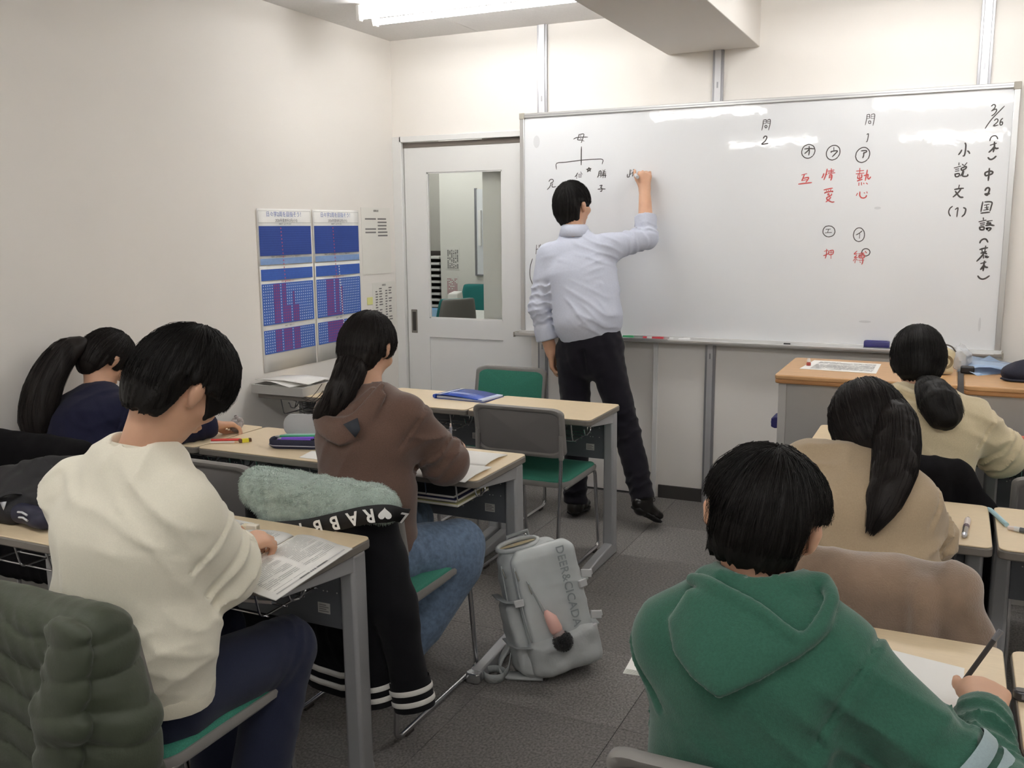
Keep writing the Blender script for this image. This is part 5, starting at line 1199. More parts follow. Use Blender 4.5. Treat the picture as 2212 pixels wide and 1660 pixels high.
# ------------------------------------------------------------------ posters on the side wall
mPaper = M('paper_white', 'f1f0ec', .8); mPaper2 = M('paper_offwhite', 'ebe9e2', .85)
XP = XL + .0035
def quad(y0, y1, z0, z1, x=XP): return MB().add([(x, y0, z0), (x, y1, z0), (x, y1, z1), (x, y0, z1)], [(0, 1, 2, 3)])
def wall_text(body, size, y, z, mat, parent, x=XP + .0012, name='print', bold=0):
    me = text_mesh(body, size, bold=bold); me.transform(frame((x, y, z), (0, 1, 0), (0, 0, 1)))
    return obj(name, me, mat, parent, smooth=0, recalc=False)
def study_poster(y0, w, dz, title2, label, reds, white_col):
    t = thing('chart_poster', label, 'poster', (XL, y0 + w / 2, .8), 'study charts on the side wall')
    y1 = y0 + w
    # two sheets, the lower one overlapping, slightly curled at the edge
    for nm, za, zb, xo in (('upper_sheet', 1.34, 1.645, .0), ('lower_sheet', .80, 1.352, .0008)):
        P = []
        for i in range(9):
            yy = y0 + w * i / 8; cur = .006 * (abs(i - 4) / 4) ** 3
            P.append([(XL + .0015 + xo + cur * (.3 + .7 * j / 4), yy, za + (zb - za) * j / 4 + dz * (i / 8) * 0) for j in range(5)])
        obj(nm, MB().grid(P), mPaper, t, smooth=60, solid=.0008)
    X = XP + .0060; m = .02
    box = [(y0 + .006, y1 - .006, 1.572, 1.634)]
    for a, b, c, d in box:
        e = MB()
        for q in ((a, b, c, c + .0012), (a, b, d - .0012, d), (a, a + .0012, c, d), (b - .0012, b, c, d)): e.add([(X, q[0], q[2]), (X, q[1], q[2]), (X, q[1], q[3]), (X, q[0], q[3])], [(0, 1, 2, 3)])
        obj('title_frame', e, M('print_grey'), t, smooth=0, recalc=False)
    yc = (y0 + y1) / 2
    wall_text('日々学2周を目指そう！', .029, yc, 1.615, M('print_blue', '4a63a8', .7), t, X, 'title_print')
    wall_text(title2, .019, yc + .01, 1.584, M('print_black', '3a3638', .7), t, X, 'title_print')
    wall_text('400KT！よくやった！', .011, yc + .0, 1.566, M('print_black'), t, X, 'title_print')
    for a, b, col in ((1.404, 1.556, '27428f'), (1.358, 1.390, '7f9cc9'), (1.277, 1.335, '3a60b4'), (1.046, 1.260, '3d64b6'), (.895, 1.019, '3d64b6')):
        obj('chart_band', MB().add([(X, y0 + .008, a), (X, y1 - .008, a), (X, y1 - .008, b), (X, y0 + .008, b)], [(0, 1, 2, 3)]), M('band_' + col, col, .75, var=(50, .06)), t, smooth=0, recalc=False)
    for z, s, mt in ((1.397, '300KT！日々学2周目が終わったらメニューを始めろう！', M('print_black')), (1.268, '200KT！1周目終わった！', M('print_red', 'b04a55', .7)), (1.032, '100KT！頑張ろう！', M('print_black'))):
        wall_text(s, .010, yc, z, mt, t, X, 'caption_print')
    lines = MB(); dots = MB(); red = MB(); rdots = MB()
    for a, b in ((1.404, 1.556), (1.277, 1.335)):
        k = 0
        while a + .008 + k * .012 < b: z = a + .008 + k * .012; lines.add([(X + .0004, y0 + .01, z), (X + .0004, y1 - .01, z), (X + .0004, y1 - .01, z + .0014), (X + .0004, y0 + .01, z + .0014)], [(0, 1, 2, 3)]); k += 1
    nc = 24; step = (w - .03) / nc
    for a, b in ((1.046, 1.260), (.895, 1.019)):
        r = 0
        while a + .010 + r * .0148 < b:
            z = a + .008 + r * .0148
            for c in range(nc):
                y = y0 + .016 + c * step; hgt = (b - z) / .2
                isr = any(lo <= c <= hi and (1.26 - z) >= tz for lo, hi, tz in reds)
                tgt = rdots if isr else dots
                tgt.add([(X + .0008, y, z), (X + .0008, y + step * .4, z), (X + .0008, y + step * .4, z + .0066), (X + .0008, y, z + .0066)], [(0, 1, 2, 3)])
                if isr: red.add([(X + .0004, y - step * .2, z - .004), (X + .0004, y + step * .8, z - .004), (X + .0004, y + step * .8, z + .0108), (X + .0004, y - step * .2, z + .0108)], [(0, 1, 2, 3)])
            r += 1
    dc = MB(); y = y0 + w * .40
    for k in range(16): z = 1.548 - k * .0185; dc.add([(X + .0009, y, z - .008), (X + .0009, y + .007, z - .008), (X + .0009, y + .007, z), (X + .0009, y, z)], [(0, 1, 2, 3)]); y += .0012
    wc = MB()
    if white_col:
        for k in range(27): z = 1.33 - k * .0155; yy = y0 + w * white_col + k * .0012; wc.add([(X + .0011, yy, z - .008), (X + .0011, yy + .008, z - .008), (X + .0011, yy + .008, z), (X + .0011, yy, z)], [(0, 1, 2, 3)])
        tag(obj('white_marks', wc, mPaper, t, smooth=0, recalc=False), kind='stuff')
    for nm, mbq, mt in (('rule_lines', lines, M('rule_blue', '3c57a6', .8)), ('cell_marks', dots, M('cell_white', 'c7d2ea', .8)), ('filled_cells', red, M('cell_violet', '5a4c96', .8)), ('filled_marks', rdots, M('cell_red', 'a8406f', .8)), ('dotted_column', dc, M('cell_pink', 'c45a78', .8))):
        tag(obj(nm, mbq, mt, t, smooth=0, recalc=False), kind='stuff')
study_poster(3.800, .442, 0, '2026年度本科3月(小5)', 'blue study chart further from the door, of two on the side wall', ((5, 7, .0), (9, 10, .0), (14, 14, .05), (10, 12, .12), (15, 16, .12)), None)
study_poster(4.258, .440, 0, '2026年度本科2月(小5)', 'blue study chart nearer the door, half behind the brown hoodie student', ((5, 8, .0), (10, 11, .0), (13, 13, .05), (6, 12, .20)), .50)
def notice(label, y0, y1, z0, z1, rows, cols, head=None):
    t = thing('notice_sheet', label, 'notice', (XL, (y0 + y1) / 2, z0))
    obj('sheet', MB().box(XL + .001, XL + .0026, y0, y1, z0, z1), mPaper2, t)
    mb = MB(); rg = random.Random(int(z0 * 999)); hh = z1 - z0; ww = y1 - y0
    for c0, c1 in cols:
        for r in range(rows[0], rows[1]):
            z = z1 - hh * (r + .6) / rows[2]; a = y0 + ww * c0; b = y0 + ww * (c1 - rg.random() * .05)
            if rg.random() < .15: continue
            mb.add([(XL + .0032, a, z), (XL + .0032, b, z), (XL + .0032, b, z + hh * .45 / rows[2]), (XL + .0032, a, z + hh * .45 / rows[2])], [(0, 1, 2, 3)])
    tag(obj('printed_rows', mb, M('print_grey'), t, smooth=0, recalc=False), kind='stuff')
    if head: wall_text(head, .014, (y0 + y1) / 2, z1 - .02, M('print_black'), t, XL + .0034)
notice('white notice sheet with a grey block of print, beside the door', 4.735, 5.05, 1.262, 1.664, (3, 9, 20), ((.12, .5), (.55, .9)), '授業日程')
notice('white timetable sheet in two columns, pinned low beside the door', 4.83, 5.085, .93, 1.21, (2, 15, 17), ((.12, .24), (.28, .44), (.55, .66), (.7, .86)), '時間割')
st = thing('sticky_note', 'yellow sticky note on the wall above the brown hoodie student', 'note', (XL, 4.80, 1.09))
obj('note', MB().box(XL + .001, XL + .0022, 4.77, 4.835, 1.08, 1.125), M('note_yellow', 'e6e79a', .8), st)
# ------------------------------------------------------------------ lecterns
mWood = M('lectern_wood', 'bf9669', .4, var=(9, .10), stretch=(1, 12, 1)); mWoodE = M('lectern_edge', 'a87a4e', .45, var=(12, .12), stretch=(1, 12, 1))
mGreyM = M('lectern_steel', 'a8a6a3', .55, .1); mGreyL = M('lectern_strip', 'bab8b5', .5, .1)
def lectern(label, x0, x1):
    t = thing('lectern', label, 'lectern', ((x0 + x1) / 2, 4.41, 0))
    y0, y1 = 4.115, 4.705
    obj('top_board', MB().prism([(x, y, .880) for x, y in rrect(x0, x1, y0, y1, .025)], (0, 0, .02)), mWood, t, bevel=.005)
    obj('top_edge', MB().prism([(x, y, .862) for x, y in rrect(x0 + .001, x1 - .001, y0 + .001, y1 - .001, .025)], (0, 0, .0185)), mWoodE, t, bevel=.005)
    obj('front_panel', MB().box(x0 + .05, x1 - .05, y0 + .032, y0 + .042, .06, .862), mGreyM, t)
    for a in (x0 + .016, x1 - .05):
        obj('side_post', MB().box(a, a + .034, y0 + .024, y0 + .06, 0, .862), mGreyL, t, bevel=.003)
        obj('side_panel', MB().box(a + (.002 if a < (x0 + x1) / 2 else .022), a + (.012 if a < (x0 + x1) / 2 else .032), y0 + .06, y1 - .03, .05, .862), mGreyM, t)
    obj('shelf', MB().box(x0 + .03, x1 - .03, y0 + .05, y1 - .04, .58, .60), mGreyM, t)
    obj('plinth', MB().box(x0 + .03, x1 - .03, y0 + .035, y1 - .04, 0, .06), mGreyL, t)
lectern('wood-topped grey lectern beneath the printed sheet and cream pouch', -.685, .036)
lectern('wood-topped grey lectern at the picture edge, beneath the clear folder', .060, .78)
eraser('navy whiteboard eraser stuck to the side of the lectern', -.671, 4.33, .655, rot=Matrix.Rotation(-math.pi / 2, 4, 'Y') @ Matrix.Rotation(math.pi / 2, 4, 'Z'))
# ------------------------------------------------------------------ generic paper things
def sheet(name, label, cat, pts, z, mat=mPaper, lines=None, thick=.0012, group=None, parent=None):
    """flat sheet from four corners (x, y): a,b along the writing lines, d,c opposite"""
    P = [Vector((x, y, z)) for x, y in pts]
    if parent is None:
        t = thing(name, label, cat, sum(P, Vector()) / 4, group)
    else: t = parent
    obj('page', MB().prism([tuple(p) for p in P], (0, 0, thick)), mat, t)
    if lines:
        mb = MB(); n, u0, u1, v0, v1, dens = lines; rg = random.Random(len(label or 'x') * 13)
        def at(u, v): return tuple((P[0] * (1 - u) + P[1] * u) * (1 - v) + (P[3] * (1 - u) + P[2] * u) * v + Vector((0, 0, thick + .0006)))
        for i in range(n):
            v = v0 + (v1 - v0) * i / n; h2 = (v1 - v0) / n * .34; u = u0
            while u < u1:
                e = min(u1, u + rg.uniform(.03, .2))
                if rg.random() < dens: mb.add([at(u, v), at(e, v), at(e, v + h2), at(u, v + h2)], [(0, 1, 2, 3)])
                u = e + .02
        tag(obj('printed_lines', mb, M('faint_print', 'b4b4b6', .8), t, smooth=0, recalc=False), kind='stuff')
    return t
# ------------------------------------------------------------------ garments on chair backs
mOl = M('olive_nylon', '343b2a', .6, var=(14, .08), bump=(160, .25, .002), sheen=.15)
def puffer():
    r = thing('quilted_jacket', 'olive green quilted jacket hung over the nearest chair back', 'jacket', (-1.62, 1.15, 0))
    F = Field((-1.98, 1.0, .12), (-1.24, 1.32, .90), .005)
    F.rbox((-1.640, 1.182, .49), (.245, .070, .312), .05, k=.0)
    F.seg((-1.86, 1.165, .80), (-1.45, 1.170, .795), .032, .034, k=.04)
    F.seg((-1.455, 1.175, .765), (-1.395, 1.19, .60), (.036, .045), (.045, .05), (1, 0, 0), .04); F.seg((-1.395, 1.19, .60), (-1.345, 1.19, .2), (.045, .05), (.05, .05), (1, 0, 0), .04)
    G = Field((-1.98, 1.0, .12), (-1.24, 1.32, .90), .005)
    G.seg((-1.445, 1.118, .80), (-1.475, 1.102, .62), (.052, .020), (.056, .024), (1, 0, 0), .03); G.seg((-1.475, 1.102, .62), (-1.525, 1.098, .30), (.056, .024), (.058, .026), (1, 0, 0), .03); G.seg((-1.525, 1.098, .3), (-1.55, 1.10, .15), (.058, .026), (.05, .026), (1, 0, 0), .03)
    def quilt(ph, per, sl, amp):
        def f(v, X, Y, Z):
            t = (Z + sl * (X + 1.6) + .008 * np.sin(X * 19 + ph) + .004 * np.sin(X * 47)) / per + ph
            return v - amp * (np.abs(np.sin(np.pi * t)) ** .5 - .6)
        return f
    F.fn(quilt(.15, .066, .10, .0095)); G.fn(quilt(.4, .064, -.16, .0055))
    F.F = np.minimum(F.F, G.F); F.noise(.002, 7, 3); F.wrinkle((1, 0, .3), .035, .0022, 5, .1); F.wrinkle((.5, 0, 1), .04, .002, 6, .1)
    q_ = field_obj('quilted_shell', F, mOl, r, 2); q_.location = (-.012, .022, 0)
puffer()
mVar = cloth('black_fleece', '111114', .12, 300, .4, .04); mMint = M('mint_fur', 'b7c8be', .95, var=(40, .10), bump=(240, .9, .006), sheen=.5, spec=.1); mStripe = cloth('white_knit', 'e4e2dc', .05, 500, .5)
def varsity():
    r = thing('varsity_jacket', 'black varsity jacket with mint fur hood hung over a chair', 'jacket', (-1.63, 2.13, 0))
    F = Field((-1.99, 1.96, .17), (-1.2, 2.34, .92), .007)
    F.rbox((-1.66, 2.145, .52), (.23, .058, .285), .05, k=0)
    F.seg((-1.43, 2.12, .74), (-1.365, 2.10, .50), .062, .066, k=.02); F.seg((-1.365, 2.10, .50), (-1.315, 2.09, .30), .062, .050, k=.02)
    F.seg((-1.47, 2.08, .72), (-1.455, 2.07, .48), .055, .058, k=.012); F.seg((-1.455, 2.07, .48), (-1.415, 2.065, .30), .056, .044, k=.012)
    F.rbox((-1.72, 2.14, .40), (.22, .07, .14), .06, k=.03)
    F.noise(.004, 6, 8); F.wrinkle((1, 0, .15), .05, .006, 9, 0); F.wrinkle((.3, 0, 1), .07, .004, 10, .2)
    b = field_obj('jacket_body', F, mVar, r, 1)
    for c, ax, rw in (((-1.311, 2.088, .285), (.24, -.05, -1), .058), ((-1.411, 2.0645, .285), (.2, -.03, -1), .050)):
        c = V3(c); ax = unit(ax)
        cu = band(r, 'cuff', c + ax * .030, ax, rw * 1.04, rw * .92, .085, mVar)
        for q in (.016, .048): band(cu, 'cuff_stripe', c + ax * q, ax, rw * 1.09, rw * .97, .015, mStripe, wob=.015)
    # knitted hem with two pale stripes
    P = lambda z, o: [[(-1.955 + .50 * i / 24, 2.065 - o + .10 * (abs(i - 12) / 12) ** 4 + .008 * math.sin(i * 1.1), z + .012 * math.sin(i * .55 + .5) - .04 * (i / 24) * (i / 24) + .05 * (1 - i / 24) ** 2 + dz) for dz in (-.009, .009)] for i in range(25)]
    hb = obj('hem_rib', MB().grid([[(p[0][0], p[0][1] + .012, p[0][2] - .05), (p[0][0], p[0][1], p[0][2] - .045), (p[1][0], p[1][1], p[1][2] + .03), (p[1][0], p[1][1] + .012, p[1][2] + .035)] for p in P(.285, .006)]), mVar, r, smooth=180, solid=.004)
    for z in (.300, .262): obj('hem_stripe', MB().grid(P(z, .010)), mStripe, hb, smooth=180, solid=.003)
    # fur hood
    F = Field((-1.97, 1.98, .62), (-1.24, 2.30, .92), .006)
    F.seg((-1.845, 2.13, .80), (-1.43, 2.13, .785), (.060, .042), (.052, .042), (0, 1, 0), .02)
    up_ = [(-1.83, 2.085, .805), (-1.72, 2.075, .785), (-1.58, 2.07, .79), (-1.45, 2.075, .80), (-1.375, 2.09, .79)]
    for a, q in zip(up_[:-1], up_[1:]): F.seg(a, q, (.026, .046), (.026, .042), (0, 1, 0), .03)
    lo_ = [(-1.83, 2.085, .765), (-1.755, 2.072, .722), (-1.63, 2.066, .735), (-1.48, 2.064, .770), (-1.36, 2.082, .79)]
    for a, q in zip(lo_[:-1], lo_[1:]): F.seg(a, q, (.026, .032), (.026, .030), (0, 1, 0), .03)
    for a, q in (((-1.61, 2.035, .82), (-1.60, 2.032, .74)), ((-1.78, 2.05, .80), (-1.76, 2.04, .73)), ((-1.69, 2.04, .815), (-1.70, 2.036, .76))): F.seg(a, q, .006, k=.015, op='s')
    F.noise(.0025, 8, 12, oct=1); F.wrinkle((1, 0, .2), .08, .008, 3, -.1); F.noise(.0012, 60, 13, oct=1)
    P_, Q_ = F.mesh(1)
    h_ = obj('fur_hood', np_mesh('fur_hood', P_, Q_), mMint, r, smooth=180, recalc=False)
    nrm = np.zeros_like(P_); fn_ = np.cross(P_[Q_[:, 1]] - P_[Q_[:, 0]], P_[Q_[:, 2]] - P_[Q_[:, 0]])
    for j in range(4): np.add.at(nrm, Q_[:, j], fn_)
    nrm /= np.linalg.norm(nrm, axis=1, keepdims=True) + 1e-9
    rg = np.random.default_rng(3); I = rg.choice(len(P_), 16000); d = nrm[I] + rg.normal(0, .45, (len(I), 3)) + V3(0, 0, -.35); d /= np.linalg.norm(d, axis=1, keepdims=True)
    ln = rg.uniform(.005, .010, (len(I), 1)); base = P_[I] - nrm[I] * .001
    strands('fur_tufts', np.stack([base, base + d * ln * .6, base + d * ln + V3(0, 0, -.25) * ln], 1), .0008, .0002, mMint, h_)['kind'] = 'stuff'
    # ribbon with upside-down lettering along the hood edge
    C = bez([(-1.77, 2.036, .682), (-1.68, 2.026, .698), (-1.582, 2.022, .720), (-1.49, 2.020, .749), (-1.40, 2.024, .777), (-1.335, 2.040, .786), (-1.305, 2.085, .770)], 8); hb_ = .025
    rows = []
    for i, c in enumerate(C):
        t = (C[min(i + 1, len(C) - 1)] - C[max(0, i - 1)]).normalized(); n_ = Vector((0, -1, 0)); n_ = (n_ - t * n_.dot(t)).normalized(); u = t.cross(n_) * -1
        if u.z < 0: u = -u
        rows.append((c, t, u, n_))
    rb = obj('ribbon', MB().grid([[tuple(c - u * hb_), tuple(c - n_ * -.002), tuple(c + u * hb_)] for c, t, u, n_ in rows]), M('ribbon_black', '121214', .7), r, smooth=180, solid=.003)
    mL = M('lettering_white', 'f0f0ee', .6); n = len(rows)
    for ch, f in (('L', .955), ('♥', .815), ('R', .715), ('A', .61), ('B', .505), ('B', .405), ('Y', .30), ('L', .09)):
        x = f * (n - 1); c, t, u, n_ = rows[int(round(x))]
        if ch == '♥':
            hp = [(.5 * 16 * math.sin(a) ** 3, .5 * (13 * math.cos(a) - 5 * math.cos(2 * a) - 2 * math.cos(3 * a) - math.cos(4 * a))) for a in [2 * math.pi * i / 24 for i in range(24)]]
            mb = MB().add([(a * .0023, b * .0023, 0) for a, b in hp], [tuple(range(24))]); me = mesh_from('heart', mb.v, mb.f)
        else: me = text_mesh(ch, .052, bold=.0014)
        me.transform(frame(c + n_ * .0075, -t, -u)); obj('letter', me, mL, rb, smooth=0, recalc=False)
varsity()
def drape(name, label, cat, x, y, mat, top=.815, w=.235, bottom=.30, seed=1, sweep=None, wr=.006, rz=0, part='cloth', thick=.05, extra=None):
    """a garment folded over a chair back whose top edge runs at (x, y)"""
    r = thing(name, label, cat, (x, y, 0))
    F = Field((x - w - .14, y - .17, bottom - .05), (x + w + .16, y + .17, top + .06), .007)
    F.rbox((x, y, (top + bottom) / 2), (w, thick, (top - bottom) / 2), .045, k=0)
    F.seg((x - w + .03, y, top - .03), (x + w - .03, y, top - .03), .042, k=.03)
    if sweep:
        for a, b, ra, rb in sweep: F.seg(a, b, ra, rb, k=.03)
    F.noise(.004, 5, seed); F.wrinkle((1, 0, .1), .06, wr, seed + 1, -.05); F.wrinkle((.6, 0, 1), .07, wr * .6, seed + 2, .2)
    if extra: extra(F)
    return r, field_obj(part, F, mat, r, 1)
drape('black_coat', 'black coat over the chair of the long-haired navy student', 'coat', -2.90, 2.165, M('black_coat_cloth', '131214', .95, bump=(300, .4, .002), spec=.1), w=.30, seed=21, top=.83,
      sweep=[((-2.66, 2.16, .76), (-2.62, 2.14, .4), .06, .06), ((-3.08, 2.12, .76), (-3.10, 2.10, .4), .07, .06)])
drape('black_coat', 'black coat over the chair of the cream hoodie student', 'coat', -.15, 3.105, M('black_coat_cloth'), w=.225, seed=24, top=.815,
      sweep=[((.045, 3.10, .775), (.115, 3.09, .66), .035, .05), ((.115, 3.09, .66), (.14, 3.09, .35), .05, .055), ((-.02, 3.06, .78), (.02, 3.045, .5), .04, .06)])
mTau = M('taupe_fleece', '8a7665', .95, var=(7, .28), bump=(300, .5, .003), sheen=.5, spec=.1)
drape('fleece_jacket', 'taupe fleece jacket over the chair of the tan sweatshirt student', 'jacket', -.155, 2.075, mTau, w=.235, seed=27, top=.825, wr=.008,
      sweep=[((.03, 2.07, .79), (.075, 2.06, .69), .035, .045), ((.075, 2.06, .69), (.10, 2.06, .40), .045, .055), ((-.02, 2.02, .80), (.0, 2.01, .5), .02, .035), ((-.30, 2.04, .79), (-.30, 2.02, .5), .02, .04)])
# ------------------------------------------------------------------ bags on the desk behind the white sweatshirt
def soft_bag(name, label, cat, parts, mat, seed, lo, hi, pn='bag_body', wr=.006):
    r = thing(name, label, cat, ((lo[0] + hi[0]) / 2, (lo[1] + hi[1]) / 2, lo[2] + .0))
    F = Field(lo, hi, .006)
    for a, b, ra, rb, sd in parts: F.seg(a, b, ra, rb, sd, .03)
    F.fn(lambda f, X, Y, Z: np.maximum(f, (lo[2] + .014) - Z)); F.noise(.004, 8, seed); F.wrinkle((.5, .3, 1), .05, wr, seed, 0); F.wrinkle((1, .3, .2), .05, wr * .7, seed + 1, .1)
    F.fn(lambda f, X, Y, Z: np.maximum(f, (lo[2] + .014) - Z))
    o = field_obj(pn, F, mat, r, 1); return r, o
mBag = M('black_nylon_bag', '131216', .7, bump=(250, .3, .002))
r, o = soft_bag('school_bag', 'slumped black school bag on the desk at the picture edge', 'bag', [((-2.52, 1.80, .78), (-2.33, 1.80, .77), (.09, .07), (.08, .055), (0, 1, 0)), ((-2.45, 1.85, .80), (-2.32, 1.90, .83), .07, .05, None), ((-2.53, 1.72, .76), (-2.38, 1.72, .75), .05, .04, None)], mBag, 31, (-2.66, 1.63, .706), (-2.22, 2.0, .93))
obj('strap', MB().tube(bez([(-2.36, 1.74, .80), (-2.38, 1.70, .81), (-2.43, 1.68, .78), (-2.47, 1.67, .74)], 6), .012, 8, flat=.3), mBag, r)
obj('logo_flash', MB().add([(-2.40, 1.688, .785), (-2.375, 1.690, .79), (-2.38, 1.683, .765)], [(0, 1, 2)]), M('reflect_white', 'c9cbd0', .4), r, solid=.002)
r, o = soft_bag('pen_pouch', 'navy pen pouch with white marks, under the black bag', 'pouch', [((-2.345, 1.715, .752), (-2.235, 1.70, .752), (.035, .03), (.033, .028), (0, 1, 0))], M('navy_pouch', '1c1d33', .6), 35, (-2.42, 1.64, .706), (-2.17, 1.78, .82), 'pouch_body', .003)
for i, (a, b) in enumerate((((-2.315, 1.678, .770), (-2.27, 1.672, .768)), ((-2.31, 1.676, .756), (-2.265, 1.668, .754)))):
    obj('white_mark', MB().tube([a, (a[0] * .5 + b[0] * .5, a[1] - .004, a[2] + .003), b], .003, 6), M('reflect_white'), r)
# ------------------------------------------------------------------ things on the desks
T0 = DT + .0006
# tray with papers on the wall-side front desk
t = thing('document_tray', 'grey document tray heaped with papers on the wall-side front desk', 'tray', (-3.03, 3.80, DT))
mTray = M('tray_grey', 'b3b2ae', .5)
e = MB()
for bx in ((-3.195, -2.875, 3.665, 3.675), (-3.195, -2.875, 3.925, 3.935), (-3.195, -3.185, 3.675, 3.925), (-2.885, -2.875, 3.675, 3.925)): e.box(bx[0], bx[1], bx[2], bx[3], T0, .765)
obj('tray_wall', e, mTray, t); obj('tray_floor', MB().box(-3.19, -2.88, 3.67, 3.93, T0, .724), mTray, t)
for i, (pts, dz, tl) in enumerate(((((-3.17, 3.68), (-2.90, 3.69), (-2.91, 3.92), (-3.18, 3.91)), .730, .03), (((-3.19, 3.69), (-2.95, 3.66), (-2.92, 3.90), (-3.16, 3.93)), .765, .045), (((-3.15, 3.68), (-2.88, 3.72), (-2.91, 3.93), (-3.17, 3.89)), .775, .02))):
    s = thing('loose_sheet', ('bottom', 'tilted middle', 'topmost')[i] + ' white sheet in the grey document tray', 'paper', (-3.03, 3.8, dz))
    P = [Vector((x, y, dz + tl * (.5 - k // 2 if k in (0, 3) else 0) * .5 + (.01 if k in (0, 3) else 0))) for k, (x, y) in enumerate(pts)]
    obj('page', MB().grid([[tuple(P[0].lerp(P[3], j / 4)), tuple(P[0].lerp(P[3], j / 4).lerp(P[1].lerp(P[2], j / 4), .5) + Vector((0, 0, .008))), tuple(P[1].lerp(P[2], j / 4))] for j in range(5)]), mPaper, s, smooth=60, solid=.002)
# blue file
fl_ = thing('file_folder', 'glossy blue file with white spine band lying across two front desks', 'folder', (-2.11, 4.0, DT))
mBlue = M('file_blue', '2448a8', .22, var=(3, .05))
A, B_, C_, D_ = (Vector((-2.262, 3.895, 0)), Vector((-1.985, 3.880, 0)), Vector((-1.965, 4.062, 0)), Vector((-2.222, 4.085, 0)))
def lerp4(u, v, z): p = A.lerp(B_, u).lerp(D_.lerp(C_, u), v); return (p.x, p.y, z)
obj('back_cover', MB().prism([lerp4(0, 0, T0), lerp4(1, 0, T0), lerp4(1, 1, T0), lerp4(0, 1, T0)], (0, 0, .002)), mBlue, fl_)
for k in range(4): obj('inner_page', MB().prism([lerp4(.04, .03, T0 + .003 + k * .003), lerp4(.985 + k * .004, .03, T0 + .003 + k * .002), lerp4(.985 + k * .004, .97, T0 + .003 + k * .002), lerp4(.04, .97, T0 + .003 + k * .003)], (0, 0, .0015)), M('file_page_blue', 'bcc8e2', .4) if k % 2 else mPaper, fl_)
obj('front_cover', MB().grid([[lerp4(u, v, .739 + .007 * math.sin(math.pi * min(1, u * 1.2)) * (1 - .4 * u) - .010 * u) for v in (0, .5, 1)] for u in (0, .05, .12, .25, .4, .6, .8, .96)]), mBlue, fl_, solid=.0016)
obj('spine_band', MB().grid([[lerp4(u, v, .7415 + .007 * math.sin(math.pi * min(1, u * 1.2)) * (1 - .4 * u) - .010 * u) for v in (0, .5, 1)] for u in (.055, .09, .12)]), M('band_silver', 'd9dde6', .3), fl_, solid=.001)
obj('spine', MB().tube([lerp4(0, 0, .7315), lerp4(0, 1, .7315)], .0095, 10), mBlue, fl_)
# pencil case, open
pc = thing('pencil_case', 'open navy pencil case full of coloured pens', 'pencil case', (-2.27, 2.83, DT))
M0 = Matrix.Translation((-2.225, 2.795, T0)) @ Matrix.Rotation(.30, 4, 'Z')
ol = rrect(-.11, .11, -.042, .042, .04, 6)
obj('base', MB().grid([[tuple(M0 @ Vector((x * k, y * k, z))) for x, y in ol + [ol[0]]] for k, z in ((.9, .0), (1, .008), (1.0, .03), (.95, .036), (.90, .03), (.88, .010))]).add([tuple(M0 @ Vector((x * .9, y * .9, .0))) for x, y in ol], [tuple(range(len(ol)))]).add([tuple(M0 @ Vector((x * .88, y * .88, .010))) for x, y in ol], [tuple(range(len(ol)))]), M('case_navy', '20233c', .7, bump=(300, .3)), pc, smooth=60)
def lidp(x, y, k, z):
    a = 1.3; v = (y + .042) * k + .042 * (1 - k); return tuple(M0 @ Vector((x * k * .9 + .03, .040 + v * math.cos(a) - z * math.sin(a) * -1, .034 + v * math.sin(a) - z * math.cos(a))))
obj('lid', MB().grid([[lidp(x, y, k, z) for x, y in ol + [ol[0]]] for k, z in ((.88, .004), (.97, .006), (1, -.002), (1, -.016), (.95, -.022), (.5, -.024))]).add([lidp(x, y, .5, -.024) for x, y in ol], [tuple(range(len(ol)))]).add([lidp(x, y, .88, .004) for x, y in ol], [tuple(range(len(ol)))]), M('case_lid_grey', 'b4b4b6', .7, bump=(300, .3)), pc, smooth=60)
obj('zip', MB().tube([tuple(M0 @ Vector((x * 1.005, y * 1.005, .012))) for x, y in ol], .0022, 6, closed=True), M('zip_grey', '9a9aa4', .4, .3), pc)
for i, c in enumerate(('6f42c1', '7c4fd0', '2f9e6e', 'c9d9da', 'c58f92', 'a9d6cc', 'cfe3e6', '8fb7c9')):
    y = -.03 + i * .0085; z = .030 + .006 * (i % 3)
    pn = thing('coloured_pen', ('violet', 'purple', 'green', 'pale grey', 'rose', 'mint', 'clear blue', 'steel blue')[i] + ' pen in the open navy pencil case', 'pen', tuple(M0 @ Vector((0, y, z))))
    a = M0 @ Vector((-.085 + .012 * (i % 2), y, z)); b = M0 @ Vector((.06 + .01 * (i % 3), y * .8 + .003, z + .004))
    obj('barrel', MB().tube([tuple(a.lerp(b, .12)), tuple(b)], .0048, 8), M('pen_' + c, c, .3), pn); obj('tip', MB().tube([tuple(a), tuple(a.lerp(b, .12))], [.0012, .0045], 8), M('pen_tip', 'b9bcc4', .3, .6), pn)
def pen(name, label, cat, a, b, r, segs):
    """a pen from a to b; segs: (part name, from, to, radius factor from, to, colour)"""
    a = Vector(a); b = Vector(b); t = thing(name, label, cat, (a + b) / 2)
    for nm, f0, f1, k0, k1, mt in segs: obj(nm, MB().tube([tuple(a.lerp(b, f0)), tuple(a.lerp(b, f1))], [r * k0, r * k1], 10), mt, t)
    return t
zt = T0 + .004
pen('red_pen', 'red ballpoint pen on the wall-side second-row desk', 'pen', (-2.60, 2.735, zt + .001), (-2.485, 2.80, zt + .001), .0048, (('barrel', .0, .85, 1, 1, M('pen_red', 'd2403c', .3)), ('tip', .85, 1, .9, .25, M('pen_red'))))
pen('white_pencil', 'white pencil lying beside the red pen', 'pencil', (-2.575, 2.705, zt + .0002), (-2.478, 2.755, zt + .0002), .004, (('barrel', 0, .85, 1, 1, M('pen_white', 'e8ddd8', .4)), ('tip', .85, 1, .9, .15, M('pencil_wood', 'd4b48c', .6))))
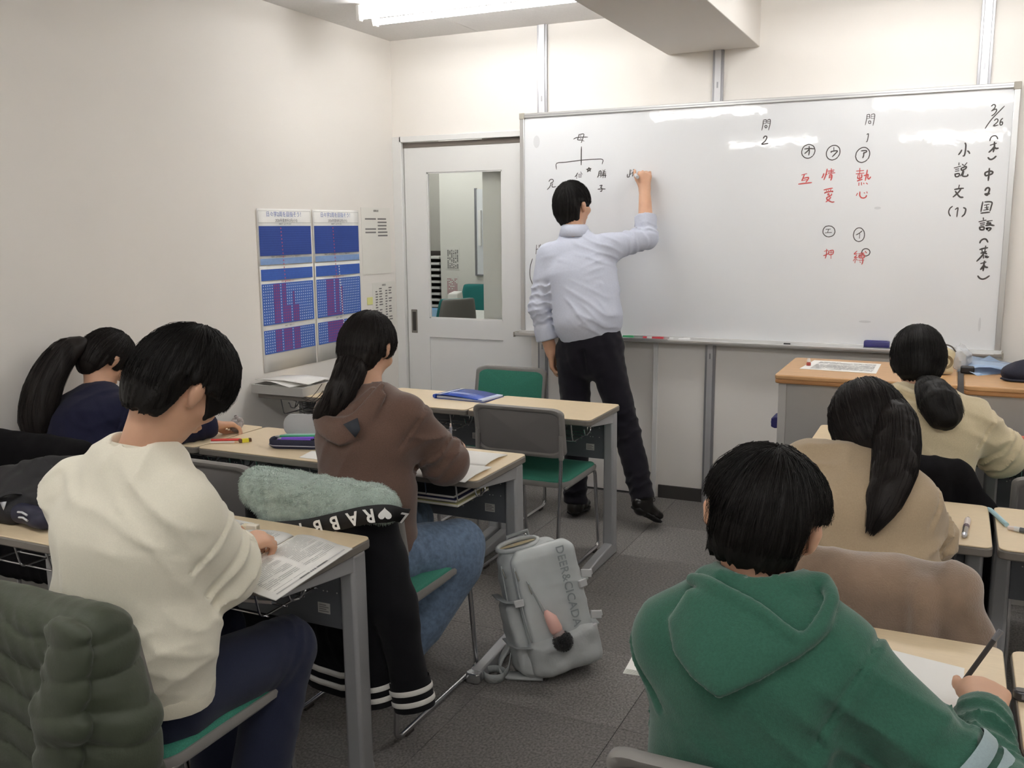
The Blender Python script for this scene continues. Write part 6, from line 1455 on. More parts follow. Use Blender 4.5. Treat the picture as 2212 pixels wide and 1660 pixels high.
er = thing('eraser', 'yellow and brown eraser on the second-row desk', 'eraser', (-2.467, 2.775, T0))
m_ = Matrix.Translation((-2.467, 2.778, T0 + .007)) @ Matrix.Rotation(.95, 4, 'Z')
obj('sleeve', MB().box(-.013, .013, -.008, .008, -.007, .007).xf(m_), M('sleeve_yellow', 'e0d63c', .5), er, bevel=.001)
for s in (-1, 1): obj('rubber_end', MB().box(s * .013 if s > 0 else -.024, .024 if s > 0 else -.013, -.0075, .0075, -.0068, .0068).xf(m_), M('rubber_brown', '5d4030', .7), er, bevel=.002)
pl = thing('plush_pouch', 'grey round plush charm on the wall-side desk', 'plush', (-2.64, 2.93, DT))
for nm, c, r_ in (('head', (-2.625, 2.905, DT + .028), .028), ('body', (-2.665, 2.96, DT + .026), .027), ('ear', (-2.635, 2.925, DT + .057), .010), ('ear', (-2.605, 2.905, DT + .055), .009)):
    F = Field(V3(c) - .05, V3(c) + .05, .004); F.ell(c, (r_, r_, r_ * .95), None, 0); F.noise(.0015, 30, 4); field_obj(nm, F, M('plush_grey', '9d9796', .95, bump=(300, .8), sheen=.4), pl, 1)
obj('dark_trim', MB().tube(bez([(-2.64, 2.93, DT + .055), (-2.655, 2.945, DT + .058), (-2.67, 2.955, DT + .053)], 4), .005, 6), M('plush_dark', '2b2826', .9), pl)
sheet('note_sheet', 'white sheet edge beside the brown hoodie student', 'paper', ((-2.115, 2.66), (-1.98, 2.66), (-1.98, 2.78), (-2.135, 2.76)), T0)
# notebook of the brown hoodie student: opened upwards, spine along x
nb = thing('notebook', 'open white notebook under the brown hoodie student\'s hand', 'notebook', (-1.55, 2.8, DT))
def page(y0, y1, x0, x1, z0, z1, nm, o):
    obj(nm, MB().grid([[(x0, y0 + (y1 - y0) * t, z0 + (z1 - z0) * t + o * math.sin(math.pi * t)), (x1, y0 + (y1 - y0) * t, z0 + (z1 - z0) * t + o * math.sin(math.pi * t))] for t in (0, .1, .3, .6, .85, 1)]), mPaper, nb, solid=.0035)
page(2.797, 2.985, -1.70, -1.432, T0 + .006, T0 + .003, 'upper_page', .008); page(2.792, 2.598, -1.70, -1.40, T0 + .006, T0 + .003, 'lower_page', .006)
pen('ballpoint_pen', 'clear ballpoint pen in the brown hoodie student\'s hand', 'pen', (-1.615, 2.895, .730), (-1.578, 2.828, .858), .005, (('tip', 0, .12, .2, .8, M('pen_tip')), ('barrel', .12, .9, 1, 1, M('clear_plastic', 'cfd6e4', .15, trans=.5)), ('button', .9, 1, .6, .6, M('pen_white'))))
# books kept in the basket under that desk
for i, (c, l, dz) in enumerate((('23262e', 'black workbook on top in the wire basket beneath the notebook desk', .026), ('2b2d5c', 'navy workbook in the middle of the wire basket', .014), ('c9c48e', 'pale yellow booklet lowest in the wire basket', .002))):
    b_ = thing('workbook', l, 'book', (-1.6, 2.78, .602 + dz)); x0 = -1.83 + i * .012; x1 = -1.50 + i * .012
    obj('cover', MB().box(x0, x1, 2.700 - i * .008, 2.92, .6025 + dz, .6025 + dz + .0105), M('book_' + c, c, .5), b_, bevel=.001); obj('pages', MB().box(x0 + .003, x1 + .0015, 2.6985 - i * .008, 2.915, .6045 + dz, .6045 + dz + .0065), mPaper2, b_)
# workbook of the white sweatshirt student, hanging over the desk edge
wk = thing('workbook', 'open printed workbook overhanging the nearest desk', 'book', (-1.5, 1.75, DT))
def wpage(P, nm, bow, lines):
    P = [Vector(p + (T0 + .003,)) for p in P]
    def at(u, v, dz=0): q = P[0].lerp(P[1], u).lerp(P[3].lerp(P[2], u), v); return (q.x, q.y, q.z + bow * math.sin(math.pi * min(1, u * 1.25)) ** .7 * (1 - u * .6) + dz)
    o = obj(nm, MB().grid([[at(u, v) for v in (0, .25, .5, .75, 1)] for u in (0, .06, .15, .3, .5, .75, 1)]), mPaper, wk, solid=.003)
    mb = MB(); rg = random.Random(8)
    for i in range(26):
        for v0, v1 in ((.06, .46), (.53, .93)):
            u = .10 + i * .030; v = v0
            while v < v1:
                e = min(v1, v + rg.uniform(.05, .25))
                if rg.random() < lines: mb.add([at(u, v, .0030), at(u + .0065, v, .0030), at(u + .0065, e, .0030), at(u, e, .0030)], [(0, 1, 2, 3)])
                v = e + .015
    tag(obj('printed_lines', mb, M('faint_print'), o, smooth=0, recalc=False), kind='stuff')
    gb = MB(); gb.add([at(.92, .06, .0032), at(.945, .06, .0032), at(.945, .94, .0032), at(.92, .94, .0032)], [(0, 1, 2, 3)]); obj('margin_bar', gb, M('margin_grey', 'bdbdbd', .8), o, smooth=0, recalc=False)
    g2 = MB(); 
    for a, b in ((.30, .44), (.46, .475), (.485, .50), (.51, .525), (.54, .66)): g2.add([at(.918, a, .0036), at(.947, a, .0036), at(.947, b, .0036), at(.918, b, .0036)], [(0, 1, 2, 3)])
    tag(obj('margin_print', g2, M('print_dark', '6f6f70', .8), o, smooth=0, recalc=False), kind='stuff')
wpage([(-1.565, 1.935), (-1.365, 1.915), (-1.325, 1.562), (-1.53, 1.585)], 'near_page', .014, .85)
wpage([(-1.570, 1.935), (-1.770, 1.905), (-1.735, 1.56), (-1.535, 1.585)], 'far_page', .012, .7)
sheet('answer_sheet', 'printed sheet with one corner past the eraser', 'paper', ((-1.95, 1.875), (-1.76, 1.845), (-1.745, 1.985), (-1.94, 2.00)), T0, lines=(14, .08, .92, .1, .9, .6))
er = thing('eraser', 'worn cream eraser on the nearest desk', 'eraser', (-1.72, 1.925, T0)); m_ = Matrix.Translation((-1.715, 1.935, T0 + .0085)) @ Matrix.Rotation(.15, 4, 'Z')
obj('rubber', MB().box(-.026, .022, -.010, .010, -.0075, .0075).xf(m_), M('rubber_cream', 'e6dfc6', .7), er, bevel=.004, seg=3); obj('paper_sleeve', MB().box(-.010, .022, -.0108, .0108, -.0082, .0082).xf(m_), M('sleeve_white', 'efe9da', .7), er, bevel=.002)
pen('mechanical_pencil', 'white mechanical pencil in the basket beneath the nearest desk', 'pencil', (-1.62, 1.74, .608), (-1.50, 1.77, .608), .0045, (('barrel', 0, .9, 1, 1, M('pen_white')), ('tip', .9, 1, .8, .2, M('pen_tip'))))
# green hoodie student's things
sheet('exam_sheet', 'large blank sheet beneath the green hoodie student\'s hand', 'paper', ((-.18, 1.885), (.062, 1.835), (.052, 1.562), (-.22, 1.59)), T0, thick=.0015)
bk = thing('booklet', 'white booklet jutting past the green hoodie student\'s desk', 'book', (-.42, 1.64, DT))
for k in range(5): obj('page', MB().prism([(-.512 + .001 * k, 1.556 + .001 * k, T0 + k * .0018), (-.33, 1.575, T0 + k * .0018), (-.34, 1.75, T0 + k * .0018), (-.525, 1.735 - .002 * k, T0 + k * .0018)], (0, 0, .0012)), mPaper, bk)
obj('page_number', MB().box(-.495, -.475, 1.575, 1.580, T0 + .0086, T0 + .0092), M('print_grey'), bk)
pen('pencil', 'black pencil in the green hoodie student\'s hand', 'pencil', (.050, 1.735, .7235), (.112, 1.765, .835), .0046, (('point', 0, .08, .1, .7, M('pencil_wood')), ('barrel', .08, .84, 1, 1, M('pencil_black', '2e2b2b', .45)), ('ferrule', .84, 1, 1.12, 1.12, M('ferrule_grey', '77787c', .35, .4))))
sh = thing('sharpener', 'small black pencil sharpener on the neighbouring desk', 'sharpener', (.165, 1.75, T0)); obj('case', MB().prism([(x, y, T0) for x, y in rrect(.137, .195, 1.738, 1.762, .011)], (0, 0, .018)), M('sharpener_black', '2d2b2e', .3), sh, bevel=.004); obj('window', MB().box(.150, .175, 1.7365, 1.740, T0 + .006, T0 + .014), M('smoke_plastic', '6c6e74', .2), sh)
# tan student's desk
sheet('worksheet', 'white worksheet beside the silver pencil', 'paper', ((-.16, 2.64), (.008, 2.622), (.027, 2.80), (-.15, 2.82)), T0)
pen('mechanical_pencil', 'stubby silver and white mechanical pencil on the tan student\'s desk', 'pencil', (.064, 2.64, zt + .004), (.075, 2.815, zt + .004), .008, (('tip', 0, .08, .5, 1, M('pen_tip')), ('grip', .08, .42, 1, 1, M('silver', 'b6b4b6', .2, .8)), ('sleeve', .42, .55, 1.05, 1.05, M('grip_plum', '5a4550', .4)), ('barrel', .55, .92, 1, 1, M('pen_white')), ('knob', .92, 1, .6, .6, M('silver'))))
pen('blue_pen', 'pale blue pen lying across the join of two desks', 'pen', (.128, 2.955, zt + .002), (.170, 2.80, zt + .002), .0065, (('barrel', .15, 1, 1, 1, M('pale_blue', 'a9cfdb', .35)), ('tip', 0, .15, .3, 1, M('pale_blue'))))
pen('correction_pen', 'pale blue correction pen with a barcode wrapper', 'pen', (.172, 2.775, zt + .002), (.30, 2.735, zt + .002), .0068, (('cap', 0, .12, .8, 1, M('pen_white')), ('wrapper', .12, .45, 1.02, 1.02, M('wrapper_white', 'dfe3e4', .4)), ('barcode', .22, .40, 1.04, 1.04, M('barcode_grey', '5b6066', .5)), ('barrel', .45, 1, 1, 1, M('pale_blue'))))
# cream student's desk
sheet('worksheet', 'white worksheet beneath the cream hoodie student\'s arm', 'paper', ((.06, 3.64), (.21, 3.60), (.245, 3.93), (.10, 3.96)), T0); sheet('worksheet', 'white worksheet at the picture edge, beside the red case', 'paper', ((.215, 3.60), (.42, 3.60), (.42, 3.90), (.25, 3.92)), T0 + .0016)
rc = thing('red_case', 'small red oval case on the front desk at the picture edge', 'case', (.275, 3.93, T0))
F = Field((.2, 3.88, .70), (.36, 3.99, .78), .004); F.ell((.275, 3.935, T0 + .014), (.045, .022, .014), None, 0); field_obj('shell', F, M('case_red', 'c4604d', .35), rc, 1); obj('seam', MB().tube([(.275 + .0455 * math.cos(a * .314), 3.935 + .0225 * math.sin(a * .314), T0 + .014) for a in range(20)], .0012, 5, closed=True), M('case_seam', '8f4033', .5), rc)
# ------------------------------------------------------------------ things on the lecterns
LZ = .9005
sheet('printed_sheet', 'wide printed sheet on the lectern, weighted by a stamp', 'paper', ((-.61, 4.325), (-.285, 4.30), (-.285, 4.61), (-.585, 4.625)), LZ, lines=(16, .12, .94, .1, .9, .85))
s_ = thing('rubber_stamp', 'small red and white stamp on the printed sheet', 'stamp', (-.585, 4.43, LZ)); obj('body', MB().lathe((-.585, 4.43, LZ + .0025), [(.010, 0), (.010, .012), (.006, .016)], 12), M('stamp_red', '9c4238', .4), s_); obj('cap', MB().lathe((-.585, 4.43, LZ + .0185), [(.0075, 0), (.0085, .006), (.006, .016)], 12), M('stamp_white', 'e6e0da', .4), s_)
def pouch():
    r = thing('canvas_pouch', 'cream canvas pouch with a brown arc emblem on the lectern', 'pouch', (-.005, 4.385, LZ))
    F = Field((-.16, 4.30, LZ - .02), (.13, 4.47, LZ + .2), .0045); F.seg((-.055, 4.385, LZ + .035), (-.035, 4.39, LZ + .105), (.072, .038), (.062, .022), (1, .2, 0), .02)
    F.fn(lambda f, X, Y, Z: np.maximum(f, (LZ + .001) - Z)); F.noise(.002, 14, 4); F.fn(lambda f, X, Y, Z: np.maximum(f, (LZ + .001) - Z)); b = field_obj('canvas', F, M('canvas_cream', 'd7cba9', .9, bump=(400, .4)), r, 1)
    obj('zip_edge', MB().tube(bez([(-.085, 4.385, LZ + .115), (-.045, 4.388, LZ + .131), (.0, 4.392, LZ + .124), (.022, 4.395, LZ + .10)], 6), .0035, 6), M('zip_dark', '55504a', .6), r)
    P = [[(-.015 + .030 * k * math.cos(a), 4.343 - .001 * k + .012 * abs(math.cos(a)), LZ + .060 + .030 * k * math.sin(a)) for k in (.62, 1.0)] for a in [math.radians(-80 + 10 * i) for i in range(17)]]
    obj('arc_emblem', MB().grid(P), M('emblem_brown', '8a7a5c', .9), b, smooth=0, solid=.002)
pouch()
cf = thing('clear_folder', 'clear blue plastic folders spread over the gap between lecterns', 'folder', (.15, 4.55, LZ))
mClr = M('clear_blue', 'a9c3e4', .18, alpha=.75)
for k, pts in enumerate((((.03, 4.47), (.12, 4.40), (.27, 4.60), (.16, 4.68)), ((.07, 4.43), (.25, 4.47), (.30, 4.66), (.09, 4.69)))):
    obj('folder_leaf', MB().grid([[(pts[0][0] * (1 - u) * (1 - v) + pts[1][0] * u * (1 - v) + pts[2][0] * u * v + pts[3][0] * (1 - u) * v, pts[0][1] * (1 - u) * (1 - v) + pts[1][1] * u * (1 - v) + pts[2][1] * u * v + pts[3][1] * (1 - u) * v, LZ + .004 + k * .018 + .05 * (1 - u) * v * (1 - k * .5) + .012 * math.sin(u * 4) * (1 - v)) for v in (0, .33, .66, 1)] for u in (0, .25, .5, .75, 1)]), mClr, cf, smooth=60, solid=.0015)
obj('dark_pocket', MB().box(.045, .10, 4.43, 4.475, LZ + .002, LZ + .032), M('folder_black', '1b1c22', .4), cf, bevel=.006)
pb = thing('plastic_bag', 'crumpled clear plastic bag behind the cream pouch', 'bag', (.05, 4.54, LZ))
F = Field((-.04, 4.46, LZ - .01), (.13, 4.62, LZ + .15), .005); F.ell((.045, 4.545, LZ + .055), (.045, .03, .055), None, 0); F.noise(.006, 18, 6); F.wrinkle((.7, .3, .5), .025, .008, 4, -.2); F.fn(lambda f, X, Y, Z: np.maximum(f, (LZ + .001) - Z)); field_obj('film', F, M('clear_film', 'd8dde2', .12, alpha=.45), pb, 1)
obj('wrapped_card', MB().box(.02, .065, 4.53, 4.54, LZ + .012, LZ + .085), mPaper, pb)
r, o = soft_bag('cloth_hat', 'crumpled navy cloth hat on the lectern at the picture edge', 'hat', [((.235, 4.335, LZ + .03), (.36, 4.335, LZ + .03), (.05, .035), (.055, .04), (0, 1, 0)), ((.29, 4.34, LZ + .045), (.35, 4.34, LZ + .055), .04, .04, None)], M('navy_cloth', '1b1d2d', .85, bump=(300, .4)), 44, (.15, 4.24, LZ - .0135), (.46, 4.44, LZ + .14), 'crown', .004)
obj('brim', MB().tube(bez([(.20, 4.32, LZ + .008), (.235, 4.285, LZ + .006), (.31, 4.275, LZ + .008), (.39, 4.285, LZ + .006)], 6), .009, 8, flat=.5), M('navy_cloth'), r)
# ------------------------------------------------------------------ backpack on the floor
def backpack():
    r = thing('backpack', 'light grey backpack slumped on the carpet against a desk foot', 'backpack', (-1.19, 2.86, 0))
    up = Vector((-.115, .02, .41)).normalized(); fr = Vector((.72, -.69, 0)); fr = (fr - up * fr.dot(up)).normalized(); rt = up.cross(fr) * -1
    if rt.dot(Vector((.7, .7, 0))) < 0: rt = -rt
    O = Vector((-1.175, 2.865, .008)); Mx = Matrix((rt, -fr, up)).transposed().to_4x4(); Mx = Matrix.Translation(O) @ Mx   # local: x across, y towards the back, z up
    W = lambda p: tuple(Mx @ Vector(p))
    mB = M('bag_nylon_grey', 'b3b7b7', .5, var=(10, .06), bump=(22, .55, .008)); mB2 = M('bag_coated_panel', 'bcc1c1', .32, var=(8, .04), bump=(14, .3, .005)); mS = M('bag_webbing', 'a0a4a4', .7, bump=(200, .4)); mBk = M('bag_buckle', 'bfc0c0', .35)
    def fo(name, fn, mat, lo, hi, parent, h=.005, seed=1, n=.003, w=.005):
        F = Field(lo, hi, h); fn(F); F.noise(n, 9, seed); F.wrinkle((.3, .3, 1), .06, w, seed, .1); P, Q = F.mesh(1)
        P = np.array(Mx.to_3x3()) @ P.T; P = P.T + np.array(Mx.translation); o = obj(name, np_mesh(name, P, Q), mat, parent, smooth=180, recalc=False); return o
    def body(F):
        F.rbox((0, .02, .205), (.135, .075, .205), .06, k=0); F.seg((-.07, .06, .40), (.07, .06, .40), .045, k=.03)
        F.seg((-.10, -.03, .05), (.10, -.03, .05), .05, k=.03)
        for z in (.13, .28): F.seg((-.15, .02, z), (-.13, -.05, z), .006, k=.01, op='s')
    fo('main_compartment', body, mB, (-.20, -.13, -.02), (.20, .17, .50), r, seed=3)
    def front(F): F.rbox((.008, -.068, .235), (.120, .024, .195), .024, k=0); F.seg((-.07, -.06, .425), (.09, -.055, .425), .022, k=.02)
    fp = fo('front_panel', front, mB2, (-.17, -.13, .0), (.18, .0, .48), r, seed=5, n=.0015, w=.003)
    def low(F): F.rbox((.01, -.070, .072), (.132, .042, .068), .035, k=0); F.seg((-.08, -.105, .10), (.10, -.10, .125), .012, k=.02)
    fo('bottom_pocket', low, mB, (-.18, -.16, -.02), (.19, .02, .2), r, seed=7, n=.003, w=.006)
    def side(F): F.rbox((-.128, .0, .15), (.028, .060, .13), .026, k=0)
    fo('side_pocket', side, mB, (-.2, -.1, -.01), (-.06, .1, .33), r, seed=9)
    # top opening with pale lining, carry handle
    obj('lining', MB().add([W((.07 * math.cos(a) - .03, .06 + .03 * math.sin(a), .449)) for a in [i * .5236 for i in range(12)]], [tuple(range(12))]), M('bag_lining', 'c7b894', .8), r)
    obj('opening_rim', MB().tube([W((.078 * math.cos(a) - .03, .06 + .038 * math.sin(a), .447 + .012 * math.sin(a))) for a in [i * .3927 for i in range(16)]], .009, 8, closed=True), mB, r, smooth=180)
    obj('carry_handle', MB().tube([W(p) for p in ((-.05, .098, .44), (-.05, .105, .475), (.03, .105, .478), (.03, .098, .44))], .010, 8, flat=.4), mS, r, smooth=180)
    # zips
    for nm, pts in (('panel_zip', [(-.108, -.093, .40), (-.113, -.095, .33), (-.113, -.095, .22), (-.108, -.097, .14)]), ('pocket_zip', [(-.075, -.0955, .345), (-.055, -.0965, .27), (-.035, -.097, .19)]), ('side_zip', [(-.137, -.045, .41), (-.142, -.04, .30), (-.139, -.042, .2)])):
        z = obj(nm, MB().tube([W(p) for p in bez(pts, 5)], .0032, 6), mS, r, smooth=180)
        a = Vector(pts[0]) if nm != 'pocket_zip' else Vector(pts[0])
        obj('zip_pull', MB().tube([W(a + Vector((0, -.006, -.01))), W(a + Vector((.004, -.009, -.045)))], .004, 6, flat=.5), M('zip_metal', 'c9c9c6', .25, .8), z)
    # compression straps with buckles
    for sx in (-1, 1):
        for z in (.285, .125):
            st = obj('strap', MB().tube([W((sx * .150, .07, z + .012)), W((sx * .155, .0, z + .006)), W((sx * .146, -.06, z)), W((sx * .105, -.092, z - .006))], .014, 8, flat=.18), mS, r, smooth=180)
            if z > .2 or sx > 0: obj('buckle', MB().box(-.017, .017, -.006, .006, -.013, .013).xf(Mx @ Matrix.Translation((sx * .120, -.096, z - .004)) @ Matrix.Rotation(sx * .35, 4, 'Z')), mBk, st, bevel=.003)
    # loose buckles dangling on the far edge
    for p in ((.150, -.072, .305), (.152, -.068, .155)):
        bkl = obj('side_buckle', MB().box(-.020, .020, -.007, .007, -.014, .014).xf(Mx @ Matrix.Translation(p) @ Matrix.Rotation(.3, 4, 'Y')), mBk, r, bevel=.003)
        obj('prong', MB().box(-.006, .006, -.003, .003, -.010, .010).xf(Mx @ Matrix.Translation((p[0] + .018, p[1], p[2]))), mBk, bkl, bevel=.002)
    # lettering down the panel
    me = text_mesh('DEER&CICADA', .042, spacing=1.02); ang = Matrix.Translation((.066, -.0965, .288)) @ Matrix.Rotation(math.pi / 2, 4, 'X') @ Matrix.Rotation(-math.pi / 2, 4, 'Z')
    me.transform(Mx @ ang); obj('lettering', me, M('bag_print', '8c9394', .5), fp, smooth=0, recalc=False, solid=.002)
    obj('logo_tag', MB().box(.028, .075, -.0985, -.0955, .098, .118).xf(Mx), M('tag_grey', 'a9adad', .5), fp, bevel=.002)
    for k in range(2): obj('logo_bar', MB().box(.033, .070, -.0995, -.0985, .103 + k * .006, .106 + k * .006).xf(Mx), M('tag_pale', 'd8dada', .5), fp)
    # shoulder strap lying out on the floor with its loop
    obj('shoulder_strap', MB().grid([[tuple(Vector(p) + Vector((0, 0, .0)) + Vector(d)) for d in ((-.012, .022, 0), (.012, -.022, 0))] for p in bez([(-1.28, 2.84, .20), (-1.335, 2.80, .10), (-1.36, 2.76, .03), (-1.33, 2.735, .008), (-1.27, 2.745, .008), (-1.20, 2.765, .012)], 6)]), mB, r, smooth=180, solid=.008)
    obj('strap_loop', MB().grid([[(-1.352 + .036 * math.cos(a), 2.700 + .034 * math.sin(a), .006 + .004 * math.sin(a)), (-1.352 + .038 * math.cos(a), 2.700 + .036 * math.sin(a), .034)] for a in [i * .2618 for i in range(25)]]), mS, r, smooth=180, solid=.003)
    obj('strap_tail', MB().grid([[tuple(Vector(p) + Vector((0, 0, d))) for d in (.0, .024)] for p in bez([(-1.318, 2.705, .01), (-1.315, 2.735, .02), (-1.322, 2.775, .055), (-1.318, 2.82, .08)], 5)]), mS, r, smooth=180, solid=.003)
    # charm: pink bottle with a black pompom
    k = thing('key_charm', 'pink charm with a black pompom hanging on the backpack', 'charm', W((-.03, -.115, .13)))
    obj('cord', MB().tube([W((-.065, -.10, .315)), W((-.05, -.105, .27)), W((-.04, -.112, .235))], .002, 6), mBk, k)
    obj('bottle', MB().tube([W(p) for p in ((-.040, -.115, .235), (-.039, -.116, .225), (-.030, -.120, .205), (-.022, -.122, .165), (-.020, -.122, .155))], [.006, .012, .021, .023, .020], 12), M('charm_pink', 'e3b3a6', .4), k, smooth=180)
    c = V3(W((-.010, -.128, .120))); F = Field(c - .06, c + .06, .004); F.ell(c, (.033, .033, .033), None, 0); F.noise(.0015, 40, 2); o = field_obj('pompom', F, M('pompom_black', '0d0c0d', .95, bump=(400, .9), sheen=.2), k, 1)
    rg = np.random.default_rng(1); d = rg.normal(size=(700, 3)); d /= np.linalg.norm(d, axis=1, keepdims=True); strands('pompom_fluff', np.stack([c + d * .031, c + d * .037], 1), .001, .0004, M('pompom_black'), o)['kind'] = 'stuff'
    obj('pompom_cap', MB().tube([W((-.020, -.123, .157)), W((-.016, -.125, .143))], [.020, .022], 12), M('charm_mauve', '9c8a86', .6), k)
backpack()
# ------------------------------------------------------------------ the office beyond the glazed door
mW2 = M('office_wall', 'e9e7df', .85); mG2 = M('office_grey_wall', 'b9b6ad', .85)
struct('wall_office_back', MB().box(-7.6, -2.2, 10.6, 10.7, 0, 2.7), mG2)
struct('wall_office_partition', MB().box(-5.105, -2.3, 9.0, 9.08, 0, 2.7), mW2)
struct('wall_office_left', MB().box(-7.7, -7.6, 5.3, 10.7, 0, 2.7), mG2)
struct('wall_office_right', MB().box(-2.3, -2.2, 5.3, 10.7, 0, 2.7), mW2)
struct('wall_office_front', MB().box(-7.7, XL - .12, 5.2, 5.3, 0, 2.7), mW2)
struct('ceiling_office', MB().box(-7.7, -2.2, 5.3, 10.7, 2.674, 2.75), mCeil)
struct('floor_office', MB().box(-7.7, -2.2, 5.3, 10.7, -.08, -.001), M('floor_screed'))
for x, y in ((-4.9, 8.1), (-4.0, 6.4), (-5.9, 9.6)): copy_tree(lamp0, loc=(x, y, 2.672), label={8.1: 'added unseen office ceiling light above the desk telephone, beyond the door', 6.4: 'added unseen office ceiling light just behind the glazed door', 9.6: 'added unseen office ceiling light before the dark paper rack'}[y])  # unseen fixtures, added to brighten the office behind the glass
def back_sheet(label, x0, x1, z0, z1, cols, rows, mt):
    t = thing('timetable_sheet', label, 'notice', ((x0 + x1) / 2, 8.998, z0)); obj('sheet', MB().box(x0, x1, 8.996, 8.999, z0, z1), mPaper2, t); mb = MB(); rg = random.Random(rows)
    for c in range(cols):
        for k in range(rows):
            if rg.random() < .2: continue
            xa = x0 + (x1 - x0) * (.08 + .88 * c / cols); z = z0 + (z1 - z0) * (.05 + .85 * k / rows); mb.add([(xa, 8.9945, z), (xa + (x1 - x0) / cols * .55, 8.9945, z), (xa + (x1 - x0) / cols * .55, 8.9945, z + (z1 - z0) / rows * .5), (xa, 8.9945, z + (z1 - z0) / rows * .5)], [(3, 2, 1, 0)])
    tag(obj('printed_rows', mb, mt, t, smooth=0, recalc=False), kind='stuff')
back_sheet('black printed timetable on the office wall beyond the door', -5.03, -4.87, 1.09, 1.33, 6, 20, M('print_black'))
back_sheet('red and violet printed table on the office wall beyond the door', -5.035, -4.89, .80, 1.02, 7, 14, M('print_crimson', 'a83f5b', .8))
ob = thing('office_whiteboard', 'edge of a whiteboard on the office wall beyond the door', 'whiteboard', (-4.2, 8.97, 1.04)); obj('panel', MB().box(-4.65, -3.6, 8.98, 8.998, 1.045, 1.94), mBoard, ob); obj('frame', MB().box(-4.665, -4.645, 8.965, 8.998, 1.03, 1.95).box(-4.645, -3.6, 8.965, 8.98, 1.03, 1.045), mAluDk, ob, bevel=.002); obj('magnet_bar', MB().box(-4.615, -4.585, 8.95, 8.98, 1.35, 1.72), mPaper, ob)
od = thing('office_desk', 'white office desk seen through the door glass', 'desk', (-4.2, 8.1, 0)); obj('top', MB().box(-5.05, -3.3, 7.45, 8.26, .70, .73), M('office_white', 'e6e5e0', .4), od, bevel=.004)
for x in (-5.0, -3.35):
    for y in (7.5, 8.2): obj('leg', MB().box(x - .025, x + .025, y - .025, y + .025, 0, .70), mLeg, od)
def office_chair(label, x, y, rz):
    t = thing('office_chair', label, 'chair', (x, y, 0)); Rz = Matrix.Translation((x, y, 0)) @ Matrix.Rotation(rz, 4, 'Z')
    P = [[tuple(Rz @ Vector((u * .21 * (1 - .25 * v * v), -.22 - .05 * v + .05 * u * u, .52 + .43 * v))) for u in (-1, -.7, -.35, 0, .35, .7, 1)] for v in (0, .2, .4, .6, .8, .93, 1)]
    obj('back_cushion', MB().grid(P), M('office_teal', '1f7470', .8), t, smooth=180, solid=.05, sub=1)
    obj('back_shell', MB().grid([[tuple(Vector(p) - (Rz.to_3x3() @ Vector((0, .04, 0)))) for p in r_] for r_ in P]), mShell, t, smooth=180, solid=.03, sub=1)
    obj('seat', MB().box(-.23, .23, -.2, .25, .42, .49).xf(Rz), M('office_teal'), t, bevel=.03); obj('column', MB().tube([tuple(Rz @ Vector((0, 0, .08))), tuple(Rz @ Vector((0, 0, .42)))], .025, 10), mDark, t)
    for k in range(5): obj('base_leg', MB().tube([tuple(Rz @ Vector((0, 0, .09))), tuple(Rz @ Vector((.27 * math.cos(k * 1.2566), .27 * math.sin(k * 1.2566), .05)))], [.025, .015], 8), mDark, t)
office_chair('grey-backed teal office chair seen edge-on through the door glass', -4.03, 7.12, 1.05)
office_chair('teal office chair behind the white office desk', -4.56, 8.58, math.pi)
ph = thing('desk_phone', 'white desk telephone on the office desk', 'telephone', (-4.28, 7.95, .73)); obj('base', MB().hexa([(-4.36, 7.85, .731), (-4.20, 7.85, .731), (-4.20, 8.05, .731), (-4.36, 8.05, .731)], [(-4.36, 7.85, .76), (-4.20, 7.85, .76), (-4.20, 8.05, .82), (-4.36, 8.05, .82)]), M('phone_white', 'dedcd6', .4), ph, bevel=.006); obj('handset', MB().tube(bez([(-4.34, 7.86, .79), (-4.34, 7.90, .815), (-4.34, 8.0, .845), (-4.34, 8.04, .845)], 4), .018, 8), M('phone_white'), ph); obj('cord', MB().tube(bez([(-4.34, 7.85, .78), (-4.30, 7.78, .745), (-4.22, 7.72, .738), (-4.18, 7.68, .737)], 5), .005, 6), M('phone_cord', '8c8b86', .5), ph)
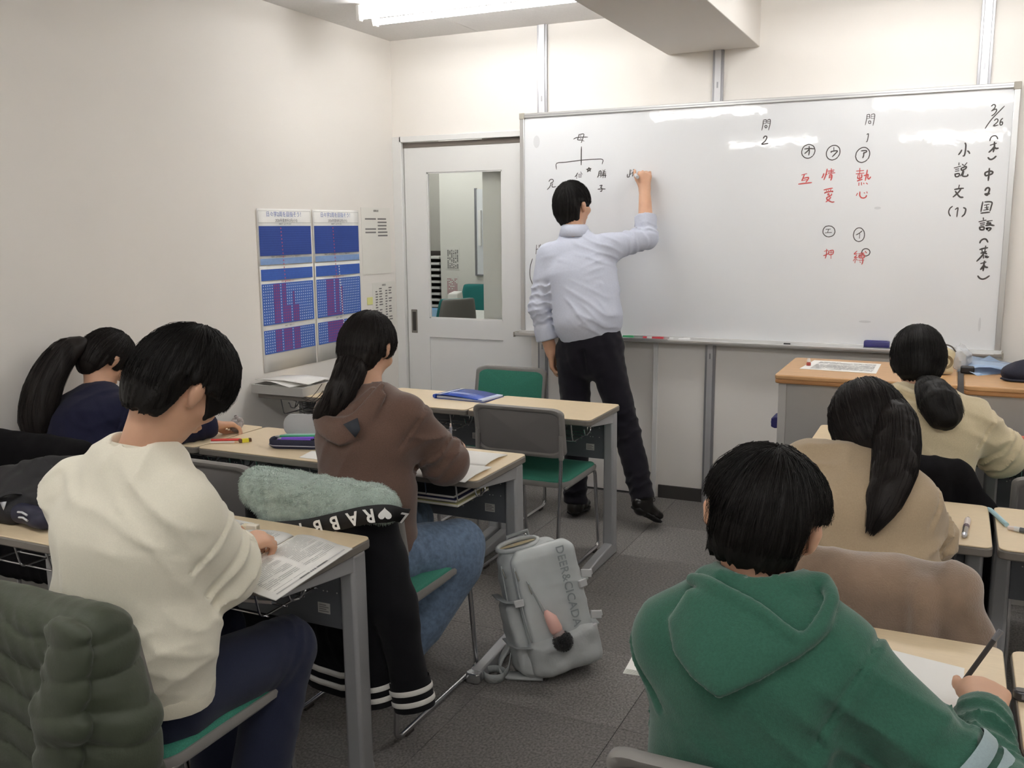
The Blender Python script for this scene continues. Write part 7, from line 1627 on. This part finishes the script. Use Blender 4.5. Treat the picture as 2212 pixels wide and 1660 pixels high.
ph = thing('card_terminal', 'white boxy terminal beside the desk telephone', 'terminal', (-4.42, 8.15, .73)); obj('body', MB().hexa([(-4.52, 8.05, .731), (-4.40, 8.05, .731), (-4.40, 8.22, .731), (-4.52, 8.22, .731)], [(-4.51, 8.08, .90), (-4.41, 8.08, .90), (-4.41, 8.2, .92), (-4.51, 8.2, .92)]), M('phone_white'), ph, bevel=.01); obj('slot', MB().box(-4.50, -4.42, 8.058, 8.07, .75, .765), mDark, ph)
bt = thing('blue_tray', 'pale blue plastic tray on the office desk', 'tray', (-4.45, 7.6, .73)); obj('floor', MB().box(-4.62, -4.28, 7.5, 7.72, .731, .74), M('tray_blue', '9cc3e2', .3), bt); obj('wall', MB().box(-4.62, -4.28, 7.5, 7.51, .74, .79).box(-4.62, -4.61, 7.51, 7.72, .74, .79).box(-4.29, -4.28, 7.51, 7.72, .74, .79).box(-4.61, -4.29, 7.71, 7.72, .74, .79), M('tray_blue'), bt)
rk = thing('pigeonhole_rack', 'dark rack of paper trays against the far office wall', 'rack', (-5.85, 10.3, 0))
obj('back', MB().box(-6.4, -5.55, 10.5, 10.52, 0, 1.25), mDark, rk)
for s_ in (-6.4, -5.57): obj('side', MB().box(s_, s_ + .02, 10.2, 10.5, 0, 1.25), M('rack_black', '45454a', .6), rk)
for k in range(11):
    z = .40 + k * .075; obj('shelf', MB().box(-6.38, -5.57, 10.2, 10.5, z, z + .012), M('rack_black'), rk)
    pp = tag(obj('paper_stack', MB().box(-6.02, -5.80, 10.18, 10.45, z + .0125, z + .04), mPaper), 'stack of paper in the dark office rack, ' + ('lowest', 'second', 'third', 'fourth', 'fifth', 'sixth', 'seventh', 'eighth', 'ninth', 'tenth', 'topmost')[k] + ' slot from below', 'paper', 'paper stacks in the office rack')
sg = thing('wall_sign', 'small blue sign above the dark office rack', 'sign', (-5.82, 10.59, 1.27)); obj('plate', MB().box(-5.95, -5.70, 10.58, 10.598, 1.22, 1.30), M('sign_blue', '3f8fd6', .4), sg, bevel=.005); obj('white_text_bar', MB().box(-5.90, -5.73, 10.576, 10.58, 1.245, 1.262), mPaper, sg)
